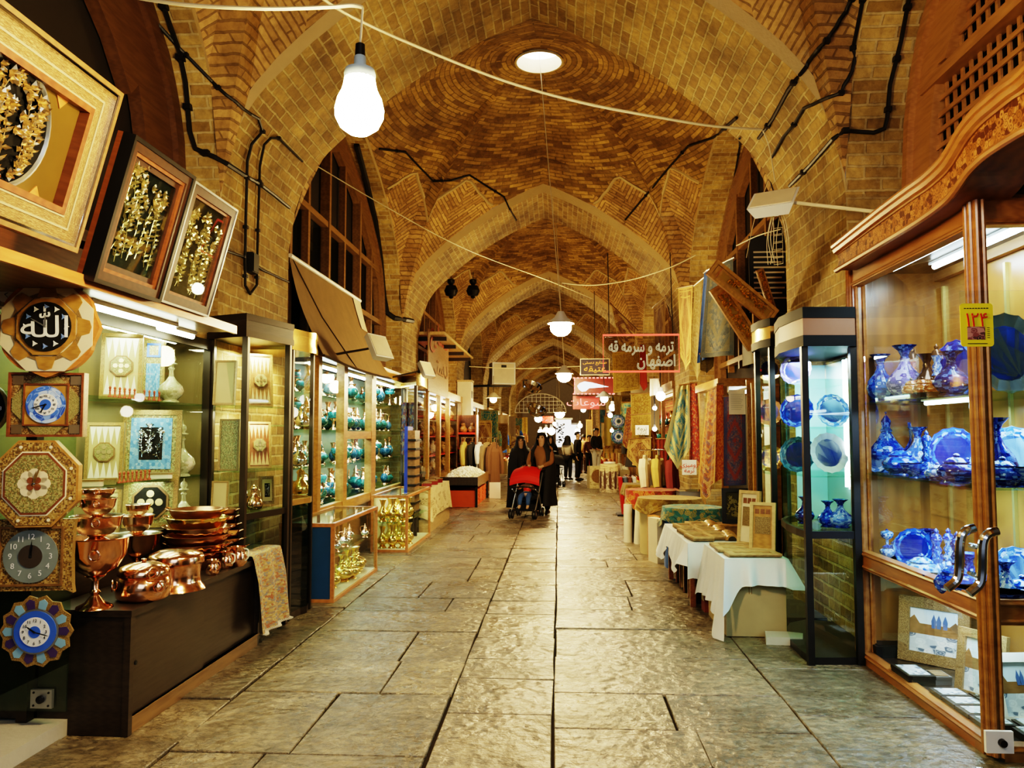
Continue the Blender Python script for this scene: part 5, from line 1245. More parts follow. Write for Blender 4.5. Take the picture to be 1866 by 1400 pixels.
a, b = aX(768, 572, -2.75), aX(838, 612, -2.75)
m = MB(); m.bx(-3.1, -2.3, 15.9, 21.3, 3.62, 3.68); m.build('plank', M_WOODL, t, world=True)
for k in range(4): m = MB(); m.bx(-3.0, -2.32, 16.3+k*1.5, 16.4+k*1.5, 3.54, 3.62); m.build('bearer', M_WOODD, t, world=True)
# hanging dark lanterns under the second far arch
for px, py, Y, lb in ((862, 530, 19.3, 'dark hanging lantern under the third bay vault, right one'), (822, 530, 19.0, 'dark hanging lantern under the third bay vault, left one')):
    p = aY(px, py, Y); t = thing('hanging_lantern', lb, 'lantern', p)
    m = MB(); m.lathe([(1e-4, -.2), (.05, -.18), (.05, -.14), (.12, -.12), (.17, 0), (.12, .12), (.04, .14), (.09, .2), (.09, .27), (.02, .3)], n=12); m.build('body', M_BLACK, t, 40)
    m = MB(); m.tube([(0, 0, .3), (0, 0, 5.6-p.z)], .008, 5); m.build('chain', M_BLACK, t)
# red shelf of pots, meter box, clothes on the third pier
t = thing('pot_rack', 'red shelved rack of round pots on the third left pier', 'rack', (-2.55, 21.0, 0))
z1 = aX(850, 757, -2.5).z
for x in (-2.66, -2.18): m = MB(); m.bx(x-.02, x+.02, 20.9, 21.4, 0, z1); m.build('side_panel', M_WOODR, t, world=True)
m = MB(); m.bx(-2.64, -2.2, 21.38, 21.4, 0, z1); m.build('back_panel', M_WOODR, t, world=True)
for k, z in enumerate((.85, 1.25, 1.65)):
    m = MB(); m.bx(-2.64, -2.2, 20.9, 21.38, z-.05, z); m.build('shelf', M_RED, t, world=True)
    for j in range(2): dup(gr, (-2.54+.24*j, 21.12, z), j, 'round brown pot on the %s red shelf of the pier rack, %s' % (('lower', 'middle', 'upper')[k], ('left', 'right')[j]), 'round pots on the red rack', sc=.72)
t = thing('meter_box', 'beige electric meter column fixed to the third left pier', 'meter box', (-2.45, 21.4, 2.0)); c = aX(850, 725, -2.5)
m = MB(); m.bx(-2.78, -2.4, 21.72, 22.3, 2.0, c.z+.45); m.build('box', M_CREAM, t, world=True); m = MB(); m.bx(-2.79, -2.38, 21.70, 22.32, c.z+.45, c.z+.5); m.build('cover', M_WOODL, t, world=True)
m = MB(); m.bx(-2.402, -2.39, 21.85, 22.1, c.z, c.z+.2); m.build('window', M_BLACK, t, world=True)
def garment(name, label, cat, loc, w, h, mat, rz=0, group=None, sleeves=True, d=.14):
    t = thing(name, label, cat, loc, rz, group)
    prof = [(0, .2), (.08, .46), (.16, .5), (.3, .42), (.6, .46), (1, .56)]
    def body(u, v):
        a = 2*PI*u; r = interp(prof, v)*w
        fold = 1+.08*math.sin(u*PI*2*7)*v
        return Vector((math.cos(a)*r*fold, math.sin(a)*d*(1.1 if v > .1 else .5)*fold, -v*h))
    m = MB(); m.grid(body, 28, 10); m.build('body', mat, t, True)
    if sleeves:
        for sg in (-1, 1): m = MB(); m.tube([(sg*w*.4, 0, -.1*h), (sg*w*.56, 0, -.28*h), (sg*w*.62, -.02, -.5*h), (sg*w*.62, -.03, -.66*h)], [.07, .075, .07, .06], 8); m.build('sleeve', mat, t, True)
    m = MB(); m.tube(smooth_path([(0, 0, -.02*h), (0, 0, .07), (.03, 0, .1), (.05, 0, .07)], 4), .006, 5); m.beam((-w*.35, 0, -.03), (w*.35, 0, -.03), .02, .015); m.build('hanger', M_WOODL, t)
    return t
M_KHAKI = plain('khaki_cloth', (.25, .18, .10), .85, var=.25); M_MUST = plain('mustard_cloth', (.50, .38, .12), .85, var=.2); M_BLKC = plain('black_cloth', (.02, .018, .018), .8, var=.3)
t = thing('clothes_rail', 'metal clothes rail beside the passage beyond the shell stand', 'clothes rail', (-2.0, 21.2, 0))
m = MB(); m.tube([(-2.55, 20.75, 0), (-2.55, 20.75, 1.52), (-1.62, 20.75, 1.52), (-1.62, 20.75, 0)], .018, 8); m.build('frame', M_CHROME, t, 50, world=True)
m = MB(); m.beam((-2.55, 20.5, .02), (-2.55, 21, .02), .03); m.beam((-1.62, 20.5, .02), (-1.62, 21, .02), .03); m.build('feet', M_CHROME, t, world=True)
for k, (x, mt, lb, h) in enumerate(((-2.45, M_MUST, 'mustard shirt on the clothes rail, leftmost', .9), (-2.25, M_BLKC, 'black shirt on the clothes rail beside the mustard one', .9), (-2.06, M_WHITE, 'white shirt on the clothes rail', .85), (-1.86, M_KHAKI, 'long khaki coat hanging on the clothes rail by the passage', 1.25), (-1.68, plain('brown_cloth', (.16, .08, .04), .85), 'brown coat at the passage end of the clothes rail', 1.25))):
    garment('hanging_coat' if h > 1 else 'hanging_shirt', lb, 'coat' if h > 1 else 'shirt', (x, 20.75 - (0, 0, 0, .02, .02)[k], 1.40), .36 if h < 1 else .40, h, mt, 1.3 if k < 3 else .85, d=.07)
t = thing('price_board', 'small white board leaning under the khaki coat', 'board', (-1.6, 20.0, .2)); m = MB(); m.bx(-.14, .14, -.01, .01, -.2, .2); m.build('sheet', M_PAPER, t); m = MB(); m.tube([(0, 0.01, -.2), (0, .05, .1), ], .01, 5); m.build('prop', M_BLACK, t)
t = thing('air_conditioner', 'beige air conditioner box high on the left wall beyond the third pier', 'air conditioner', aY(915, 682, 24.6), .25)
m = MB(); m.bx(-.36, .36, -.3, .3, -.34, .34); m.build('casing', M_CREAM, t); m = MB(); ringF(m, -.36, .36, -.34, .34, .04, -.32, -.3); m.build('front_frame', M_WHITE, t); m = MB(); m.bx(-.08, .08, -.31, -.3, .18, .26); m.build('grille', M_BLACK, t)
m = MB(); m.beam((-.3, .1, -.34), (-1.0, .4, -.36), .04); m.beam((.3, .1, -.36), (-1.0, .4, -.38), .04); m.build('bracket', M_BLACK, t)
# ================================================================ RIGHT: carved wooden display case
XF = 2.12
yf = aX(1556, 800, XF).y; yn = aX(1783, 800, XF).y
zbot = aX(1567, 1190, XF).z; zmid0 = aX(1567, 1030, XF).z; zmid1 = aX(1567, 1003, XF).z; ztop = aX(1562, 518, XF).z; zhead = aX(1560, 492, XF).z
XBK = 2.78; NX = 3.25
M_CASEW = wood('case_wood', (.46, .21, .06), (.24, .09, .025), .3, (1, 1, 6)); M_BURL = wood('amber_burl', (.36, .17, .04), (.18, .075, .018), .3, (1, 1, 1), 2)
M_CARVE = inlay('carved_lattice', [(.40, .17, .05), (.10, .03, .01), (.50, .24, .08), (.30, .12, .03)], 30, .4, co='Object')
t = thing('carved_display_case', 'large carved wooden display case of blue enamelware, right of the passage', 'display case', (2.4, 5, 0))
def cs(nm, x0, x1, y0, y1, z0, z1, mat=M_CASEW): m = MB(); m.bx(x0, x1, y0, y1, z0, z1); return m.build(nm, mat, t, world=True)
def fluted(nm, x0, x1, y0, y1, z0, z1):
    m = MB(); m.bx(x0, x1, y0, y1, z0, z1)
    for k in range(2):
        m.tube([(x0-.004, lerp(y0, y1, (k+.5)/2), z0), (x0-.004, lerp(y0, y1, (k+.5)/2), z1)], .014, 8); m.tube([(lerp(x0, x1, (k+.5)/2), y0-.004, z0), (lerp(x0, x1, (k+.5)/2), y0-.004, z1)], .014, 8)
    return m.build(nm, M_CASEW, t, 40, world=True)
fluted('post', XF, XF+.1, yf-.05, yf+.06, zbot, zhead+.05); fluted('corner_post', XF-.01, XF+.05, yn-.045, yn+.045, zbot-.03, zhead+.05)
for nm, z0, z1 in (('bottom_rail', zbot-.09, zbot+.02), ('middle_rail', zmid0-.02, zmid1), ('top_rail', ztop, zhead+.05)):
    cs(nm, XF+.0, XF+.07, yn+.06, yf-.05, z0, z1); cs(nm, XF+.05, NX, yn-.04, yn+.03, z0, z1)
    m = MB()
    for z in (z0+.02, z1-.02): m.tube([(XF, yn+.05, z), (XF, yf-.04, z)], .012, 6); m.tube([(XF+.05, yn-.04, z), (NX, yn-.04, z)], .012, 6)
    m.build('rail_moulding', M_CASEW, t, True, world=True)
cs('back_panel', XBK, XBK+.03, yn+.03, yf+.05, zbot, zhead, M_BURL); cs('end_panel', XF+.1, XBK, yf+.03, yf+.05, zbot, zhead, M_BURL)
cs('ceiling_panel', XF+.07, XBK, yn+.03, yf+.03, zhead, zhead+.03, M_DARKMET); cs('floor_panel', XF+.05, XBK, yn+.03, yf+.03, zbot-.03, zbot, M_WOODD)
cs('upper_floor', XF+.07, XBK, yn+.03, yf+.03, zmid0-.02, zmid0+.01, M_WOODD); cs('near_back_panel', XBK, NX+.1, yn+.55, yn+.58, zbot, zhead, plain('dusk_blue_back', (.07, .10, .13), .4))
cs('near_floor', XBK, NX, yn+.03, yn+.55, zmid0-.02, zmid0+.01, M_WOODD)
for nm, z0, z1 in (('upper_glass', zmid1, ztop), ('lower_glass', zbot+.02, zmid0-.02)):
    m = MB(); m.quad((XF+.03, yn+.05, z0), (XF+.03, yf-.04, z0), (XF+.03, yf-.04, z1), (XF+.03, yn+.05, z1)); m.quad((XF+.05, yn-.01, z0), (NX, yn-.01, z0), (NX, yn-.01, z1), (XF+.05, yn-.01, z1)); m.build(nm, M_GLASS, t, world=True)
RS1 = aX(1568, 735, XF+.05).z; RS2 = aX(1570, 861, XF+.05).z; RS3 = zmid0+.01
for z in (RS1, RS2):
    m = MB(); m.bx(XF+.06, XBK, yn+.03, yf+.02, z-.012, z); m.bx(XBK, NX, yn+.03, yn+.55, z-.012, z); m.build('glass_shelf', M_GLASSG, t, world=True)
for y in (yf-.02, 5.05):
    m = MB(); m.bx(XBK-.02, XBK, y-.012, y+.012, zmid1, ztop); m.build('shelf_standard', plain('brass_strip', (.6, .5, .2), .35, .8), t, world=True)
struct(MB().bx(XF+.02, 3.4, yn-.03, yf+.08, 0, zbot-.09).build('trim_3', plain('stone_plinth', (.42, .36, .27), .7, var=.3, bumpy=.5)))
# ogee pediment: carved band between two mouldings
up = [(1527, 457), (1600, 401), (1660, 357), (1697, 331), (1729, 301), (1749, 270), (1764, 245), (1790, 214), (1818, 190), (1846, 167), (1880, 141)]
lo = [(1527, 493), (1600, 450), (1660, 414), (1701, 387), (1729, 365), (1747, 344), (1768, 314), (1796, 286), (1830, 262), (1866, 240), (1900, 219)]
XP = 1.99; UP = [aX(a, b, XP) for a, b in up]; LO = [aX(a, b, XP) for a, b in lo]
pk = UP[-1].y-.9; UP += [Vector((XP, UP[-1].y-.35, UP[-1].z+.07)), Vector((XP, pk, UP[-1].z+.09))]; LO += [Vector((XP, LO[-1].y-.35, LO[-1].z+.07)), Vector((XP, pk, LO[-1].z+.09))]
UP = smooth_path(UP, 4); LO = smooth_path(LO, 4)
m = MB()
for k in range(len(UP)-1): m.quad(LO[k], LO[k+1], UP[k+1], UP[k])
m.build('carved_band', M_CARVE, t, world=True)
m = MB()
for L_, r_ in ((UP, .028), (LO, .02)):
    m.tube([p+Vector((-.012, 0, 0)) for p in L_], r_, 8)
m.tube([p+Vector((-.03, 0, .03)) for p in UP], .022, 8); m.tube([u.lerp(l, .14)+Vector((-.004, 0, 0)) for u, l in zip(UP, LO)], .012, 6)
m.build('pediment_moulding', M_CASEW, t, True, world=True)
m = MB(); back = Vector((.3, 0, 0))
for k in range(len(UP)-1):
    m.quad(LO[k+1], LO[k], LO[k]+back, LO[k+1]+back); m.quad(UP[k], UP[k+1], UP[k+1]+back, UP[k]+back)
m.quad(LO[0], UP[0], UP[0]+back, LO[0]+back); m.build('pediment_soffit', M_WOODR, t, world=True)
m = MB(); m.bx(2.32, 2.36, pk, yn+.02, zhead+.05, LO[-1].z+.1); m.build('transom_board', plain('dark_green_board', (.03, .045, .035), .25), t, world=True)
for k, (x, y0, y1, lb) in enumerate(((2.30, 4.4, 5.55, 'front one at top of the carved case'), (2.55, 4.35, 5.5, 'rear one standing for a reflection in the carved case'))):  # rear tube is added where the front tube shows reflected
    g = thing('fluorescent_tube', 'lit white fluorescent tube, '+lb, 'lamp', (x, y0, zhead-.02)); m = MB(); m.tube([(x, y0, zhead-.035), (x, y1, zhead-.035)], .018, 8); m.build('tube', emit('tube_glow_blue', (.70, .90, 1.0), 26), g, True, world=True)
    m = MB(); m.bx(x-.025, x+.025, y0-.03, y1+.03, zhead-.017, zhead-.001); m.build('batten', M_WHITE, g, world=True)
g = thing('fluorescent_tube', 'lit white fluorescent tube in the near end of the carved case', 'lamp', (2.5, yn+.3, zhead-.02)); m = MB(); m.tube([(2.5, yn+.3, zhead-.035), (3.15, yn+.3, zhead-.035)], .018, 8); m.build('tube', MATS['tube_glow_blue'], g, True, world=True)
m = MB(); m.bx(2.47, 3.18, yn+.275, yn+.325, zhead-.017, zhead-.001); m.build('batten', M_WHITE, g, world=True)
g = thing('fluorescent_tube', 'short lit tube below the upper glass shelf of the carved case', 'lamp', (XF+.12, 4.4, RS1-.03)); m = MB(); m.tube([(XF+.12, 4.4, RS1-.035), (XF+.12, 5.0, RS1-.035)], .012, 8); m.build('tube', MATS['tube_glow_blue'], g, True, world=True)
m = MB(); m.bx(XF+.1, XF+.14, 4.38, 5.02, RS1-.022, RS1-.013); m.build('batten', M_WHITE, g, world=True)
# ---- blue enamelware
TRUMP = [(1e-4, 0), (.26, 0), (.3, .03), (.22, .07), (.34, .18), (.40, .3), (.33, .44), (.16, .6), (.09, .72), (.10, .76), (.08, .8), (.13, .9), (.26, 1), (.24, 1), (.08, .9)]
JAR = [(1e-4, 0), (.34, 0), (.32, .06), (.48, .25), (.52, .42), (.40, .6), (.30, .66), (.34, .7), (.22, .82), (.06, .88), (.1, .93), (.06, .98), (1e-4, 1)]
CANDLE = [(1e-4, 0), (.30, 0), (.36, .08), (.30, .2), (.12, .34), (.16, .42), (.09, .5), (.14, .58), (.08, .66), (.15, .78), (.12, .86), (.05, .9), (.07, .94), (1e-4, 1)]
BOWL = [(1e-4, 0), (.34, 0), (.28, .1), (.5, .35), (.78, .7), (.9, 1), (.86, 1), (.5, .5), (1e-4, .3)]
def enam(name, label, cat, prof, loc, h, w, mat, rim, cut=(3, 9), rz=0, ewer=False):
    h *= 1.08
    return_ = vessel(name, label, cat, prof, h, w, mat, rim, cut, loc, 'blue enamelware in the carved case', n=20, extra='ewer' if ewer else None); return_.rotation_euler.z = rz; return return_
def plate_(label, loc, r, mat, rz=.5, lean=.25, oval=1, grp='blue enamelware in the carved case', lob=16):
    t = thing('enamel_plate', label, 'plate', loc, group=grp, rot=Euler((-lean, 0, rz)))
    T = lambda pr: [(q*r, z*r) for q, z in pr]
    m = MB(); m.lathe(T([(1e-4, .03), (.62, .04), (.70, .07)]), (0, 0, r*oval), 40, axis=AXF, sq=(1, oval)); m.build('well', M_ENAML, t, True)
    m = MB(); m.lathe(T([(.70, .07), (.94, .13), (1, .15), (1, .12), (.7, .03), (1e-4, -.01)]), (0, 0, r*oval), 48, axis=AXF, sq=(1, oval), lobes=lob, amp=.025); m.build('rim', mat, t, True)
    return t
def rp(px, py, X, z): p = aX(px, py, X); return Vector((X, p.y, z)), p.y/FOC
def on_shelf(px, X, z): return rp(px, 800, X, z)
M_PURP = inlay('violet_enamel', [(.12, .08, .35), (.30, .25, .60), (.06, .04, .2), (.5, .5, .75)], 9, .15, ms=(2, 1.6)); M_AMB = inlay('amber_glass_pattern', [(.35, .10, .02), (.5, .22, .06), (.2, .05, .01), (.6, .4, .2)], 10, .2, ms=(2, 2)); M_BRN = plain('bronze_glaze', (.12, .06, .03), .2, .5)
for (px, X, h, w, nm, prof, mat, rim, lb, cut, ew) in (
 (1608, 2.30, 80, .8, 'trumpet_vase', TRUMP, M_ENAM, M_ENAMD, 'blue trumpet-mouthed vase, leftmost on the top shelf of the carved case', (3, 9), 0),
 (1653, 2.34, 92, .8, 'trumpet_vase', TRUMP, M_PURP, M_ENAMD, 'violet-blue trumpet-mouthed vase on the top shelf, second from the left', (3, 9), 0),
 (1668, 2.5, 92, .6, 'covered_vase', CANDLE, M_AMB, M_BRN, 'amber covered vase with brown finial on the top shelf', (5, 9), 0),
 (1693, 2.42, 76, .8, 'trumpet_vase', TRUMP, M_AMB, M_BRN, 'bronze-necked amber vase on the top shelf of the carved case', (3, 6), 0),
 (1712, 2.42, 92, .62, 'covered_vase', CANDLE, M_ENAML, M_BRN, 'tall covered vase with dark finial on the top shelf', (5, 9), 0),
 (1738, 2.32, 74, 1.0, 'trumpet_vase', TRUMP, M_ENAMD, M_ENAMD, 'large dark blue vase at right of the top shelf beside the post', (3, 9), 0)):
    p, s = on_shelf(px, X, RS1); enam(nm, lb, 'vase', prof, p, h*s, w, mat, rim, cut)
for k, (px, X, d_) in enumerate(((1640, 2.45, 24), (1664, 2.24, 26), (1684, 2.24, 26), (1702, 2.24, 24))):
    p, s = on_shelf(px, X, RS1); enam('small_jar', 'small amber patterned jar on the top shelf of carved case, %s' % ('behind the violet vase', 'left of three in front', 'middle of three in front', 'right of three in front')[k], 'jar', JAR, p, d_*s*1.35, .85, M_AMB if k else M_PURP, M_BRN)
p, s = on_shelf(1745, 2.62, RS1); plate_('tall oval blue plate standing at the back of the top shelf', p, 40*s, M_ENAMD, -.9, .12, 1.35)
p, s = on_shelf(1614, 2.36, RS2); enam('enamel_ewer', 'tall blue ewer with handle and spout on the middle shelf', 'ewer', EWER, p, 104*s, .85, M_ENAM, M_ENAMD, (3, 7), 2.6, True)
p, s = on_shelf(1594, 2.26, RS2); plate_('pale blue plate leaning at left end of the middle shelf', p, 26*s, M_ENAML, -.8, .3)
p, s = on_shelf(1733, 2.55, RS2); plate_('large scalloped blue plate standing at right of the middle shelf', p, 43*s, M_ENAM, -.8, .2)
for (px, X, h, w, nm, prof, mat, lb, cat) in (
 (1640, 2.30, 46, 1.2, 'lidded_jar', JAR, M_ENAM, 'squat blue lidded jar beside the ewer on the middle shelf', 'jar'),
 (1672, 2.5, 76, .8, 'trumpet_vase', TRUMP, M_ENAML, 'pale blue small vase behind the bowls on the middle shelf', 'vase'),
 (1688, 2.3, 78, .7, 'covered_vase', CANDLE, M_ENAM, 'blue covered candlestick vase in the middle of the middle shelf', 'vase'),
 (1706, 2.22, 30, 1.3, 'lidded_jar', JAR, M_ENAML, 'small pale lidded jar at the front of the middle shelf', 'jar'),
 (1742, 2.24, 48, 1.25, 'lidded_jar', JAR, M_ENAMD, 'dark blue wide jar at right front of the middle shelf', 'jar'),
 (1664, 2.22, 24, 1.0, 'enamel_bowl', BOWL, M_ENAM, 'small blue bowl at the front of the middle shelf', 'bowl'),
 (1762, 2.34, 40, .9, 'lidded_jar', JAR, M_ENAM, 'blue jar next to the fluted post on the middle shelf', 'jar')):
    p, s = on_shelf(px, X, RS2); enam(nm, lb, cat, prof, p, h*s, w, mat, M_ENAMD, rz=px)
p, s = on_shelf(1652, 2.58, RS2); t = thing('enamel_tray', 'long blue enamel tray standing at the back of the middle shelf', 'tray', p, -.9); m = MB(); m.bx(-.12, .12, -.02, 0, 0, .16); m.build('tray_base', M_ENAMD, t); m = MB(); ringF(m, -.13, .13, -.005, .165, .02, -.03, -.005); m.build('rim', M_ENAM, t)
for (px, X, h, w, nm, prof, mat, lb, cat) in (
 (1611, 2.26, 34, 1.0, 'footed_bowl', GOB, M_ENAML, 'lower blue and white footed bowl at left of the case floor', 'bowl'),
 (1633, 2.44, 44, 1.2, 'lidded_jar', JAR, M_ENAM, 'round blue jar behind the scalloped plate', 'jar'),
 (1672, 2.26, 44, 1.2, 'lidded_jar', JAR, M_ENAML, 'pale blue round jar in front of the scalloped plate', 'jar'),
 (1700, 2.36, 84, .72, 'covered_vase', CANDLE, M_ENAM, 'blue candlestick vase on the case floor, left of a pair', 'vase'),
 (1722, 2.48, 80, .72, 'covered_vase', CANDLE, M_ENAML, 'paler candlestick vase between two others on the case floor', 'vase'),
 (1737, 2.30, 98, .72, 'covered_vase', CANDLE, M_ENAM, 'tallest blue candlestick vase on the case floor', 'vase'),
 (1700, 2.2, 26, 1.0, 'enamel_bowl', BOWL, M_ENAMD, 'small dark blue bowl at front of the case floor', 'bowl'),
 (1732, 2.2, 62, 1.0, 'lidded_jar', JAR, M_ENAM, 'large blue lidded jar at front right of the case floor', 'jar'),
 (1758, 2.34, 66, 1.0, 'trumpet_vase', TRUMP, M_ENAMD, 'dark blue vase by the fluted post on the case floor', 'vase'),
 (1762, 2.2, 30, 1.1, 'enamel_bowl', BOWL, M_ENAM, 'blue bowl by the fluted post at the front of the case floor', 'bowl'),
 (1686, 2.55, 60, .9, 'trumpet_vase', TRUMP, M_ENAMD, 'dark vase at the back of the case floor', 'vase')):
    p, s = on_shelf(px, X, RS3); enam(nm, lb, cat, prof, p, h*s, w, mat, M_ENAMD, rz=px)
p, s = on_shelf(1611, 2.26, RS3); p.z += 34*s; enam('footed_bowl', 'upper blue and white footed bowl stacked on another', 'bowl', GOB, p, 30*s, .95, M_ENAML, M_ENAMD)
p, s = on_shelf(1655, 2.42, RS3); plate_('blue scalloped plate standing on the case floor at left', p, 34*s, M_ENAM, -.8, .3)
# near end of the case, seen past the open glass door
def nr(px, z, Y): p = aY(px, 800, Y); return Vector((p.x, Y, z)), Y/FOC
p, s = nr(1842, RS1, yn+.34); plate_('big embossed silver-blue plate at the right edge, upper shelf', p, 62*s, plain('silver_blue', (.35, .48, .58), .25, .9, var=.3), 0, .1, 1.15)
p, s = nr(1846, RS2, yn+.4); plate_('large pale blue plate at the right edge, middle shelf', p, 50*s, M_ENAML, 0, .1)
p, s = nr(1840, RS3, yn+.42); plate_('pale scalloped plate at the right edge, case floor', p, 46*s, M_ENAML, 0, .12)
for (px, z, dy, h, w, nm, prof, mat, lb, cat) in (
 (1815, RS2, .25, 110, .7, 'trumpet_vase', TRUMP, M_ENAMD, 'dark blue vase left of the pale plate at the right edge', 'vase'), (1825, RS2, .12, 50, 1.1, 'lidded_jar', JAR, M_ENAM, 'blue jar in front of the pale plate at the right edge', 'jar'),
 (1858, RS2, .12, 32, 1.1, 'enamel_bowl', BOWL, M_ENAML, 'small white bowl in front of the pale plate at the right edge', 'bowl'),
 (1822, RS3, .22, 76, .9, 'trumpet_vase', TRUMP, M_ENAML, 'pale vase before the scalloped plate at the right edge', 'vase'), (1854, RS3, .2, 56, 1.2, 'lidded_jar', JAR, M_ENAM, 'round blue jar at the far right of the case floor', 'jar'), (1814, RS3, .1, 36, 1.1, 'enamel_bowl', BOWL, M_ENAMD, 'dark blue bowl behind the door handle', 'bowl'), (1838, RS3, .1, 32, 1.0, 'enamel_bowl', BOWL, M_ENAM, 'blue bowl right of the door handle on the case floor', 'bowl')):
    p, s = nr(px, z, yn+dy); enam(nm, lb, cat, prof, p, h*s, w, mat, M_ENAMD, rz=px)
# lower compartment: miniature paintings and boxes
M_MINI = inlay('miniature_painting', [(.62, .68, .68), (.50, .56, .58), (.72, .74, .70), (.12, .16, .22)], 5, .4)
def mini(name, label, loc, W, H, rz, lean=.15, frame=M_KHATD):
    t = thing(name, label, 'picture', loc, rot=Euler((-lean, 0, rz)))
    m = MB(); ringF(m, -W/2, W/2, 0, H, W*.16, -.03, 0); m.build('frame', frame, t); m = MB(); m.bx(-W*.36, W*.36, -.012, 0, W*.14, H-W*.14); m.build('painting', plain('pale_sky', (.62, .72, .74), .5), t)
    m = MB(); m.M = FRONT; m.prism([(-W*.34, W*.16), (W*.34, W*.16), (W*.34, H*.42), (W*.1, H*.55), (-W*.12, H*.55), (-W*.34, H*.45)], .012, .014); m.build('painted_square', M_MINI, t)
    m = MB(); m.M = FRONT; m.prism([(-W*.36, H*.44), (W*.36, H*.44), (W*.36, H*.62), (W*.3, H*.68), (W*.22, H*.6), (-W*.2, H*.6), (-W*.28, H*.72), (-W*.36, H*.64)], .0135, .0145); m.build('painted_arcades', M_WOODB, t)
    m = MB(); m.M = FRONT
    for x in (.0, .07, .16): m.prism([(W*x-W*.028, H*.55), (W*x+W*.028, H*.55), (W*x+W*.034, H*.66), (W*x, H*.76), (W*x-W*.034, H*.66)], .0145, .016)
    m.build('painted_minarets', plain('painted_blue', (.08, .14, .3), .5), t); return t
p, s = on_shelf(1688, 2.5, zbot); mini('miniature_painting', 'framed miniature of a city square standing in the lower compartment', p, 116*s, 112*s, -.75)
p, s = on_shelf(1770, 2.42, zbot); mini('miniature_painting', 'second framed miniature half hidden by the fluted corner post', p, 90*s, 120*s, -1.1)
p, s = nr(1850, zbot, yn+.3); mini('miniature_painting', 'framed miniature in the near lower pane at the right edge', p, 100*s, 120*s, .1, .3, M_PAPER)
def flat_box(label, loc, a, b, h, rz, base, top):
    t = thing('lacquer_box', label, 'box', loc, rz); m = MB(); m.bx(-a/2, a/2, -b/2, b/2, 0, h*.65); m.build('box_base', base, t); m = MB(); m.bx(-a/2-.003, a/2+.003, -b/2-.003, b/2+.003, h*.65, h); m.build('lid', base, t)
    m = MB(); m.bx(-a*.4, a*.4, -b*.4, b*.4, h, h+.004); m.build('lid_painting', top, t); return t
for k, (px, X, a, b, h, mt, tp, lb) in enumerate(((1600, 2.3, .22, .3, .075, M_BLACK, M_BLACK, 'black lacquer box at far end of the lower compartment'), (1650, 2.22, .16, .26, .06, M_BLACK, M_MINI, 'black lacquer box with painted lid before the square miniature'), (1695, 2.36, .1, .14, .05, M_STEELG, M_KHATD, 'small grey casket beside the square miniature'))):
    p, s = on_shelf(px, X, zbot); flat_box(lb, p, a, b, h, 0, mt, tp)
for k in range(8):
    r_, c_ = divmod(k, 2); y = 4.88-.155*r_; flat_box('flat box with painted white lid, %s row from corner post, %s' % (ORD[3-r_], ('by the glass', 'at the back')[c_]), (2.27+.19*c_, y, zbot), .17, .14, .045, 0, M_WOODD, M_MINI)
for k in range(2): flat_box('flat painted tile box in the near lower pane, %s' % ('left', 'right')[k], (2.42+.24*k, yn+.12, zbot), .2, .13, .04, 0, M_WOODD, M_MINI)
# ---- frameless glass door with chrome handle, lock and the yellow number card
YD = 3.80
t = thing('glass_door', 'open frameless glass door at right with chrome handle', 'door', (2.4, YD, .1)); xe = aY(1763, 900, YD).x; zt = aY(1763, 530, YD).z
m = MB(); m.bx(xe, xe+.95, YD, YD+.012, .1, zt); m.build('pane', glass('door_glass', (.93, .98, .97), .05), t, world=True)
hp = smooth_path([aY(a, b, YD-.05) for a, b in ((1818, 968), (1800, 974), (1791, 992), (1789, 1045), (1784, 1066), (1766, 1082))], 5)
m = MB(); m.tube(hp, .021, 10); m.build('handle', M_CHROME, t, True, world=True)
m = MB(); m.tube([p+Vector((-.045, .11, 0)) for p in hp], .021, 10); m.build('handle', M_CHROME, t, True, world=True)
for a, b in ((1791, 1000), (1789, 1052)):
    q = aY(a, b, YD-.05); m = MB(); m.tube([q, q+Vector((0, .11, 0))], .012, 8); m.build('handle_bolt', M_CHROME, t, True, world=True)
q = aY(1820, 1352, YD-.01); m = MB(); m.bx(q.x-.06, q.x+.06, YD-.02, YD-.001, q.z-.048, q.z+.048); m.build('lock_plate', M_WHITE, t, world=True)
m = MB(); m.lathe([(.018, 0), (.016, .02), (.006, .022)], (q.x+.008, YD-.02, q.z), 12, axis=AXF); m.build('lock_cylinder', M_BLACK, t, 40, world=True)
c0, c1 = aY(1751, 632, YD-.006), aY(1808, 553, YD-.006)
t = thing('number_card', 'yellow card with red Persian number stuck on the right glass door', 'sign', ((c0.x+c1.x)/2, YD-.006, c0.z)); W, H = c1.x-c0.x, c1.z-c0.z
m = MB(); m.M = FRONT; rr_ = W*.1; m.prism([(x0_+math.cos(a)*rr_, z0_+math.sin(a)*rr_) for x0_, z0_, a0 in ((W/2-rr_, H-rr_, 0), (-W/2+rr_, H-rr_, 1), (-W/2+rr_, rr_, 2), (W/2-rr_, rr_, 3)) for a in (PI/2*(a0+k/4) for k in range(5))], 0, .003); m.build('card', plain('yellow_card', (.80, .66, .03), .5, var=.03), t)
text('۱۲۴', W*.62, plain('card_red', (.65, .03, .02), .5, var=0), t, (0, -.0045, H*.60), 'number', sx=.88)
m = MB(); m.bx(-W*.3, W*.24, -.0042, -.003, H*.16, H*.46); m.build('card_photo', inlay('card_photo', [(.25, .08, .08), (.5, .25, .22), (.03, .02, .02), (.12, .05, .05)], 3, .5), t)
m = MB()
for k in range(9): m.bx(-W*.38+W*.085*k, -W*.38+W*.085*k+W*.06, -.0042, -.003, H*.875, H*.895)
for k in range(6): m.bx(W*.3, W*.38, -.0042, -.003, H*.2+k*H*.045, H*.2+k*H*.045+H*.012)
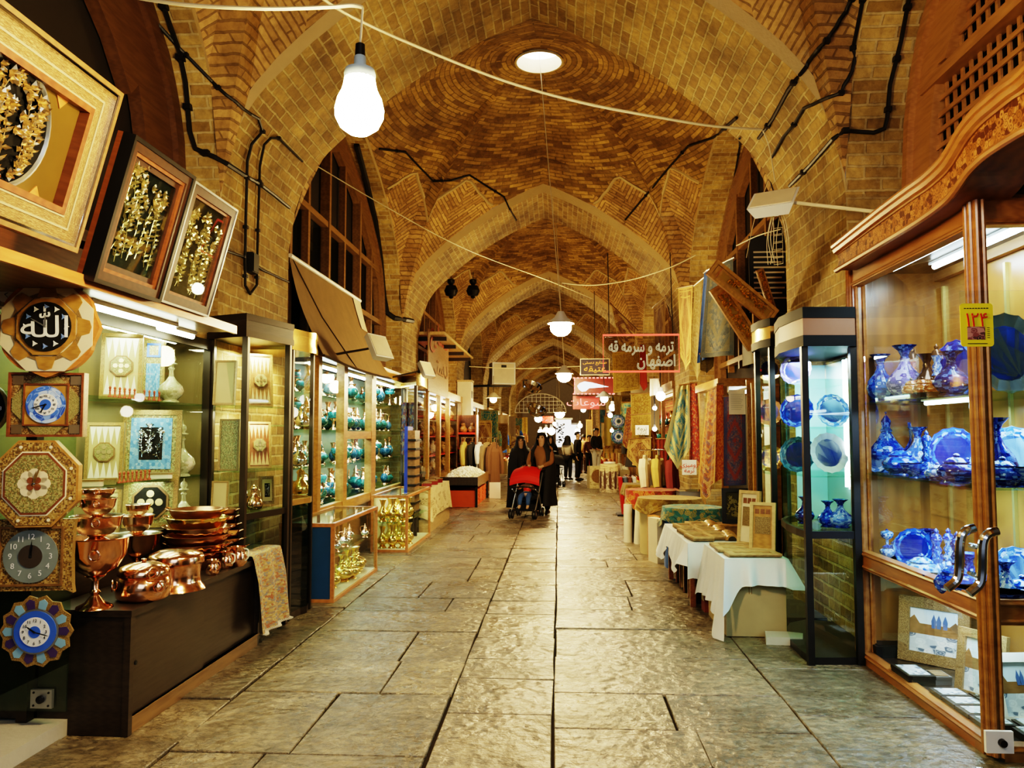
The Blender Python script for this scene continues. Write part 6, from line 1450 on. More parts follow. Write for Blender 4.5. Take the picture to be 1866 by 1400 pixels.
m.bx(-W*.3, W*.3, -.0042, -.003, H*.06, H*.075); m.build('small_print', M_INK, t)
# ================================================================ RIGHT: curved vitrines
a0 = aZ(1478, 1212, 0); 
pv4 = [(2.26, 6.30), (2.26, 6.86), (2.06, 6.92), (1.90, 6.80), (1.80, 6.58), (1.745, 6.25), (1.735, 5.95), (a0.x, a0.y), (2.09, a0.y+.02)]
pv4 = pv4[::-1]; pv4 = pv4[::-1] if sum((pv4[i][0]*pv4[(i+1) % 9][1]-pv4[(i+1) % 9][0]*pv4[i][1]) for i in range(9)) > 0 else pv4[::-1]
zz = lambda py: aY(1480, py, a0.y).z
M_COPB = plain('copper_band', (.20, .095, .04), .5, 0); M_CAPK = plain('matt_black_cap', (.008, .008, .009), .6, 0, spec=.2)
iA = pv4.index((a0.x, a0.y)); iB = pv4.index((2.09, a0.y+.02)); gl = [i for i in range(9) if pv4[i][0] < 2.1 and pv4[(i+1) % 9][0] < 2.1]
SV4 = [zz(y) for y in (690, 778, 868)]
vitrine('round-fronted vitrine with black and copper cap, beside the carved case', pv4, (iA, iB), zz(632), zz(561), zz(975), (M_CAPK, M_COPB), SV4+[zz(975)+.03], gl, base_h=.05, curved=True, frame=M_BLACK, rail=M_BLACK, gls=M_GLASSG)
pv3 = [(2.26, 6.98), (2.26, 7.72), (2.06, 7.80), (1.90, 7.66), (1.82, 7.40), (1.80, 7.15), (1.84, 6.98)]
if sum((pv3[i][0]*pv3[(i+1) % 7][1]-pv3[(i+1) % 7][0]*pv3[i][1]) for i in range(7)) < 0: pv3 = pv3[::-1]
gl3 = [i for i in range(7) if pv3[i][0] < 2.1 and pv3[(i+1) % 7][0] < 2.1]; i3 = pv3.index((1.84, 6.98)); i5 = pv3.index((1.82, 7.40))
z3 = lambda py: aY(1388, py, 7.15).z
SV3 = [z3(y) for y in (690, 775, 862)]
vitrine('smaller round-fronted vitrine with gilt cap, behind the larger one', pv3, (i3, i5), z3(636), z3(598)+.06, z3(950), (M_CAPK, M_BRASS), SV3, gl3, base_h=.05, curved=True, frame=M_BLACK, rail=M_BLACK, gls=M_GLASS)
g = thing('fluorescent_tube', 'lit white tube standing upright inside the larger round vitrine', 'lamp', (2.2, 6.25, 1.4)); m = MB(); m.tube([(2.2, 6.25, 1.2), (2.2, 6.25, zz(645))], .018, 8); m.build('tube', MATS['tube_glow_blue'], g, True, world=True); m = MB(); m.bx(2.215, 2.235, 6.23, 6.27, 1.18, zz(642)); m.build('batten', M_WHITE, g, world=True)
for (px, Y, z, h, w, nm, prof, mat, lb, cat) in (
 (1505, 6.0, zz(975)+.03, 42, 1.0, 'trumpet_vase', TRUMP, M_ENAM, 'blue vase at left on the bottom shelf of the larger round vitrine', 'vase'), (1528, 5.95, zz(975)+.03, 46, 1.1, 'trumpet_vase', TRUMP, M_ENAML, 'pale blue vase at right on the bottom shelf of the larger round vitrine', 'vase'),
 (1463, 6.2, zz(975)+.03, 44, .9, 'trumpet_vase', TRUMP, M_ENAMD, 'dark blue vase behind the post of the larger round vitrine', 'vase')):
    p = aY(px, 800, Y); enam(nm, lb, cat, prof, (p.x, Y, z), h*Y/FOC, w, mat, M_ENAMD)
for (px, Y, z, r, mat, lb, rz) in ((1452, 6.5, SV4[0], 28, M_PURP, 'violet plate on the top shelf of the larger round vitrine', -.6), (1452, 6.4, SV4[1], 30, M_ENAMD, 'dark blue plate on the second shelf of the larger round vitrine', -.6), (1452, 6.3, SV4[2], 32, M_TEALB, 'teal plate on the third shelf of the larger round vitrine', -.6), (1512, 6.2, SV4[2], 36, M_DIALW, 'white plate on the third shelf of the larger round vitrine', .2), (1520, 6.2, SV4[1], 30, M_ENAML, 'pale plate on the second shelf of the larger round vitrine', .1),
  (1402, 7.45, SV3[1], 24, M_COPPERD, 'copper plate on the middle shelf of the smaller round vitrine', -.4), (1402, 7.4, SV3[2], 24, M_BRASS, 'brass plate on the lower shelf of the smaller round vitrine', -.4), (1404, 7.5, SV3[0], 22, M_KHATD, 'dark inlaid plate on the upper shelf of the smaller round vitrine', -.4)):
    p = aY(px, 800, Y); plate_(lb, (p.x, Y, z), r*Y/FOC, mat, rz, .2, grp='plates in the round vitrines')
t = thing('vitrine_bright_panel', 'pale back panel added to brighten the larger round vitrine', 'reflector', (2.245, 6.55, .9)); m = MB(); m.bx(-.006, .006, -.24, .28, 0, 1.28); m.build('panel', plain('pale_cyan_panel', (.55, .72, .74), .3), t); m = MB(); m.bx(-.012, .0, -.25, .29, 1.28, 1.3); m.build('rim', M_CHROME, t); m = MB(); m.bx(-.26, -.01, .26, .27, 0, 1.28); m.build('side_panel', MATS['pale_cyan_panel'], t)  # pale panel added to make the vitrine interior brighter
# ================================================================ RIGHT: cloth-covered tables with inlaid frames
M_SHEET = plain('white_tablecloth', (.74, .76, .78), .8, var=.05); M_CARD = plain('cardboard', (.42, .33, .18), .8, var=.15)
zt1 = aY(1365, 1019, 6.5).z; zt2 = zt1-.02
b = thing('carton', 'plain cardboard box under the nearer white tablecloth', 'box', (1.55, 6.7, 0))
m = MB(); m.bx(1.325, 1.79, 6.50, 7.25, .005, zt1-.012); m.build('carton_body', M_CARD, b, world=True)
m = MB(); m.bx(1.50, 1.505, 6.497, 6.5, zt1*.55, zt1*.68); m.bx(1.52, 1.524, 6.497, 6.5, zt1*.55, zt1*.68); m.build('print_mark', M_OCHINK, b, world=True)
m = MB(); m.bx(1.32, 1.325, 6.5, 7.25, .005, zt1*.7); m.build('flap', M_WOODL, b, world=True)
b = thing('carton', 'red printed cardboard box standing behind the plain carton', 'box', (1.32, 7.4, 0)); m = MB(); m.bx(1.30, 1.75, 7.34, 7.5, .005, .42); m.build('carton_body', plain('red_carton', (.20, .045, .03), .7), b, world=True)
m = MB(); m.bx(1.297, 1.3, 7.37, 7.47, .1, .3); m.build('print_mark', M_CARD, b, world=True)
def dropA(u): return .20 if u < .19 else .24 if u > .72 else .28
def cloth(label, x0, x1, y0, y1, z, drop, seed, wav=.016, flare=.05, mat=M_SHEET, name='white_tablecloth', n=130):
    fn, top = drape(x0, x1, y0, y1, z, drop, wav, seed, flare); m = MB(); m.grid(fn, n, 10, uvf=lambda u, v: (u*4, v*.4)); m.grid(top, 4, 6); return tag(m.build(name, mat, None, 60), label, 'tablecloth')
def dn(u):
    # near edge short, passage corner deep
    return .20+.16*math.exp(-((u-1.0)/.06)**2)+.16*math.exp(-((u-.0)/.03)**2)+(.2 if u > .68 else 0)
cloth('nearer white tablecloth over the plain cardboard box', 1.31, 1.80, 6.47, 7.32, zt1, dn, 4, .022, .05)
t = thing('low_table', 'low table under the farther white tablecloth', 'table', (1.45, 8.3, 0)); m = MB(); m.bx(1.2, 1.72, 7.55, 9.1, zt2-.05, zt2-.012); m.build('tabletop', M_WOODL, t, world=True)
for x in (1.24, 1.68):
    for y in (7.6, 9.05): m = MB(); m.bx(x-.025, x+.025, y-.025, y+.025, 0, zt2-.05); m.build('leg', M_WOODR, t, world=True)
cloth('farther white tablecloth over the low table of inlaid boards', 1.19, 1.73, 7.53, 9.12, zt2, lambda u: .26+.1*math.sin(u*30), 9, .018, .06)
for k in range(5):
    y = 7.75+.27*k; t = thing('leaning_board', 'dark board stored under the low table, %s from the near end' % ORD[k], 'board', (1.27, y, 0), group='boards under the low table'); m = MB(); m.bx(0, .38, -.02, .02, 0, .34); m.build('panel', (M_WOODD, M_WOODL)[k % 2], t); m = MB(); m.bx(-.008, 0, -.024, .024, 0, .344); m.build('edge_band', M_WOODR, t)
def lying(label, loc, W, H, rz, tilt=0, inner=M_KHATD, rim=M_WOODG, name='inlaid_picture', th=.025):
    t = thing(name, label, 'frame', loc, rot=Euler((tilt, 0, rz)))
    m = MB(); m.bx(-W/2, W/2, -H/2, H/2, 0, th*.6); m.build('panel', inner, t)
    m = MB(); w_ = W*.14
    m.bx(-W/2, W/2, -H/2, -H/2+w_, 0, th); m.bx(-W/2, W/2, H/2-w_, H/2, 0, th); m.bx(-W/2, -W/2+w_, -H/2+w_, H/2-w_, 0, th); m.bx(W/2-w_, W/2, -H/2+w_, H/2-w_, 0, th); m.build('rim', rim, t)
    m = MB(); m.bx(-W*.2, W*.2, -H*.2, H*.2, th*.6, th*.75); m.build('inlay_field', M_KHAT, t); return t
lying('inlaid frame lying at the near edge of the nearer tablecloth', (1.56, 6.62, zt1+.012), .42, .2, .05, 0, M_WOODR, M_WOODL); lying('inlaid frame lying behind the first on the nearer tablecloth', (1.52, 6.86, zt1+.012), .40, .2, -.03, 0, M_KHATD, M_WOODL); lying('inlaid frame lying farthest on the nearer tablecloth', (1.53, 7.11, zt1+.012), .40, .2, .04, 0, M_WOODR, M_WOODL)
def upright(label, loc, W, H, rz, lean, inner, name='inlaid_picture'):
    t = thing(name, label, 'frame', loc, rot=Euler((-lean, 0, rz))); m = MB(); ringF(m, -W/2, W/2, 0, H, W*.13, -.03, 0); m.build('rim', M_WOODL, t); m = MB(); m.bx(-W*.42, W*.42, -.015, -.002, W*.1, H-W*.1); m.build('panel', inner, t)
    m = MB(); m.bx(-W*.3, W*.3, -.02, -.014, H*.35, H*.7); m.build('inlay_field', M_KHATD, t); m = MB()
    for k in range(3): m.bx(-W*.3+k*W*.21, -W*.3+k*W*.21+W*.16, -.02, -.014, H*.76, H*.86)
    m.build('small_panel', M_WOODR, t); return t
s = 6.7/FOC; upright('inlaid wooden frame standing upright at the near right of the tablecloth', (1.70, 6.84, zt1+.012), 46*s, 88*s, -.5, .12, M_WOODG); upright('taller inlaid frame standing behind the first upright one', (1.67, 7.2, zt1+.012), 48*s, 104*s, -.9, .1, M_CREAM)
for k, (x, y) in enumerate(((1.33, 7.75), (1.52, 7.86), (1.32, 8.15), (1.5, 8.28), (1.34, 8.6), (1.5, 8.8))):
    lying('inlaid backgammon board lying on the farther tablecloth, %s row, %s' % (ORD[k//2], ('passage side', 'wall side')[k % 2]), (x, y, zt2+.014), .2, .32, .12, 0, (M_WOODB, M_KHATD)[k % 2], M_WOODL, 'backgammon_board', .04)
for k in range(9):
    r_, c_ = divmod(k, 3); p = (1.58+.0*c_+.1*r_-.08, 8.35+.24*c_, zt2+.014) if r_ < 1 else (1.60+.06*(r_-1), 8.0+.2*c_+.4*(r_-1), zt2+.06)
    p = (1.64+.02*(c_-1), 7.72+.155*k, zt2+.014)
    t = thing('domed_box', 'small domed wooden box on the farther tablecloth, %s from the near end' % ORD[k], 'box', p, .1, 'domed boxes on the farther tablecloth')
    m = MB(); m.M = FRONT; m.prism([(.06*math.cos(a), .055*math.sin(a)) for a in (PI*k2/10 for k2 in range(11))], -.055, .055); m.build('domed_lid', M_WOODG, t); m = MB(); m.M = FRONT; m.prism([(.04*math.cos(a), .038*math.sin(a)) for a in (PI*k2/10 for k2 in range(11))], .055, .058); m.build('dark_end', M_WOODD, t)
t = thing('stone_slab', 'pale stone block on the floor by the cardboard box', 'stone', (1.72, 6.36, 0), -.1); m = MB(); m.prism([(-.14, -.1), (.13, -.09), (.16, .06), (.05, .1), (-.12, .09)], 0, .06); m.build('block', plain('pale_stone', (.55, .52, .44), .6, bumpy=.3), t)
# ---- draped drums and rolls
def drum(label, c, r, h, cmat, skirt, skirtlab, drop=.24, seed=0, name='embroidered_cloth'):
    t = thing('fabric_roll_drum', skirtlab, 'drum', (c[0], c[1], 0)); m = MB(); m.lathe([(r*.96, 0), (r*.97, h-.01), (1e-4, h-.01)], n=24, lobes=9, amp=.02); m.build('skirt', skirt, t, 60)
    rr_ = random.Random(seed); ph = rr_.uniform(0, 6)
    def f(u, v):
        a = 2*PI*u
        if v < .5: q = r*1.01*v*2; return (c[0]+math.cos(a)*q, c[1]+math.sin(a)*q, h+.004)
        k = (v-.5)*2; q = r*1.02+.03*k+.025*k*math.sin(a*7+ph); return (c[0]+math.cos(a)*q, c[1]+math.sin(a)*q, h+.004-k*drop*(1+.28*math.cos(a*4+ph)))
    m = MB(); m.grid(f, 64, 16, uvf=lambda u, v: (.5+math.cos(2*PI*u)*v*.5, .5+math.sin(2*PI*u)*v*.5)); return tag(m.build(name, cmat, None, 60), label, 'cloth')
TX_TEAL = textile('teal_termeh', [(.05, .17, .17), (.10, .25, .22), (.40, .32, .10), (.04, .10, .14), (.25, .22, .08)], 22, (.1, (.35, .28, .10)))
TX_RED = textile('red_termeh', [(.288, .040, .020), (.208, .032, .016), (.360, .192, .048), (.112, .040, .024), (.320, .128, .032)], 22, (.12, (.40, .26, .08)))
TX_GOLD = textile('gold_termeh', [(.206, .132, .029), (.255, .171, .044), (.147, .073, .015), (.284, .216, .073), (.167, .103, .025)], 20, (.1, (.36, .24, .06)))
TX_BLUE = textile('blue_silk', [(.03, .10, .30), (.04, .13, .36)], 4); 
drum('round teal embroidered cloth with gold edge draped over the drum', (1.62, 9.85), .36, .72, TX_TEAL, TX_BLUE, 'drum of blue cloth under the teal embroidered cover', .2, 3)
drum('yellow embroidered cloth draped over the rolls behind the teal one', (1.50, 11.0), .42, .74, TX_GOLD, plain('beige_cloth', (.5, .4, .2), .85), 'drum under the yellow embroidered cover', .16, 5)
drum('red embroidered cloth draped over the white fabric rolls', (1.42, 12.3), .40, .76, TX_RED, plain('dark_brown_cloth', (.12, .08, .05), .9), 'drum under the red embroidered cover', .3, 8)  # drum skirt is a plain dark brown cloth
for k in range(6):
    a = -2.6+.42*k; p = (1.42+math.cos(a)*.46, 12.3+math.sin(a)*.5, 0); t = thing('fabric_roll', 'white fabric roll standing under the red embroidered cloth, %s from the passage' % ORD[k], 'roll', p, rot=Euler((.06*math.sin(k), .05*(k % 3), 0)), group='white fabric rolls'); m = MB(); m.lathe([(.065, 0), (.065, .56), (.03, .56), (.03, .54), (1e-4, .54)], n=14); m.build('roll', plain('white_satin', (.72, .66, .52), .4), t, 50); m = MB(); m.lathe([(.028, .5), (.028, .58), (1e-4, .58)], n=10); m.build('core', M_CARD, t, 50)
for k, (x, y, mt) in enumerate(((1.24, 10.45, M_WOODO), (1.22, 10.2, M_CREAM))):
    t = thing('folded_fabric', ('orange-brown', 'cream')[k]+' fabric bolt standing on the floor beside the teal drum', 'fabric', (x, y, 0), .3); m = MB(); m.bx(-.05, .05, -.14, .14, 0, .55); m.build('bolt', mt, t); m = MB(); m.tube([(-.05, -.14, .5), (0, -.15, .56), (.05, -.14, .5)], .012, 6); m.build('fold_edge', mt, t, True)
# ---- hanging textiles
def hang(label, TLp, TRp, BLp, BRp, mat, name='hanging_textile', cat='textile', wave=.02, nfold=3, tip=0, group=None, fringe=None, rod=True):
    """cloth hung between four corners; tip > 0 lowers the middle of the hem into a point"""
    o = (TLp+TRp)/2; t = thing(name, label, cat, o, group=group); nrm = (TRp-TLp).cross(BLp-TLp).normalized()
    def f(u, v):
        p = TLp.lerp(TRp, u).lerp(BLp.lerp(BRp, u), v)-o
        p.z -= tip*(1-abs(2*u-1))*v
        return p+nrm*(wave*math.sin(u*nfold*2*PI)*(.3+.7*v)+.03*math.sin(v*3)*0)
    m = MB(); m.grid(f, 26, 16); m.build('cloth', mat, t, True)
    if rod: m = MB(); d = (TRp-TLp)*.06; m.tube([TLp-o-d, TRp-o+d], .012, 6); m.build('rod', M_WOODB, t, True)
    if fringe:
        m = MB()
        for k in range(24): p = f(k/23, 1); m.tube([p, p+Vector((0, 0, -.05))], .004, 4)
        m.build('fringe', fringe, t)
    return t
def hangpx(label, q, Y, mat, **kw):
    """q = (tl, tr, br, bl) pixels, Y = depth or four depths"""
    Ys = Y if isinstance(Y, (tuple, list)) else (Y,)*4; a, b, c, d = [aY(px, py, yy) for (px, py), yy in zip(q, Ys)]; return hang(label, a, b, d, c, mat, **kw)
TX_GREY = textile('grey_blue_carpet', [(.150, .180, .195), (.225, .232, .210), (.105, .135, .165), (.315, .270, .165), (.075, .098, .128)], 15, (.1, (.26, .23, .14), (.09, .12, .15)), (1, 2), medal=(.22, .20, .13))
TX_YEL = textile('ochre_runner', [(.235, .162, .049), (.274, .206, .078), (.176, .108, .029), (.294, .235, .118)], 14, (.1, (.34, .25, .09)), (1, 4)); TX_NAVY = textile('blue_band_cloth', [(.03, .10, .35), (.05, .14, .42), (.02, .06, .25)], 8)
TX_ORG = textile('orange_paisley', [(.281, .102, .032), (.332, .178, .064), (.140, .032, .032), (.076, .058, .102), (.370, .255, .115)], 9, (.08, (.5, .3, .1)), (1, 4)); TX_PURP = textile('violet_carpet', [(.13, .13, .24), (.20, .16, .26), (.30, .12, .12), (.09, .11, .22), (.28, .22, .22)], 20, (.14, (.07, .10, .22), (.08, .10, .24)), (1, 3), medal=(.32, .08, .07))
TX_REDC = textile('crimson_carpet', [(.252, .035, .021), (.182, .028, .021), (.315, .168, .084), (.084, .049, .063)], 12, (.1, (.4, .2, .08)), (1, 4)); TX_TEALH = textile('teal_gold_cloth', [(.045, .128, .150), (.075, .165, .165), (.338, .270, .098), (.060, .105, .135)], 13, (.16, (.42, .34, .14), (.48, .40, .2)), (1.2, 3), medal=(.42, .36, .14))
TX_TAP = textile('golden_tapestry', [(.218, .144, .035), (.179, .109, .025), (.258, .184, .055), (.139, .084, .020)], 16, (.12, (.40, .26, .06)), (1.5, 2)); TX_KIL = textile('kilim_cloth', [(.34, .20, .07), (.48, .34, .12), (.18, .08, .03), (.55, .42, .2)], 5, (.1, (.5, .36, .14)), (1, 2), medal=(.14, .06, .03)); TX_BRN = textile('brown_patchwork', [(.182, .091, .035), (.252, .140, .056), (.126, .049, .028), (.315, .210, .091)], 12, (.12, (.46, .32, .1)), (1, 1), medal=(.4, .26, .1))
hangpx('big grey-blue carpet hung high beside the carved tilted panels', ((1290, 492), (1336, 470), (1338, 648), (1276, 652)), (9.3, 8.7, 8.8, 9.4), TX_GREY, wave=.025, nfold=1)
hangpx('bright blue cloth strip hung beside the grey-blue carpet', ((1283, 497), (1293, 490), (1288, 655), (1270, 662)), (9.7, 9.5, 9.5, 9.7), TX_NAVY, nfold=1)
hangpx('ochre runner with pointed end hung left of the blue strip', ((1266, 520), (1284, 505), (1282, 668), (1258, 662)), (10.1, 9.8, 9.8, 10.1), TX_YEL, nfold=1, tip=.22)
hangpx('ochre cloth with ragged hem showing under the grey-blue carpet', ((1276, 645), (1302, 645), (1300, 668), (1276, 674)), 9.6, TX_YEL, nfold=2, tip=.06)
hangpx('tall dark runner hung against the second bay wall', ((1236, 525), (1262, 520), (1258, 660), (1240, 650)), (12.2, 11.4, 11.4, 12.2), TX_BRN, nfold=1, tip=.2)
hangpx('grey-white paper sheet hung under the tilted carved panels', ((1352, 590), (1366, 590), (1374, 662), (1353, 668)), 8.4, M_PAPER, nfold=1, wave=.01, name='paper_sheet', cat='paper')
hangpx('teal and gold cloth with pointed hem hung by the wooden case', ((1238, 702), (1256, 700), (1258, 815), (1210, 815)), 11.6, TX_TEALH, nfold=2, tip=.32, wave=.03)
hangpx('crimson carpet strip hung right of the teal cloth', ((1257, 698), (1270, 698), (1280, 850), (1256, 846)), 11.9, TX_REDC, nfold=1)
hangpx('orange paisley panel hung on the corner of the wooden case', ((1290, 712), (1308, 704), (1302, 880), (1272, 880)), (10.4, 9.75, 9.75, 10.4), TX_ORG, nfold=2, tip=.2, wave=.025)
hangpx('narrow red-orange strip hung in front of the wooden case', ((1306, 700), (1318, 700), (1322, 868), (1303, 880)), 9.68, textile('fiery_strip', [(.48, .13, .03), (.55, .25, .06), (.3, .07, .03)], 12, None, (1, 5)), nfold=1)
hangpx('violet carpet hung in front of the wooden case', ((1319, 722), (1358, 720), (1360, 884), (1319, 886)), 9.62, TX_PURP, nfold=1, wave=.012)
hangpx('golden tapestry hung behind the neon sign', ((1116, 642), (1166, 638), (1166, 710), (1118, 716)), 14.4, TX_TAP, nfold=2)
hangpx('red cloth strip hung right of the golden tapestry', ((1166, 628), (1176, 628), (1180, 705), (1166, 700)), 14.3, plain('red_cloth', (.24, .03, .015), .85, var=.2), nfold=1, tip=.1)
hangpx('kilim with triangle pattern hung under the vault by the golden tapestry', ((1114, 555), (1160, 600), (1156, 632), (1128, 628)), (16, 15, 15, 15.6), TX_KIL, nfold=1)
hangpx('upper gold pointed cloth below the golden tapestry', ((1150, 718), (1186, 716), (1186, 752), (1150, 756)), 14.2, TX_GOLD, nfold=2, tip=.12)
hangpx('middle gold pointed cloth with white notice on it', ((1150, 756), (1186, 754), (1186, 800), (1152, 802)), 14.1, TX_TAP, nfold=2, tip=.14)
hangpx('brown patchwork cloth with pointed hem, lowest of the gold hangings', ((1146, 800), (1186, 798), (1186, 832), (1142, 832)), 14.0, TX_BRN, nfold=2, tip=.22)
hangpx('orange scarf hanging from a rail left of the gold hangings', ((1142, 745), (1152, 742), (1148, 810), (1134, 806)), 15, TX_ORG, nfold=1, tip=.1)
hangpx('crumpled yellow scarf hung below the red neon board', ((1118, 720), (1134, 722), (1130, 756), (1120, 756)), 16.5, TX_YEL, nfold=3)
hangpx('dark red door curtain beside the teal cloth', ((1196, 800), (1216, 800), (1216, 905), (1196, 905)), 13.4, textile('dark_red_curtain', [(.16, .03, .02), (.22, .05, .03)], 6), nfold=3)
hangpx('brown runner hung high beyond the dark tall runner', ((1190, 560), (1212, 540), (1212, 640), (1194, 640)), (15.8, 15, 15, 15.8), TX_BRN, nfold=1)
hangpx('beige plain cloth hung right of the red strip', ((1184, 690), (1200, 690), (1206, 718), (1184, 722)), 13.8, M_CREAM, nfold=2)
n = aY(1170, 784, 13.9); t = thing('notice_card', 'white notice card pinned on the gold cloth', 'notice', n); m = MB(); m.bx(-.115, .115, -.004, 0, -.085, .085); m.build('card', M_PAPER, t); text(shape('حراج' if 0 else 'ترمه'), .1, M_INK, t, (0, -.006, .025)); text(shape('ارزان'), .08, M_INK, t, (0, -.006, -.045))
n = aY(1256, 852, 11.3); t = thing('notice_card', 'white notice card with red writing hung below the teal cloth', 'notice', n); m = MB(); m.bx(-.10, .10, -.004, 0, -.105, .105); m.build('card', M_PAPER, t); text(shape('رومیزی'), .085, plain('notice_red', (.6, .03, .02), .6, var=0), t, (0, -.006, .035)); text(shape('ترمه'), .085, MATS['notice_red'], t, (0, -.006, -.045))
n = aY(1343, 733, 9.5); t = thing('paper_notice', 'printed paper sheet clipped over the violet carpet', 'notice', n); m = MB(); m.grid(lambda u, v: ((u-.5)*.19, .012*math.sin(u*4), (v-.5)*.29), 6, 2); m.build('sheet', M_PAPER, t, True); m = MB()
for k in range(9): m.bx(-.07, .07-.012*(k % 3), -.004, -.002, .09-.022*k, .094-.022*k)
m.build('print_lines', M_STEELG, t)
# ---- wooden corner case behind the hangings
t = thing('wooden_cabinet', 'golden glazed wooden cabinet in the second right bay', 'cabinet', (2.3, 10.5, 0)); c = aX(1314, 690, 2.02); x0, x1, y0, y1, zt = 2.02, 2.72, c.y, 11.6, c.z
for (x, y) in ((x0, y0), (x1-.06, y0), (x0, y1-.06)): m = MB(); m.bx(x, x+.07, y, y+.07, 0, zt-.1); m.build('post', M_WOODG, t, world=True)
m = MB(); m.bx(x0-.05, x1, y0-.05, y1+.02, zt-.1, zt); m.build('cornice', M_WOODG, t, world=True); m = MB(); m.bx(x0, x1, y0, y1, .0, .55); m.build('base', M_WOODB, t, world=True)
m = MB(); m.quad((x0+.02, y0+.07, .55), (x0+.02, y1-.06, .55), (x0+.02, y1-.06, zt-.1), (x0+.02, y0+.07, zt-.1)); m.quad((x0+.07, y0+.03, .55), (x1, y0+.03, .55), (x1, y0+.03, zt-.1), (x0+.07, y0+.03, zt-.1)); m.build('glass_pane', M_GLASS, t, world=True)
m = MB(); m.bx(x1-.03, x1, y0+.07, y1-.02, .55, zt-.1); m.build('back_panel', M_CREAM, t, world=True)
g = thing('fluorescent_tube', 'lit tube in the golden wooden cabinet of the second right bay', 'lamp', (2.4, 10.0, zt-.13)); m = MB(); m.tube([(2.4, 10.0, zt-.15), (2.4, 11.3, zt-.15)], .02, 8); m.build('tube', M_TUBE, g, True, world=True); m = MB(); m.bx(2.38, 2.42, 9.98, 11.32, zt-.13, zt-.101); m.build('batten', M_WHITE, g, world=True)
mini_ = thing('black_framed_embroidery', 'black framed floral embroidery standing on the floor below the violet carpet', 'picture', aY(1341, 940, 9.35)); mini_.rotation_euler = Euler((-.08, 0, -.1)); mini_.location.z = .58; W = 48*9.35/FOC; H = .40
m = MB(); ringF(m, -W/2, W/2, 0, H, W*.15, -.04, 0); m.build('frame', M_BLACK, mini_); m = MB(); m.bx(-W*.4, W*.4, -.015, 0, .03, H-.03); m.build('ground', plain('dark_olive', (.06, .055, .03), .8), mini_); m = MB(); relief(m, -W*.33, W*.33, .06, H-.06, 4, 2, -.018, 21, None, .03); m.build('floral_embroidery', M_KHATG, mini_)
t = thing('display_plinth', 'brown wooden plinth carrying the black framed embroidery', 'plinth', (aY(1341, 900, 9.4).x, 9.4, 0)); m = MB(); m.bx(-.2, .2, -.16, .1, 0, .56); m.build('body', M_WOODB, t); m = MB(); m.bx(-.22, .22, -.18, .12, .56, .58); m.build('top', M_WOODG, t)
for k in range(3):
    p = aY(1366+9*k, 700, 8.9-.25*k); t = thing('inlaid_strip', 'tall inlaid strip leaning by the smaller round vitrine, %s from the passage' % ORD[k], 'moulding', (p.x, p.y, .0), .1*k, 'tall inlaid strips'); m = MB(); m.bx(-.035, .035, -.012, .012, 0, 2.16-.05*k); m.build('strip', (M_KHATD, M_WOODG, M_KHAT)[k], t); m = MB(); m.bx(-.04, .04, -.016, .016, 2.14-.05*k, 2.2-.05*k); m.build('tip', M_WOODG, t)
# ---- tilted carved panels hung on strings
def tilted(label, TLq, TRq, BRq, BLq, Y, name='carved_plaque'):
    a, b, c, d = aY(*TLq, Y), aY(*TRq, Y), aY(*BRq, Y+.15), aY(*BLq, Y+.15); u = b-a; v = a-d
    t = thing(name, label, 'panel', d, rot=plane_rot(c-d, v)); W = (c-d).length; H = v.length
    m = MB(); m.bx(0, W, -.02, .01, 0, H); m.build('board', M_WOODO, t); m = MB(); ringF(m, 0, W, 0, H, W*.18, -.045, -.02); m.build('moulding', M_WOODG, t); m = MB(); ringF(m, W*.2, W*.8, W*.2, H-W*.55, .02, -.035, -.02); m.build('inner_line', M_WOODG, t)
    m = MB(); m.bx(W*.22, W*.78, -.026, -.02, W*.22, H-W*.6); m.build('field', plain('gold_field', (.40, .25, .06), .4, .3), t)
    m = MB(); relief(m, W*.24, W*.76, W*.25, H-W*.62, 3, 3, -.03, len(label), None, .035); m.build('floral_relief', M_BRASS, t)
    m = MB(); m.bx(W*.2, W*.8, -.03, -.02, H-W*.45, H-W*.22); m.build('name_panel', M_WOODG, t); return t
tilted('long carved gilt panel hanging tilted from strings, front one', (1320, 468), (1339, 440), (1417, 566), (1397, 592), 7.9)
tilted('carved gilt panel hanging tilted behind the front one', (1311, 520), (1345, 502), (1388, 622), (1362, 640), 8.25)
tilted('short carved panel hanging tilted at the back of the three', (1372, 496), (1384, 487), (1412, 560), (1400, 565), 8.6)
t = thing('menu_board', 'dark board with pale printed lines in the second right niche', 'board', aY(1405, 500, 9.3)); m = MB(); m.bx(-.25, .25, -.01, .01, -.45, .45); m.build('board', plain('dark_board', (.04, .04, .035), .5), t); m = MB()
for k in range(10): m.bx(-.2, .18-.03*(k % 3), -.014, -.01, .25-k*.06, .27-k*.06)
m.build('print_lines', M_CREAM, t)
# ---- floodlight on a pole with dangling wires
wl = aX(1612, 388, 2.3); hd = aY(1410, 365, 6.3)
floodlight('white floodlight on a pale pole by the right brick pier', wl, hd, -.5, -.9, .36, .3, M_CREAM)
t = thing('wire_bundle', 'tangle of thin wires dangling below the right floodlight', 'wires', hd); m = MB(); rr_ = random.Random(4)
for k in range(7):
    x = rr_.uniform(-.02, .1); m.tube(smooth_path([(x, .02*k, -.1), (x+rr_.uniform(-.05, .05), .02*k, -.3), (x+rr_.uniform(-.06, .06), .02*k, -.5)], 4), .003, 4)
for k in range(5): z = -.22-.06*k; m.tube([(.0, .03, z), (.07, .03, z+.01), (.07, .03, z-.04), (.0, .03, z-.05)], .003, 4, closed=True)
m.build('wires', M_WIRE, t)
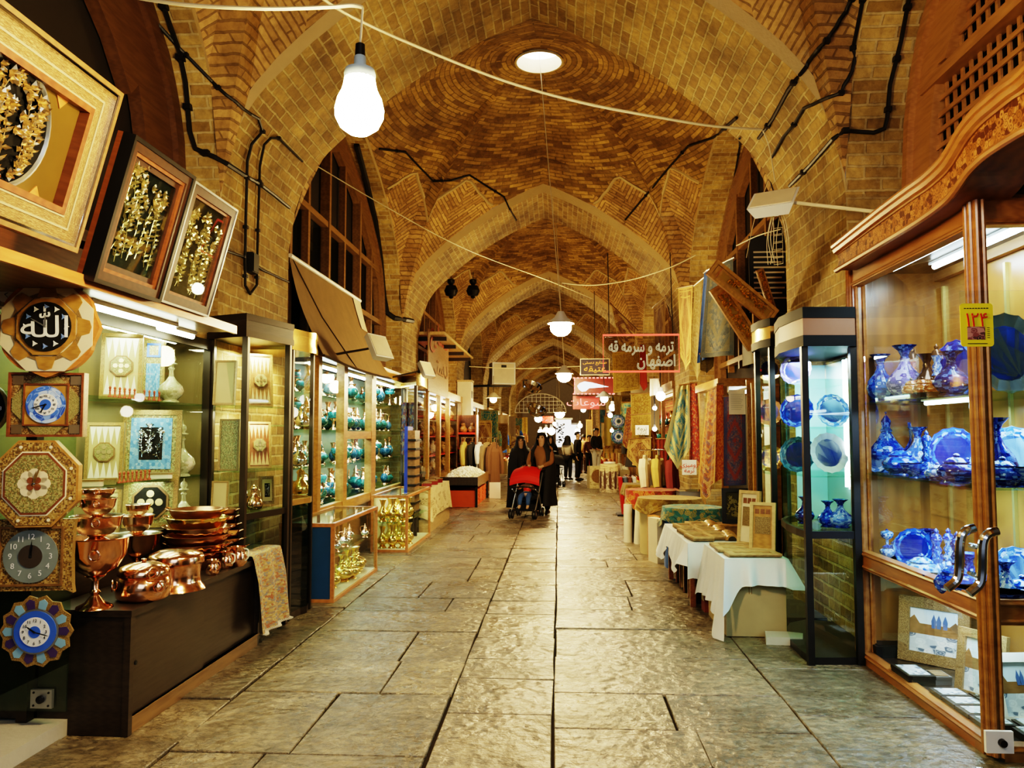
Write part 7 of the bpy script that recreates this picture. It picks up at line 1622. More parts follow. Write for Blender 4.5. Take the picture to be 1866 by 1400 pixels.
# ================================================================ HANGING LAMPS AND WIRES
def big_bulb(label, c, s, name='hanging_bulb', cord_top=None):
    t = thing(name, label, 'lamp', c)
    T = lambda pr: [(a*s, z*s) for a, z in pr]
    m = MB(); m.lathe(T([(1e-4, -46), (20, -42), (36, -30), (45, -12), (46, 4), (42, 22), (34, 38), (30, 54), (29, 62)]), n=24); m.build('globe', M_BULB, t, True)
    m = MB(); m.lathe(T([(29, 60), (30, 72), (28, 80), (18, 84), (12, 86), (11, 106), (9, 108)]), n=20); m.build('collar', plain('pale_blue_plastic', (.45, .56, .62), .35), t, 50)
    m = MB(); m.lathe(T([(10, 105), (9, 130), (3, 134)]), n=14); m.build('socket', M_BLACK, t, 50)
    if cord_top is not None: m = MB(); m.tube([(0, 0, 132*s), Vector(cord_top)-Vector(c)], .005, 6); m.build('cord', M_WIRE, t, True)
    return t
YB = 3.2; cb = aY(655, 203, YB); sB = YB/FOC; top = aY(661, 14, YB)
big_bulb('large glowing bulb hanging near the camera from a pale wire', cb, sB, cord_top=top)
def wire(label, pts, r=.006, mat=None, n=6):
    m = MB(); m.tube(smooth_path(pts, n), r, 5); return tag(m.build('overhead_wire', mat or M_WIRE, None, True), label, 'wire')
wire('thick pale wire running level from the left to the big bulb', [aY(200, -12, YB+.2), aY(330, 8, YB+.1), aY(480, 16, YB), aY(600, 13, YB), aY(640, 10, YB), top], .0085)
wire('long pale wire sagging across the arch to the right pier', [aY(578, -10, 4.6), aY(640, 30, 4.9), aY(760, 85, 5.3), aY(920, 148, 5.7), aY(1060, 187, 5.9), aY(1200, 214, 6.1), aY(1300, 230, 6.3), aY(1388, 236, 6.6)], .011)
wire('thin wire from the left arch towards the far lamp', [aY(550, 286, 8.0), aY(700, 375, 8.8), aY(850, 455, 10), aY(1000, 512, 12), aY(1080, 545, 14)], .006)
wire('thin wire from the pendant lamp to the right wall', [aY(1024, 516, 11.0), aY(1080, 520, 11), aY(1150, 510, 10.9), aY(1220, 488, 10.6), aY(1268, 465, 10.4)], .008)
wire('thin wire from the floodlight to the tilted carved panel', [aY(1342, 448, 7.9), aY(1380, 430, 7.4), aY(1422, 418, 6.9)], .006)
wire('thin string holding the front carved panel', [aY(1400, 330, 7.0), aY(1375, 400, 7.7), aY(1360, 470, 7.95)], .004)
wire('thin wire hanging from the right arch edge', [aY(1390, 238, 6.7), aY(1402, 270, 6.7), aY(1412, 330, 6.5)], .005)
wire('horizontal wire across the far passage', [aY(855, 668, 22), aY(950, 672, 22), aY(1050, 668, 22), aY(1110, 665, 21)], .012)
def pendant(label, px, py, Y, r, top, warm=True):
    c = aY(px, py, Y); t = thing('pendant_lamp', label, 'lamp', c)
    m = MB(); m.ball((0, 0, 0), r, 16, 0, (1, 1, .85)); m.build('globe', M_BULB, t, True)
    m = MB(); m.lathe([(r*1.25, r*.35), (r*1.1, r*.6), (r*.6, r*.95), (r*.3, r*1.5), (1e-4, r*1.55)], n=18, caps=False); m.build('shade', M_WHITE, t, 50)
    m = MB(); m.tube([(0, 0, r*1.5), Vector(top)-c], .006 if Y < 12 else .01, 5); m.build('cord', M_WIRE, t, True); return t
pendant('glowing pendant lamp on a long cord from the dome opening', 1022, 597, 11.05, .15, (XC, F1+AT+SY, ZO+.1))
pendant('second glowing pendant lamp down the passage', 1028, 686, 18.7, .17, (XC+.2, F1+AT+SY+P, ZO-.1))
pendant('third glowing pendant lamp down the passage', 1020, 755, 33.0, .2, (XC+.2, 33.0, ZO-.2))
pendant('fourth small glowing pendant lamp far down the passage', 1014, 772, 48.0, .22, (XC+.2, 48.0, ZO-.2))
def bulb(label, px, py, Y, r, shade=None, mat=None):
    r *= .75; c = aY(px, py, Y); t = thing('stall_bulb', label, 'lamp', c, group='small bulbs over the far stalls')
    m = MB(); m.ball((0, 0, 0), r, 12); m.build('globe', mat or M_SB, t, True)
    m = MB(); m.lathe([(r*.5, r*.8), (r*.45, r*1.8), (1e-4, r*1.9)], n=10); m.build('socket', M_WHITE, t, 50)
    if shade: m = MB(); m.lathe([(r*2.2, r*.4), (r*1.1, r*1.3), (r*.4, r*1.9)], n=16, caps=False); m.build('shade', shade, t, 50)
    m = MB(); m.tube([(0, 0, r*1.8), (.0, .05, r*1.8+.5)], .008, 5); m.build('cord', M_BLACK, t); return t
M_SB = emit('white_bulb_glow', (1, .93, .78), 25); M_SW = emit('warm_bulb_glow', (1, .80, .45), 25)
bulb('bright bulb under a wide pale shade right of the red neon board', 1101, 727, 19.5, .13, M_STEELG); bulb('bright bulb below the shaded one, right side', 1116, 743, 20.5, .12)
bulb('oval white bulb below the red neon board', 1063, 747, 23, .10); bulb('bright bulb under a yellow shade on the left beyond the shell stand', 899, 728, 23, .14, M_CREAM, M_SW)
bulb('bright bulb on the far left by the red shop sign', 981, 763, 34, .22); bulb('bulb low in the middle distance, left', 985, 787, 36, .16); bulb('bulb low in the middle distance, second from the left', 995, 784, 38, .18, None, M_SW); bulb('bulb above the white lit stall', 1005, 786, 40, .25); bulb('bulb low beside the white lit stall, warm', 993, 794, 37, .14, None, M_SW)
bulb('bulb over the crowd on the right', 1057, 776, 34, .14, None, M_SW); bulb('bulb over the crowd, larger right one', 1052, 786, 36, .16); bulb('bulb by the round blue plates', 1112, 757, 22, .09); bulb('low bulb left of the round blue plates', 1115, 785, 22.5, .07)
# strip lights of the stalls in the third right bay
for px, py, Y, lb in ((1204, 722, 13.6, 'bright lamp behind the gold hangings'), (1193, 744, 14.5, 'small lamp beside the gold hangings'), (1193, 782, 14.4, 'lower small lamp beside the gold hangings')): bulb(lb, px, py, Y, .11 if py < 730 else .055)
# ================================================================ SIGNS
def neon_tube_text(body, size, mat, parent, loc, sx=1, bev=.006, name='neon_lettering'):
    c = bpy.data.curves.new('tmp', 'FONT'); c.body = body; c.size = size; c.align_x = 'CENTER'; c.align_y = 'CENTER'; c.fill_mode = 'NONE'; c.bevel_depth = bev; c.bevel_resolution = 0; c.resolution_u = 3
    o = bpy.data.objects.new('tmp', c); COL.objects.link(o); bpy.context.view_layer.update(); me = bpy.data.meshes.new_from_object(o.evaluated_get(bpy.context.evaluated_depsgraph_get())); bpy.data.objects.remove(o); bpy.data.curves.remove(c)
    me.materials.clear(); me.materials.append(mat); t = bpy.data.objects.new(name, me); COL.objects.link(t); t.parent = parent; t.location = loc; t.rotation_euler = (PI/2, 0, 0); t.scale = (sx/max(v.co.x for v in me.vertices)/2, 1, 1); return t
def sign_base(label, q0, q1, Y, name='neon_sign'):
    a, b = aY(*q0, Y), aY(*q1, Y); c = (a+b)/2; return thing(name, label, 'sign', c), b.x-a.x, a.z-b.z
t, W, H = sign_base('large red-framed neon sign with pale outlined Persian letters over the right stalls', (1099, 611), (1238, 677), 13.0)
M_NR = emit('neon_red', (1.0, .10, .06), 2.2); M_NC = emit('neon_cream', (1, .85, .5), .55)
m = MB(); m.tube([(-W/2, 0, -H/2), (W/2, 0, -H/2), (W/2, 0, H/2), (-W/2, 0, H/2)], .017, 8, closed=True); m.build('neon_frame', M_NR, t, 50)
m = MB(); m.bx(-W/2+.03, W/2-.03, .02, .03, -H/2+.03, H/2-.03); m.build('clear_panel', glass('smoked_panel', (.84, .8, .74), .02), t)
neon_tube_text(shape('ترمه و سرمه قه'), H*.42, M_NC, t, (0, -.01, H*.17), sx=W*.86); neon_tube_text(shape('اصفهان'), H*.42, M_NC, t, (W*.2, -.01, -H*.22), sx=W*.5)
for sx in (-1, 1): m = MB(); m.tube([(sx*W*.42, 0, H/2), (sx*W*.42, .2, H/2+1.4)], .008, 5); m.build('hanging_wire', M_BLACK, t)
t, W, H = sign_base('small grey-violet sign with orange antique-shop lettering left of the big neon sign', (1057, 654), (1111, 684), 17.5, 'shop_sign')
m = MB(); m.bx(-W/2, W/2, 0, .04, -H/2, H/2); m.build('panel', plain('violet_panel_sign', (.16, .12, .20), .4), t); m = MB(); ringF(m, -W/2, W/2, -H/2, H/2, .015, -.015, 0); m.build('frame', M_GOLD, t)
M_NO = emit('neon_orange', (1, .42, .06), 1.6); text(shape('عتیقه'), H*.5, M_NO, t, (0, -.012, -H*.12), sx=1.2); text(shape('صنایع دستی'), H*.24, M_NO, t, (0, -.012, H*.27), sx=1.2)
m = MB(); m.tube([(0, .02, H/2), (0, .02, H/2+1.5)], .008, 5); m.build('hanging_wire', M_BLACK, t)
t, W, H = sign_base('dark red neon board with white comet-shaped light', (1046, 688), (1118, 719), 20.5)
m = MB(); m.bx(-W/2, W/2, 0, .06, -H/2, H/2); m.build('board', plain('dark_red_board', (.12, .01, .01), .4), t)
m = MB()
for k in range(11):
    x = lerp(-W/2, W/2, k/10); m.bx(x-.03, x+.03, -.02, 0, H/2-.03, H/2); m.bx(x-.03, x+.03, -.02, 0, -H/2, -H/2+.03)
for k in range(4): z = lerp(-H/2, H/2, (k+.5)/4); m.bx(-W/2, -W/2+.03, -.02, 0, z-.04, z+.04)
m.build('light_border', emit('neon_pink', (1, .25, .2), 3), t)
m = MB(); m.M = FRONT; m.prism([(-.42*W, 0), (-.36*W, .16*H), (-.24*W, .26*H), (-.05*W, .2*H), (.15*W, .08*H), (.38*W, -.06*H), (.1*W, -.1*H), (-.12*W, -.14*H), (-.2*W, -.3*H), (-.3*W, -.34*H), (-.38*W, -.2*H)], 0, .015); m.build('comet_light', emit('neon_white', (.85, .95, 1), 2.5), t)
t, W, H = sign_base('lower red neon board with pink Persian script', (1044, 722), (1092, 746), 21.0)
m = MB(); m.bx(-W/2, W/2, 0, .06, -H/2, H/2); m.build('board', plain('red_board', (.35, .01, .015), .4), t); text(shape('سوغات'.replace('غ', 'ع')), H*.75, MATS['neon_pink'], t, (0, -.008, 0), sx=1.3)
for x in (-.4, .4): m = MB(); m.tube([(x*W, .03, H/2), (x*W, .03, H/2+.2)], .01, 5); m.build('hanger', M_BLACK, t)
t, W, H = sign_base('small red lit shop sign in the far left distance', (988, 759), (1008, 771), 33.5, 'shop_sign'); m = MB(); m.bx(-W/2, W/2, 0, .08, -H/2, H/2); m.build('panel', plain('sign_red', (.4, .02, .015), .4), t); text(shape('ترمه'), H*.8, MATS['neon_pink'], t, (0, -.01, 0), sx=1.4)
# ================================================================ RIGHT: goods further along
p = aZ(1111, 897, 0); t = thing('patterned_pouf', 'tall cream pouf with dark arrow pattern standing in the passage', 'pouf', p); r = 18.5*p.y/FOC; h = 47*p.y/FOC
M_POUF = textile('arrow_pattern', [(.60, .52, .36), (.55, .46, .3), (.62, .56, .4), (.10, .05, .03), (.16, .08, .05)], 6, None, (6, 3))
m = MB(); m.lathe([(r*.95, 0), (r, h*.1), (r*1.02, h*.5), (r, h*.9), (r*.94, h)], n=28); m.build('body', M_POUF, t, True); m = MB(); m.lathe([(r*.94, h), (r*.7, h*1.02), (1e-4, h*1.03)], n=28); m.build('seat', M_CREAM, t, True)
m = MB()
for k in range(12):
    a = 2*PI*k/12; c_, s_ = math.cos(a)*r*1.03, math.sin(a)*r*1.03; tg = Vector((-math.sin(a), math.cos(a), 0))*r*.16; b = Vector((c_, s_, 0)); Z = lambda z: Vector((0, 0, z*h)); m.add([b+tg+Z(.5), b+Z(.95), b-tg+Z(.5), b+tg*.6+Z(.15), b-tg*.6+Z(.15)], [(0, 1, 2), (3, 0, 2, 4)])
m.build('arrow_band', plain('dark_brown_weave', (.10, .05, .03), .9), t)
t2 = thing('folded_cloth', 'white printed cloth folded on top of the patterned pouf', 'cloth', p+Vector((0, 0, h*1.03))); m = MB(); m.lathe([(r*1.04, -.16), (r*1.0, -.02), (r*.92, .03), (1e-4, .05)], n=24, lobes=7, amp=.03); m.build('cloth', M_PRINT, t2, True); m = MB(); m.lathe([(r*.6, .05), (r*.6, .09), (1e-4, .1)], n=18); m.build('fold', M_PAPER, t2, 50)
p = aZ(1087, 890, 0); t = thing('cushion_stack', 'square cream cushion with round print leaning by the patterned pouf', 'cushion', p, .3); m = MB(); m.bx(-.25, .25, -.12, .12, 0, .66); m.build('cushion', M_PRINT, t); m = MB(); m.M = FRONT; m.prism(ngon(20, .2, 0, 0, .36), .12, .13); m.build('round_print', M_WOODB, t)
M_EYE = [(1.0, M_TEALB), (.78, M_ENAML), (.5, M_DIALW), (.3, M_TEALB), (.15, M_INK)]
for px, py, lb in ((1127, 768, 'upper round blue eye-pattern plate hung by the gold hangings'), (1127, 796, 'lower round blue eye-pattern plate hung by the gold hangings')):
    t = thing('eye_plate', lb, 'plate', aY(px, py, 18.5)); 
    for k, (q, mt) in enumerate(M_EYE): m = MB(); m.lathe([(.17*q, .01*k), (.165*q, .01*k+.012), (1e-4, .01*k+.012)], (0, 0, 0), 24, axis=AXF, lobes=12 if k == 0 else 0, amp=.05); m.build('ring', mt, t, 30)
for k, (px, py, w, h, mt, lb) in enumerate(((1098, 775, 14, 60, M_TEALB, 'tall blue-green panel beyond the eye plates'), (1086, 770, 16, 70, M_KHATD, 'tall inlaid panel beyond the eye plates'), (1104, 812, 10, 50, M_KHATG, 'pale patterned panel beyond the eye plates'), (1074, 790, 12, 50, M_WOODB, 'brown panel at the edge of the crowd'))):
    Y = 32.5+k*.8; t = thing('wall_picture', lb, 'picture', aY(px, py, Y)); s = Y/FOC; m = MB(); ringF(m, -w*s/2, w*s/2, -h*s/2, h*s/2, .05, -.04, 0); m.build('frame', M_WOODG, t); m = MB(); m.bx(-w*s/2, w*s/2, -.01, .01, -h*s/2, h*s/2); m.build('panel', mt, t)
# rack of dark books with gold cover, book stack, coat stand
t = thing('bead_rack', 'low rack with golden fabric top and dark hanging strips', 'rack', (1.42, 14.6, 0)); m = MB(); m.bx(1.2, 1.78, 14.35, 14.95, .66, .7); m.build('shelf', M_WOODB, t, world=True)
for x in (1.23, 1.75):
    for y in (14.38, 14.92): m = MB(); m.bx(x-.02, x+.02, y-.02, y+.02, 0, .66); m.build('leg', M_WOODD, t, world=True)
for k in range(6): m = MB(); m.bx(1.23+.09*k, 1.29+.09*k, 14.37, 14.4, .1, .64); m.build('strip', (M_WOODR, M_BLACK)[k % 2], t, world=True)
cloth('golden fabric draped over the low bead rack', 1.19, 1.79, 14.34, 14.96, .70, lambda u: .17+.05*math.sin(u*25), 12, .012, .03, TX_GOLD, 'golden_fabric', 80)
for k, mt in enumerate((M_RED, plain('slate_cloth', (.14, .18, .24), .7), M_WOODR, M_WHITE)):
    t = thing('fabric_bolt', ('red', 'slate', 'brown', 'white')[k]+' fabric bolt leaning in the stand by the passage', 'fabric', (1.28+.09*k, 16.0, .04), rot=Euler((0, -.1, 0)), group='bolts in the stand'); m = MB(); m.bx(-.035, .035, -.16, .16, 0, .72); m.build('bolt', mt, t); m = MB(); m.tube([(0, -.16, .02), (0, -.165, .7)], .03, 8); m.build('rolled_edge', mt, t, True)
t = thing('bolt_stand', 'dark base board under the leaning fabric bolts', 'stand', (1.42, 16, 0)); m = MB(); m.bx(-.28, .28, -.24, .24, 0, .035); m.build('base_board', M_BLACK, t); m = MB(); m.bx(.24, .28, -.24, .24, .035, .5); m.build('end_board', M_BLACK, t)
t = thing('coat_stand', 'chrome stand with cream shirts beside the teal hanging cloth', 'clothes rail', (1.6, 12.9, 0)); m = MB(); m.tube([(0, 0, 0), (0, 0, 1.35)], .015, 8); m.lathe([(.2, 0), (.18, .03), (.02, .04)], n=16); m.tube([(-.3, 0, 1.35), (.3, 0, 1.35)], .012, 8); m.build('frame', M_CHROME, t, 50)
for k, (x, mt, lb) in enumerate(((-.22, M_CREAM, 'cream shirt on the chrome stand, left'), (-.02, M_MUST, 'striped ochre shirt on the chrome stand, middle'), (.2, plain('wine_cloth', (.18, .03, .03), .8), 'wine-red dress on the chrome stand, right'))): garment('hanging_shirt', lb, 'shirt', (1.6+x, 12.9, 1.27), .28, .75 if k < 2 else 1.0, mt, 1.2, d=.06)
t = thing('glass_counter', 'grey metal counter base below the white notice with red writing', 'counter', (1.9, 11.9, 0)); m = MB(); m.bx(-.16, .16, -.2, .2, 0, .78); m.build('body', M_STEELG, t); m = MB(); m.bx(-.18, .18, -.22, .22, .78, .81); m.build('top', M_CHROME, t)
# chrome bowls hung at the left
for px, py, r, lb in ((970, 702, .34, 'upper polished steel bowl hung on the left far stall'), (978, 745, .34, 'lower polished steel bowl hung on the left far stall')):
    t = thing('steel_bowl', lb, 'bowl', aY(px, py, 26), rot=Euler((.5, .4, 0))); m = MB(); m.lathe([(1e-4, -r*.75), (r*.5, -r*.66), (r*.85, -r*.38), (r, 0), (r*1.05, 0.01), (r*.97, .0), (r*.8, -r*.36), (1e-4, -r*.7)], n=24); m.build('bowl', M_CHROME, t, True); m = MB(); m.tube([(0, 0, -r*.7), (0, 0, r*.3)], .01, 5); m.build('hanging_cord', M_BLACK, t)
# ================================================================ PEOPLE
M_SKIN = plain('skin', (.50, .31, .20), .5, var=.06); M_HAIR = plain('black_hair', (.012, .009, .008), .6)
def skinned(name, nodes, edges, mat, parent, root=0, sub=1):
    me = bpy.data.meshes.new('tmp'); me.from_pydata([n[0] for n in nodes], edges, []); o = bpy.data.objects.new('tmp', me); COL.objects.link(o)
    o.modifiers.new('s', 'SKIN'); sv = me.skin_vertices[0].data
    for i, n in enumerate(nodes): sv[i].radius = (n[1], n[1] if len(n) < 3 else n[2]); sv[i].use_root = (i == root)
    sb = o.modifiers.new('b', 'SUBSURF'); sb.levels = sub; sb.render_levels = sub
    bpy.context.view_layer.update(); r = bpy.data.meshes.new_from_object(o.evaluated_get(bpy.context.evaluated_depsgraph_get())); bpy.data.objects.remove(o)
    r.materials.clear(); r.materials.append(mat); r.name = name; r.polygons.foreach_set('use_smooth', [True]*len(r.polygons)); q = bpy.data.objects.new(name, r); COL.objects.link(q); q.parent = parent; return q
def figure(label, loc, h, rz, pose, top_mat, leg_mat, hair='short', group=None, coat=False, head_turn=0, bend=0):
    """pose: joint dict in units of height; figure faces -y before rotation"""
    t = thing('person', label, 'person', loc, rz, group); J = dict(pel=(0, 0, .53), wai=(0, 0, .62), che=(0, bend*.3, .73), nec=(0, bend*.6, .835), jaw=(0, bend-.012, .885), sku=(0, bend-.004, .935), top=(0, bend+.004, .985))
    for s, k in ((-1, 'l'), (1, 'r')):
        J.update({'sh'+k: (s*.105, bend*.5, .80), 'el'+k: (s*.135, .01, .63), 'wr'+k: (s*.14, -.03, .49), 'hi'+k: (s*.05, 0, .50), 'kn'+k: (s*.055, -.01, .28), 'an'+k: (s*.055, .01, .045), 'to'+k: (s*.06, -.09, .018)})
    J.update(pose); N_ = []; E_ = []; ix = {}
    def nd(k, r, r2=None): ix[k] = len(N_); N_.append((tuple(c*h for c in J[k]), r*h, (r2 or r)*h)); return ix[k]
    nd('pel', .075, .06); nd('wai', .062, .05); nd('che', .08, .06); nd('nec', .032); nd('jaw', .042, .05); nd('sku', .05, .058); nd('top', .03, .034)
    for a, b in (('pel', 'wai'), ('wai', 'che'), ('che', 'nec'), ('nec', 'jaw'), ('jaw', 'sku'), ('sku', 'top')): E_.append((ix[a], ix[b]))
    for k in 'lr':
        nd('sh'+k, .038); nd('el'+k, .026); nd('wr'+k, .017); nd('hi'+k, .055); nd('kn'+k, .036); nd('an'+k, .024); nd('to'+k, .016)
        E_ += [(ix['che'], ix['sh'+k]), (ix['sh'+k], ix['el'+k]), (ix['el'+k], ix['wr'+k]), (ix['pel'], ix['hi'+k]), (ix['hi'+k], ix['kn'+k]), (ix['kn'+k], ix['an'+k]), (ix['an'+k], ix['to'+k])]
        d = (Vector(J['wr'+k])-Vector(J['el'+k])).normalized(); w = Vector(J['wr'+k]); sd = d.cross(Vector((0, 1, 0))); sd = sd.normalized() if sd.length > .1 else Vector((1, 0, 0)); nn = d.cross(sd).normalized(); sg = -1 if k == 'l' else 1
        J['pa'+k] = tuple(w+d*.03); nd('pa'+k, .017, .012); E_.append((ix['wr'+k], ix['pa'+k]))
        for f in range(4):
            b0 = w+d*(.05)+sd*(.012*(f-1.5)); J['f%d%s' % (f, k)] = tuple(b0); nd('f%d%s' % (f, k), .0055); b1 = b0+d*(.024+.004*(1.5-abs(f-1.5)))+nn*.008; J['g%d%s' % (f, k)] = tuple(b1); nd('g%d%s' % (f, k), .0045)
            b2 = b1+d*.008+nn*.014; J['h%d%s' % (f, k)] = tuple(b2); nd('h%d%s' % (f, k), .004); E_ += [(ix['pa'+k], ix['f%d%s' % (f, k)]), (ix['f%d%s' % (f, k)], ix['g%d%s' % (f, k)]), (ix['g%d%s' % (f, k)], ix['h%d%s' % (f, k)])]
        b0 = w+d*.018+sd*sg*.018; J['t0'+k] = tuple(b0); nd('t0'+k, .006); J['t1'+k] = tuple(b0+d*.022+sd*sg*.01+nn*.006); nd('t1'+k, .005); E_ += [(ix['wr'+k], ix['t0'+k]), (ix['t0'+k], ix['t1'+k])]
    skinned('body', N_, E_, M_SKIN, t)
    S = Vector(J['sku'])*h; hr = .057*h
    m = MB(); m.add([S+Vector(v)*h for v in ((-.007, -.05, -.008), (.007, -.05, -.008), (0, -.054, .008), (0, -.068, -.012), (0, -.05, -.02))], [(0, 3, 2), (3, 1, 2), (0, 4, 3), (4, 1, 3)])
    for s in (-1, 1): m.ball(S+Vector((s*.052, .0, -.008))*h, .012*h, 6, 0, (.5, 1, 1.3))
    m.build('nose_and_ears', M_SKIN, t, True)
    m = MB()
    for s in (-1, 1): m.ball(S+Vector((s*.02, -.049, .006))*h, .0065*h, 6); m.box(S+Vector((s*.02, -.053, .02))*h, (.02*h, .004*h, .004*h))
    m.build('eyes', M_INK, t, True); m = MB(); m.box(S+Vector((0, -.05, -.034))*h, (.022*h, .006*h, .006*h)); m.build('mouth', plain('lips', (.35, .12, .1), .5), t)
    if hair:
        m = MB(); m.grid(lambda u, v: S+Vector((math.cos(2*PI*u)*math.sin(v*1.9)*hr*1.08, (math.sin(2*PI*u)*math.sin(v*1.9)*1.12+.16)*hr, math.cos(v*(1.9 if math.sin(2*PI*u) > -.2 else 1.2))*hr*1.12+.012*h)), 20, 8); m.build('hair', M_HAIR, t, True)
    K = lambda ks, rs: [(tuple(c*h for c in J[k]), r*h) for k, r in zip(ks, rs)]
    if leg_mat:
        nod = K(['pel', 'hil', 'knl', 'anl', 'hir', 'knr', 'anr'], [.085, .066, .05, .04, .066, .05, .04]); skinned('trousers', nod, [(0, 1), (1, 2), (2, 3), (0, 4), (4, 5), (5, 6)], leg_mat, t)
    for k in 'lr':
        a, b = Vector(J['an'+k])*h, Vector(J['to'+k])*h; m = MB(); m.tube([a+Vector((0, .02*h, -.02*h)), (a+b)/2+Vector((0, 0, .0)), b+Vector((0, -.01*h, 0))], [.028*h, .028*h, .02*h], 8); m.v = [(x, y, max(z, .001)) for x, y, z in m.v]; m.build('shoe', M_BLACK, t, True)
    if top_mat:
        nod = K(['pel', 'wai', 'che', 'nec', 'shl', 'ell', 'wrl', 'shr', 'elr', 'wrr'], [.088, .078, .092, .04, .05, .036, .028, .05, .036, .028]); skinned('jacket' if coat else 'top', nod, [(0, 1), (1, 2), (2, 3), (2, 4), (4, 5), (5, 6), (2, 7), (7, 8), (8, 9)], top_mat, t)
    return t, J
M_CHAD = plain('black_chador', (.010, .009, .010), .75, var=.3)
def chador(t, h, bend=0, front=1, openw=1, hem=.03):
    tab = [(0, .0, .0, .995), (.06, .045, .05, .985), (.14, .07, .075, .94), (.22, .075, .078, .89), (.30, .10, .085, .84), (.38, .15, .10, .78), (.55, .18, .125, .58), (.8, .18, .14, .3), (1, .20, .16, hem)]
    def f(u, v):
        rx = interp([(a, b) for a, b, c, d in tab], v); ry = interp([(a, c) for a, b, c, d in tab], v); z = interp([(a, d) for a, b, c, d in tab], v)
        op = (interp([(0, .0), (.06, .5), (.14, .72), (.22, .62), (.3, .3), (.45, .42), (.6, .35), (1, .2)], v)*openw if front else .02); a = -PI/2+op+(2*PI-2*op)*u
        k = 1+.06*math.sin(u*40)*max(0, v-.3)+.05*math.sin(u*17+2)*max(0, v-.3)
        return Vector((math.cos(a)*rx*k*h, (math.sin(a)*ry*k+bend*(1-v)**2)*h, z*h))
    m = MB(); m.grid(f, 60, 30); return m.build('chador', M_CHAD, t, True)
pB = aZ(987, 941, 0); pB.y += .25; hB = (945-797)*pB.y/FOC*1.0
M_BRBL = plain('brown_blouse', (.24, .12, .05), .8, var=.2); M_DKTR = plain('dark_trousers', (.014, .013, .015), .8, var=.2)
t, J = figure('woman in open black chador and brown blouse pushing the red stroller', (pB.x, pB.y, 0), hB, -.25, dict(ell=(-.15, -.06, .64), wrl=(-.10, -.20, .60), elr=(.14, -.06, .64), wrr=(.06, -.20, .60), knl=(-.05, -.05, .28), anl=(-.05, -.02, .045), tol=(-.055, -.12, .018), anr=(.055, .07, .05), tor=(.06, -.02, .018)), M_BRBL, M_DKTR, 'short'); chador(t, hB, 0, 1, 1.25, .12)
pA = aZ(948, 930, 0); pA.y += .2; hA = (932-800)*pA.y/FOC
t, J = figure('woman in closed black chador walking behind the stroller, left one', (pA.x, pA.y, 0), hA, .1, dict(elr=(.13, -.05, .64), wrr=(.05, -.15, .60)), M_BLKC, M_DKTR, 'short'); chador(t, hA, 0, 1, .85)
pC = aZ(1003, 882, 0); hC = 87*pC.y/FOC
t, J = figure('person in black chador behind the two women, pushing a dark stroller', (pC.x, pC.y, 0), hC, .2, {}, M_BLKC, M_DKTR, 'short'); chador(t, hC, 0, 1, .8)
pD = aZ(1035, 875, 0); hD = 81*pD.y/FOC
t, J = figure('woman with cream sleeves and dark headscarf holding a dark handbag', (pD.x, pD.y, 0), hD, 2.6, dict(ell=(-.16, .0, .65), wrl=(-.15, -.06, .55)), plain('cream_blouse', (.55, .48, .38), .8), M_DKTR, None)
m = MB(); S = hD; m.grid(lambda u, v: Vector((math.cos(2*PI*u)*interp([(0, 0), (.2, .05), (.5, .07), (.7, .075), (1, .12)], v)*S, (math.sin(2*PI*u)*interp([(0, 0), (.2, .055), (.5, .075), (.7, .08), (1, .1)], v)+.012)*S, interp([(0, .995), (.2, .985), (.5, .93), (.7, .87), (1, .78)], v)*S)), 20, 8); m.build('headscarf', M_CHAD, t, True)
hb = thing('handbag', 'dark handbag hanging from the arm of the woman with cream sleeves', 'bag', (pD.x-.28, pD.y, .95*hD/1.6-.1)); m = MB(); m.prism([(-.13, -.05), (.13, -.05), (.13, .05), (-.13, .05)], -.2, 0); m.build('bag_body', M_BLACK, hb); m = MB(); m.tube(smooth_path([(-.1, 0, 0), (-.05, 0, .22), (.05, 0, .22), (.1, 0, 0)], 4), .012, 6); m.build('strap', M_BLACK, hb, True)
pE = aZ(1053, 876, 0); hE = 88*pE.y/FOC; figure('man in dark clothes standing sideways in the middle of the crowd', (pE.x, pE.y, 0), hE, 1.2, dict(wrr=(.14, -.05, .49), elr=(.14, .02, .63)), M_BLKC, M_DKTR)
pF = aZ(1063, 863, 0); hF = 70*pF.y/FOC; figure('person in tan jacket and brown trousers bending over goods, seen from behind', (pF.x, pF.y, 0), hF, 2.9, {}, plain('tan_jacket', (.38, .24, .08), .8), plain('brown_trousers', (.14, .08, .04), .8), coat=True, bend=-.06)
pG = aZ(1087, 868, 0); hG = 86*pG.y/FOC; figure('man in black sweater and white trousers at the right stalls', (pG.x, pG.y, 0), hG, .7, dict(ell=(-.15, -.02, .64), wrl=(-.08, -.10, .58)), M_BLKC, M_WHITE)
pH = aZ(1074, 864, 0); figure('person in dark clothes half hidden behind the man in white trousers', (pH.x, pH.y, 0), 70*pH.y/FOC, .3, {}, plain('maroon_top', (.12, .05, .04), .8), M_DKTR)
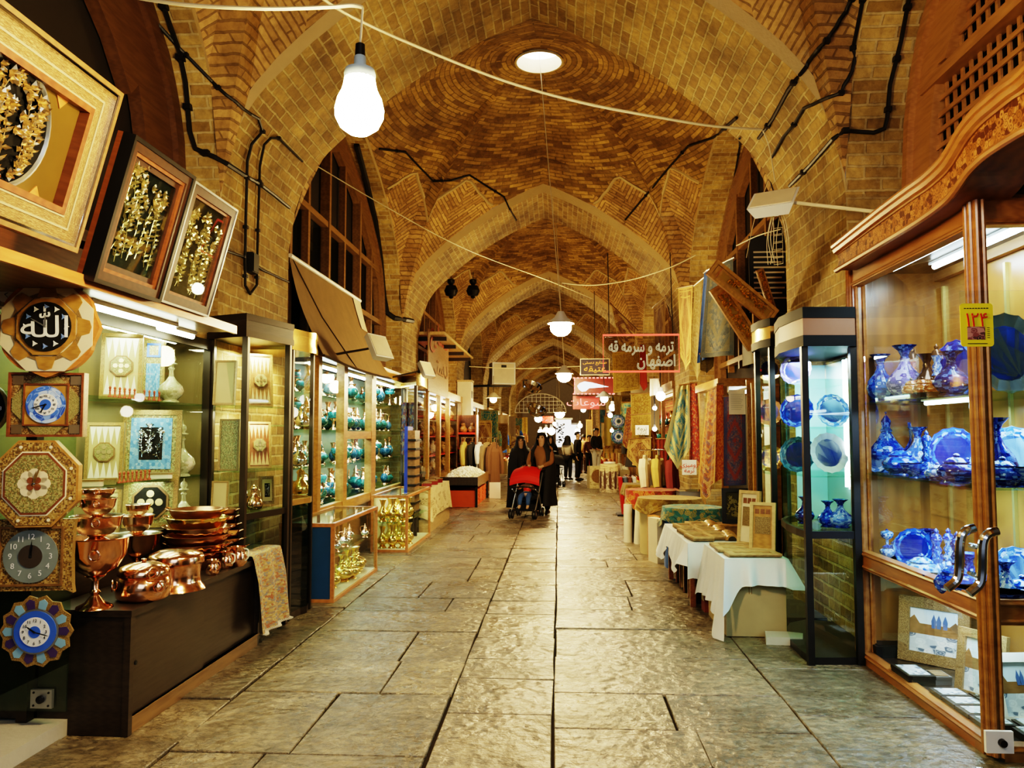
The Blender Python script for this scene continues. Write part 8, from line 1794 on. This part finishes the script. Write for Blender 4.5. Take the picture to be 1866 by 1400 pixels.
# stroller with child
def stroller(label, loc, rz, red=True, sc=1.0):
    t = thing('stroller', label, 'stroller', loc, rz, sc=sc); FR = M_STEELG
    for s in (-1, 1):
        x = s*.23; m = MB(); m.tube([(x, .55, 1.0), (x, .12, .5), (x, -.28, .1)], .013, 8); m.tube([(x, -.2, .55), (x, .1, .45), (x, .32, .1)], .012, 8); m.build('side_frame', FR, t, True)
        for y in (-.28, .32):
            m = MB()
            for dx in (-.025, .025): m.tube([(x+dx+math.cos(0)*0, y+.075*math.cos(a), .085+.075*math.sin(a)) for a in (2*PI*k/16 for k in range(16))], .016, 6, closed=True)
            w_ = m.build('wheel', M_BLACK, t, True); m = MB(); m.lathe([(.04, -.03), (.04, .03)], (x, y, .085), 12, axis=Matrix.Rotation(PI/2, 3, 'Y')); m.build('hub', M_STEELG, w_, 40)
        m = MB(); m.tube([(x, .5, .96), (x, .58, 1.04), (x*.8, .62, 1.05)], .016, 8); m.build('handle', M_BLACK, t, True)
    m = MB(); m.tube([(-.18, .62, 1.05), (.18, .62, 1.05)], .016, 8); m.build('push_bar', M_BLACK, t, True)
    m = MB(); m.tube([(-.23, -.12, .58), (0, -.22, .6), (.23, -.12, .58)], .014, 8); m.build('front_bar', M_BLACK, t, True)
    m = MB(); m.grid(lambda u, v: ((u-.5)*.42, lerp(-.12, .14, min(1, v*2)) if v < .5 else lerp(.14, .3, (v-.5)*2), .36-.03*math.sin(u*PI) if v < .5 else lerp(.36, .82, (v-.5)*2)), 8, 10); m.build('seat', M_BLKC, t, True)
    m = MB()
    def can(u, v):
        a = lerp(-.15, 1.75, v); return Vector(((u-.5)*.56*(1-.06*math.cos(v*3)), .22-.42*math.sin(a)*.9+.0, .66+.26*math.cos(a)+.06*math.sin(u*PI)))
    m.grid(can, 14, 10); m.build('canopy', plain('red_canopy', (.55, .02, .012), .6, var=.2) if red else M_BLKC, t, True)
    m = MB(); m.bx(-.18, .18, -.34, -.2, .15, .17); m.build('footrest', M_BLACK, t); m = MB(); m.bx(-.16, .16, .0, .25, .14, .26); m.build('basket', M_BLACK, t); return t
ps = aZ(958, 946, 0); stroller('dark stroller with red canopy pushed towards the camera', (ps.x, ps.y+.3, 0), -.2)
t = thing('person', 'small child in red vest and blue jeans sitting in the red stroller', 'person', (ps.x, ps.y+.3, 0), -.2); hh = .95
nodes = [((0, .06, .44), .07), ((0, .1, .55), .075), ((0, .12, .64), .04), ((0, .10, .70), .055), ((0, .09, .755), .06), ((0, .09, .80), .03)]; ed = [(0, 1), (1, 2), (2, 3), (3, 4), (4, 5)]
for s in (-1, 1):
    b = len(nodes); nodes += [((s*.09, .08, .60), .034), ((s*.15, -.02, .54), .026), ((s*.13, -.14, .6), .02), ((s*.06, .0, .43), .05), ((s*.08, -.17, .40), .04), ((s*.08, -.22, .22), .03), ((s*.08, -.29, .19), .022)]; ed += [(1, b), (b, b+1), (b+1, b+2), (0, b+3), (b+3, b+4), (b+4, b+5), (b+5, b+6)]
    c = len(nodes)
    for f in range(4): nodes.append(((s*.13+.008*(f-1.5), -.175, .61), .006)); ed.append((b+2, c+f))
    nodes.append(((s*.11, -.15, .62), .006)); ed.append((b+2, c+4))
skinned('body', nodes, ed, M_SKIN, t)
skinned('vest', [((0, .06, .46), .09), ((0, .1, .55), .092), ((0, .12, .62), .06)], [(0, 1), (1, 2)], M_RED, t)
M_JEAN = plain('blue_jeans', (.04, .09, .24), .8, var=.3); nod = [((0, .05, .43), .075)]; ed = []
for s in (-1, 1): b = len(nod); nod += [((s*.06, 0, .43), .062), ((s*.08, -.17, .40), .052), ((s*.08, -.22, .23), .042)]; ed += [(0, b), (b, b+1), (b+1, b+2)]
skinned('jeans', nod, ed, M_JEAN, t)
m = MB(); m.grid(lambda u, v: Vector((math.cos(2*PI*u)*math.sin(v*1.6)*.066, math.sin(2*PI*u)*math.sin(v*1.6)*.066+.1, .765+math.cos(v*1.6)*.062)), 16, 6); m.build('hair', M_HAIR, t, True)
m = MB()
for s in (-1, 1): m.ball((s*.022, .035, .765), .008, 6)
m.build('eyes', M_INK, t, True)
p2 = aZ(1005, 884, 0); stroller('second dark stroller pushed by the person in the far chador', (p2.x+.1, p2.y-.55, 0), .2, False)
# ================================================================ FAR STALLS
rs = random.Random(21)
SMATS = [TX_GOLD, TX_RED, TX_TEAL, TX_ORG, TX_BRN, M_MUST, M_KHAKI, M_BLKC, TX_PURP, TX_KIL, M_CREAM, TX_NAVY]
GL = {'warm': emit('stall_glow_warm', (1, .78, .42), 3.0), 'cool': emit('stall_glow_cool', (.8, .95, 1), 3.0)}
wi = ['', '', 'third', 'fourth', 'fifth', 'sixth', 'seventh']
for b in range(2, 7):
    for sd in (-1, 1):
        if b == 2 and sd < 0: continue
        y0 = F1+P*(b-1)+AT+(.2 if b > 2 else .1); y1 = F1+P*b-.3; xw = (XL-.05) if sd < 0 else XR+.05; side = 'left' if sd < 0 else 'right'; w_ = wi[b]
        t = thing('market_stall', 'lit glass-fronted market stall in the %s bay on the %s' % (w_, side), 'stall', (xw, (y0+y1)/2, 0))
        d = -sd; m = MB(); m.bx(xw, xw-d*.35, y0, y1, 0, .8); m.build('counter', M_WOODB, t, world=True)
        m = MB(); m.bx(xw-d*.33, xw-d*.35, y0, y1, .8, 2.5); m.build('back_board', SMATS[rs.randrange(5)], t, world=True)
        for k in range(4): y = lerp(y0+.06, y1-.06, k/3); m = MB(); m.bx(xw, xw+d*.07, y-.06, y+.06, 0, 2.5); m.build('post', M_WOODG, t, world=True)
        m = MB(); m.bx(xw-d*.1, xw+d*.1, y0, y1, 2.5, 2.66); m.build('fascia', M_WOODG, t, world=True)
        m = MB(); m.bx(xw-d*.06, xw-d*.1, y0+.3, y1-.3, 2.42, 2.47); m.build('strip_light', GL['warm' if (b+sd) % 2 else 'cool'], t, world=True)
        for z in (1.3, 1.8): m = MB(); m.bx(xw-d*.02, xw-d*.33, y0, y1, z-.02, z); m.build('shelf', M_GLASSG, t, world=True)
        n = 7 if b < 4 else 4
        for z in (.8, 1.3, 1.8):
            for q in range(n):
                vget(rs.choice(('bottle', 'tall', 'brass', 'goblet')), rs.uniform(.26, .42), 'vase, %s from near end, %s row, %s bay stall on the %s' % (ORD[q], {.8: 'low', 1.3: 'middle', 1.8: 'top'}[z], w_, side), (xw-d*.18, lerp(y0+.3, y1-.3, (q+.5)/n), z), 'vases on the far stalls', q)
        for k in range(4):
            y = lerp(y0+.5, y1-.5, (k+.5)/4); mt = rs.choice(SMATS); x = xw+d*rs.uniform(.25, .6)
            if k % 2: garment('hanging_coat', 'garment hanging before the %s bay stall on the %s, %s from the near end' % (w_, side, ORD[k]), 'coat', (x, y, rs.uniform(1.6, 2.0)), .42, rs.uniform(.8, 1.1), mt, rs.uniform(-.6, .6), 'garments at the far stalls')
            else:
                z = rs.uniform(2.0, 2.9); hang('cloth hanging before the %s bay stall on the %s, %s from the near end' % (w_, side, ORD[k]), Vector((x-.3, y, z)), Vector((x+.3, y, z)), Vector((x-.3, y, z-1)), Vector((x+.3, y, z-1)), mt, nfold=2, tip=rs.choice((0, .2)), group='cloths at the far stalls')
        for k in range(2):
            t = thing('goods_crate', 'crate of goods on the floor of the %s bay on the %s, %s one' % (w_, side, ('near', 'far')[k]), 'crate', (xw+d*.45, lerp(y0, y1, .3+.4*k), 0)); m = MB(); m.bx(-.3, .3, -.4, .4, 0, .5); m.build('crate_body', (M_WOODB, M_CARD, M_RED)[rs.randrange(3)], t); m = MB()
            for q in range(9): m.ball((-.2+.2*(q % 3), -.26+.26*(q//3), .52), .1, 8)
            m.build('goods', rs.choice((M_IVORY, M_MUST, M_WOODO, M_COPPER)), t, True)
p = aY(1027, 790, 44); t = thing('lit_stall', 'white glowing stall with dark shoes in rows at the end of the passage', 'stall', p); m = MB(); m.bx(-.42, .42, 0, .1, -.75, .75); m.build('lit_back', emit('lit_white', (1, .97, .92), 2.2), t); m = MB()
for k in range(40): m.box((rs.uniform(-.38, .1), -.03, rs.uniform(-.6, .6)), (.12, .04, .05), 0, 0, Matrix.Rotation(rs.uniform(-.6, .6), 3, 'Y'))
m.build('hung_shoes', M_BLACK, t); m = MB(); m.bx(-.5, .5, -.02, .12, .75, .85); m.build('canopy_edge', M_WHITE, t)
t = thing('lit_stall', 'second white glow beside the shoe stall, right', 'stall', aY(1048, 790, 46)); m = MB(); m.bx(-.3, .3, 0, .1, -.9, .5); m.build('lit_back', MATS['lit_white'], t); m = MB(); m.bx(-.34, .34, -.02, .12, .5, .6); m.build('canopy_edge', M_WHITE, t)
# arched iron grille and closing wall at the far end, haze put into its brown colour
struct(MB().bx(-4, 4, 67, 67.2, 0, 7).build('wall_back', plain('far_wall_haze', (.46, .28, .11), .8)))
t = thing('iron_grille', 'pale arched lattice grille high across the far passage', 'grille', aY(985, 752, 42)); m = MB(); n = 12; W = 1.35; H = 1.0
m.tube([(W*math.cos(a), 0, H*math.sin(a)) for a in (PI*k/16 for k in range(17))], .03, 6); m.tube([(-W, 0, 0), (W, 0, 0)], .03, 6)
for k in range(1, n): x = -W+2*W*k/n; m.tube([(x, 0, 0), (x, 0, H*math.sqrt(max(0, 1-(x/W)**2)))], .014, 5)
for k in range(1, 5): z = H*k/5; x = W*math.sqrt(1-(z/H)**2); m.tube([(-x, 0, z), (x, 0, z)], .014, 5)
m.build('lattice', M_CREAM, t)
# ================================================================ LIGHT
def A(nm, loc, e, col, size, rot, sy=None): return lamp(nm, 'AREA', loc, e, col, size, rot, sy)
lamp('near_fill', 'POINT', (.9, .6, 3.7), 75, (1, .9, .7), .15)  # unseen light added above the view to lift the right pier
A('fill_behind', (0, -2.2, 3.6), 95, (.68, .82, 1), 3, (math.radians(50), 0, 0))
for k, (y, e) in enumerate(((11.05, 230), (18.7, 200), (26.4, 150), (34, 110), (42, 90), (50, 80), (58, 80))): lamp('vault_fill', 'POINT', (.0 if k else .15, y+.3, 2.75), e, WARM, .15)  # warm lights added along the pendant row to brighten the vaults
lamp('bulb_fill', 'POINT', (cb.x+.25, cb.y+.3, cb.z-.3), 150, (1, .76, .38), .12)
A('case_light', (2.45, 4.9, zhead-.06), 20, (.6, .8, 1), .3, (0, 0, 0), 1.1); A('case_light_mid', (2.42, 4.9, RS1-.05), 22, (.55, .75, 1), .2, (0, 0, 0), 1.1); A('case_light_low', (2.42, 4.9, RS2-.05), 22, (.55, .75, 1), .2, (0, 0, 0), 1.1); A('case_light_floor', (2.4, 4.9, zmid0-.06), 14, (.7, .85, 1), .3, (0, 0, 0), 1.0); A('case_near', (2.8, yn+.3, zhead-.06), 14, (.6, .8, 1), .6, (0, 0, 0), .2); A('case_near_low', (2.7, yn+.25, RS1-.05), 10, (.6, .8, 1), .6, (0, 0, 0), .2); A('case_near_mid', (2.7, yn+.25, RS2-.05), 10, (.6, .8, 1), .6, (0, 0, 0), .2)
A('vitrine_light', (1.98, 6.3, 2.18), 30, (.75, .92, 1), .25, (0, 0, 0), .5); A('vitrine_light_small', (2.0, 7.4, 2.15), 14, (1, .85, .6), .2, (0, 0, 0), .4)
for z in SH[1:]+[zT-.1]: A('vase_shop_fill', (-2.88, 11.2, z-.03), 26, (.85, 1, .92), .2, (0, 0, 0), 4.4)  # area lights added under the shelves to lift the dim interior
A('gourd_shop_light', (-2.9, 18.8, zt_-.1), 50, (1, .85, .55), .3, (0, 0, 0), 4.5)
A('left_display_low', (-3.0, 5.3, SH1-.03), 7, (.95, 1, .72), .2, (0, 0, 0), 1.6); A('left_display_mid', (-3.0, 5.3, SH2-.03), 7, (.95, 1, .72), .2, (0, 0, 0), 1.6); A('left_display_top', (-2.98, 5.3, 2.27), 7, (.95, 1, .72), .2, (0, 0, 0), 1.6)
A('hex_vitrine_light', (-2.6, 6.65, zc1-.05), 12, (1, .9, .6), .2, (0, 0, 0)); A('hex_vitrine_mid', (-2.6, 6.65, SHV[0]-.04), 8, (1, .9, .6), .2, (0, 0, 0)); A('round_vitrine_light', (-2.55, 7.4, zc2-.05), 14, (1, .82, .45), .2, (0, 0, 0), .4)
A('cabinet_light', (2.35, 10.6, 2.1), 12, (1, .95, .8), .3, (0, 0, 0), .8)
for y in (13.5, 20.5): lamp('stall_spill', 'POINT', (1.9, y, 2.0), 16, (1, .85, .6), .1)
A('showcase_light', (-2.4, 8.4, .72), 5, (1, .95, .8), .3, (0, 0, 0), 1.5); A('showcase_light_far', (-2.3, 11.8, .73), 5, (1, .9, .6), .3, (0, 0, 0), 1.5)
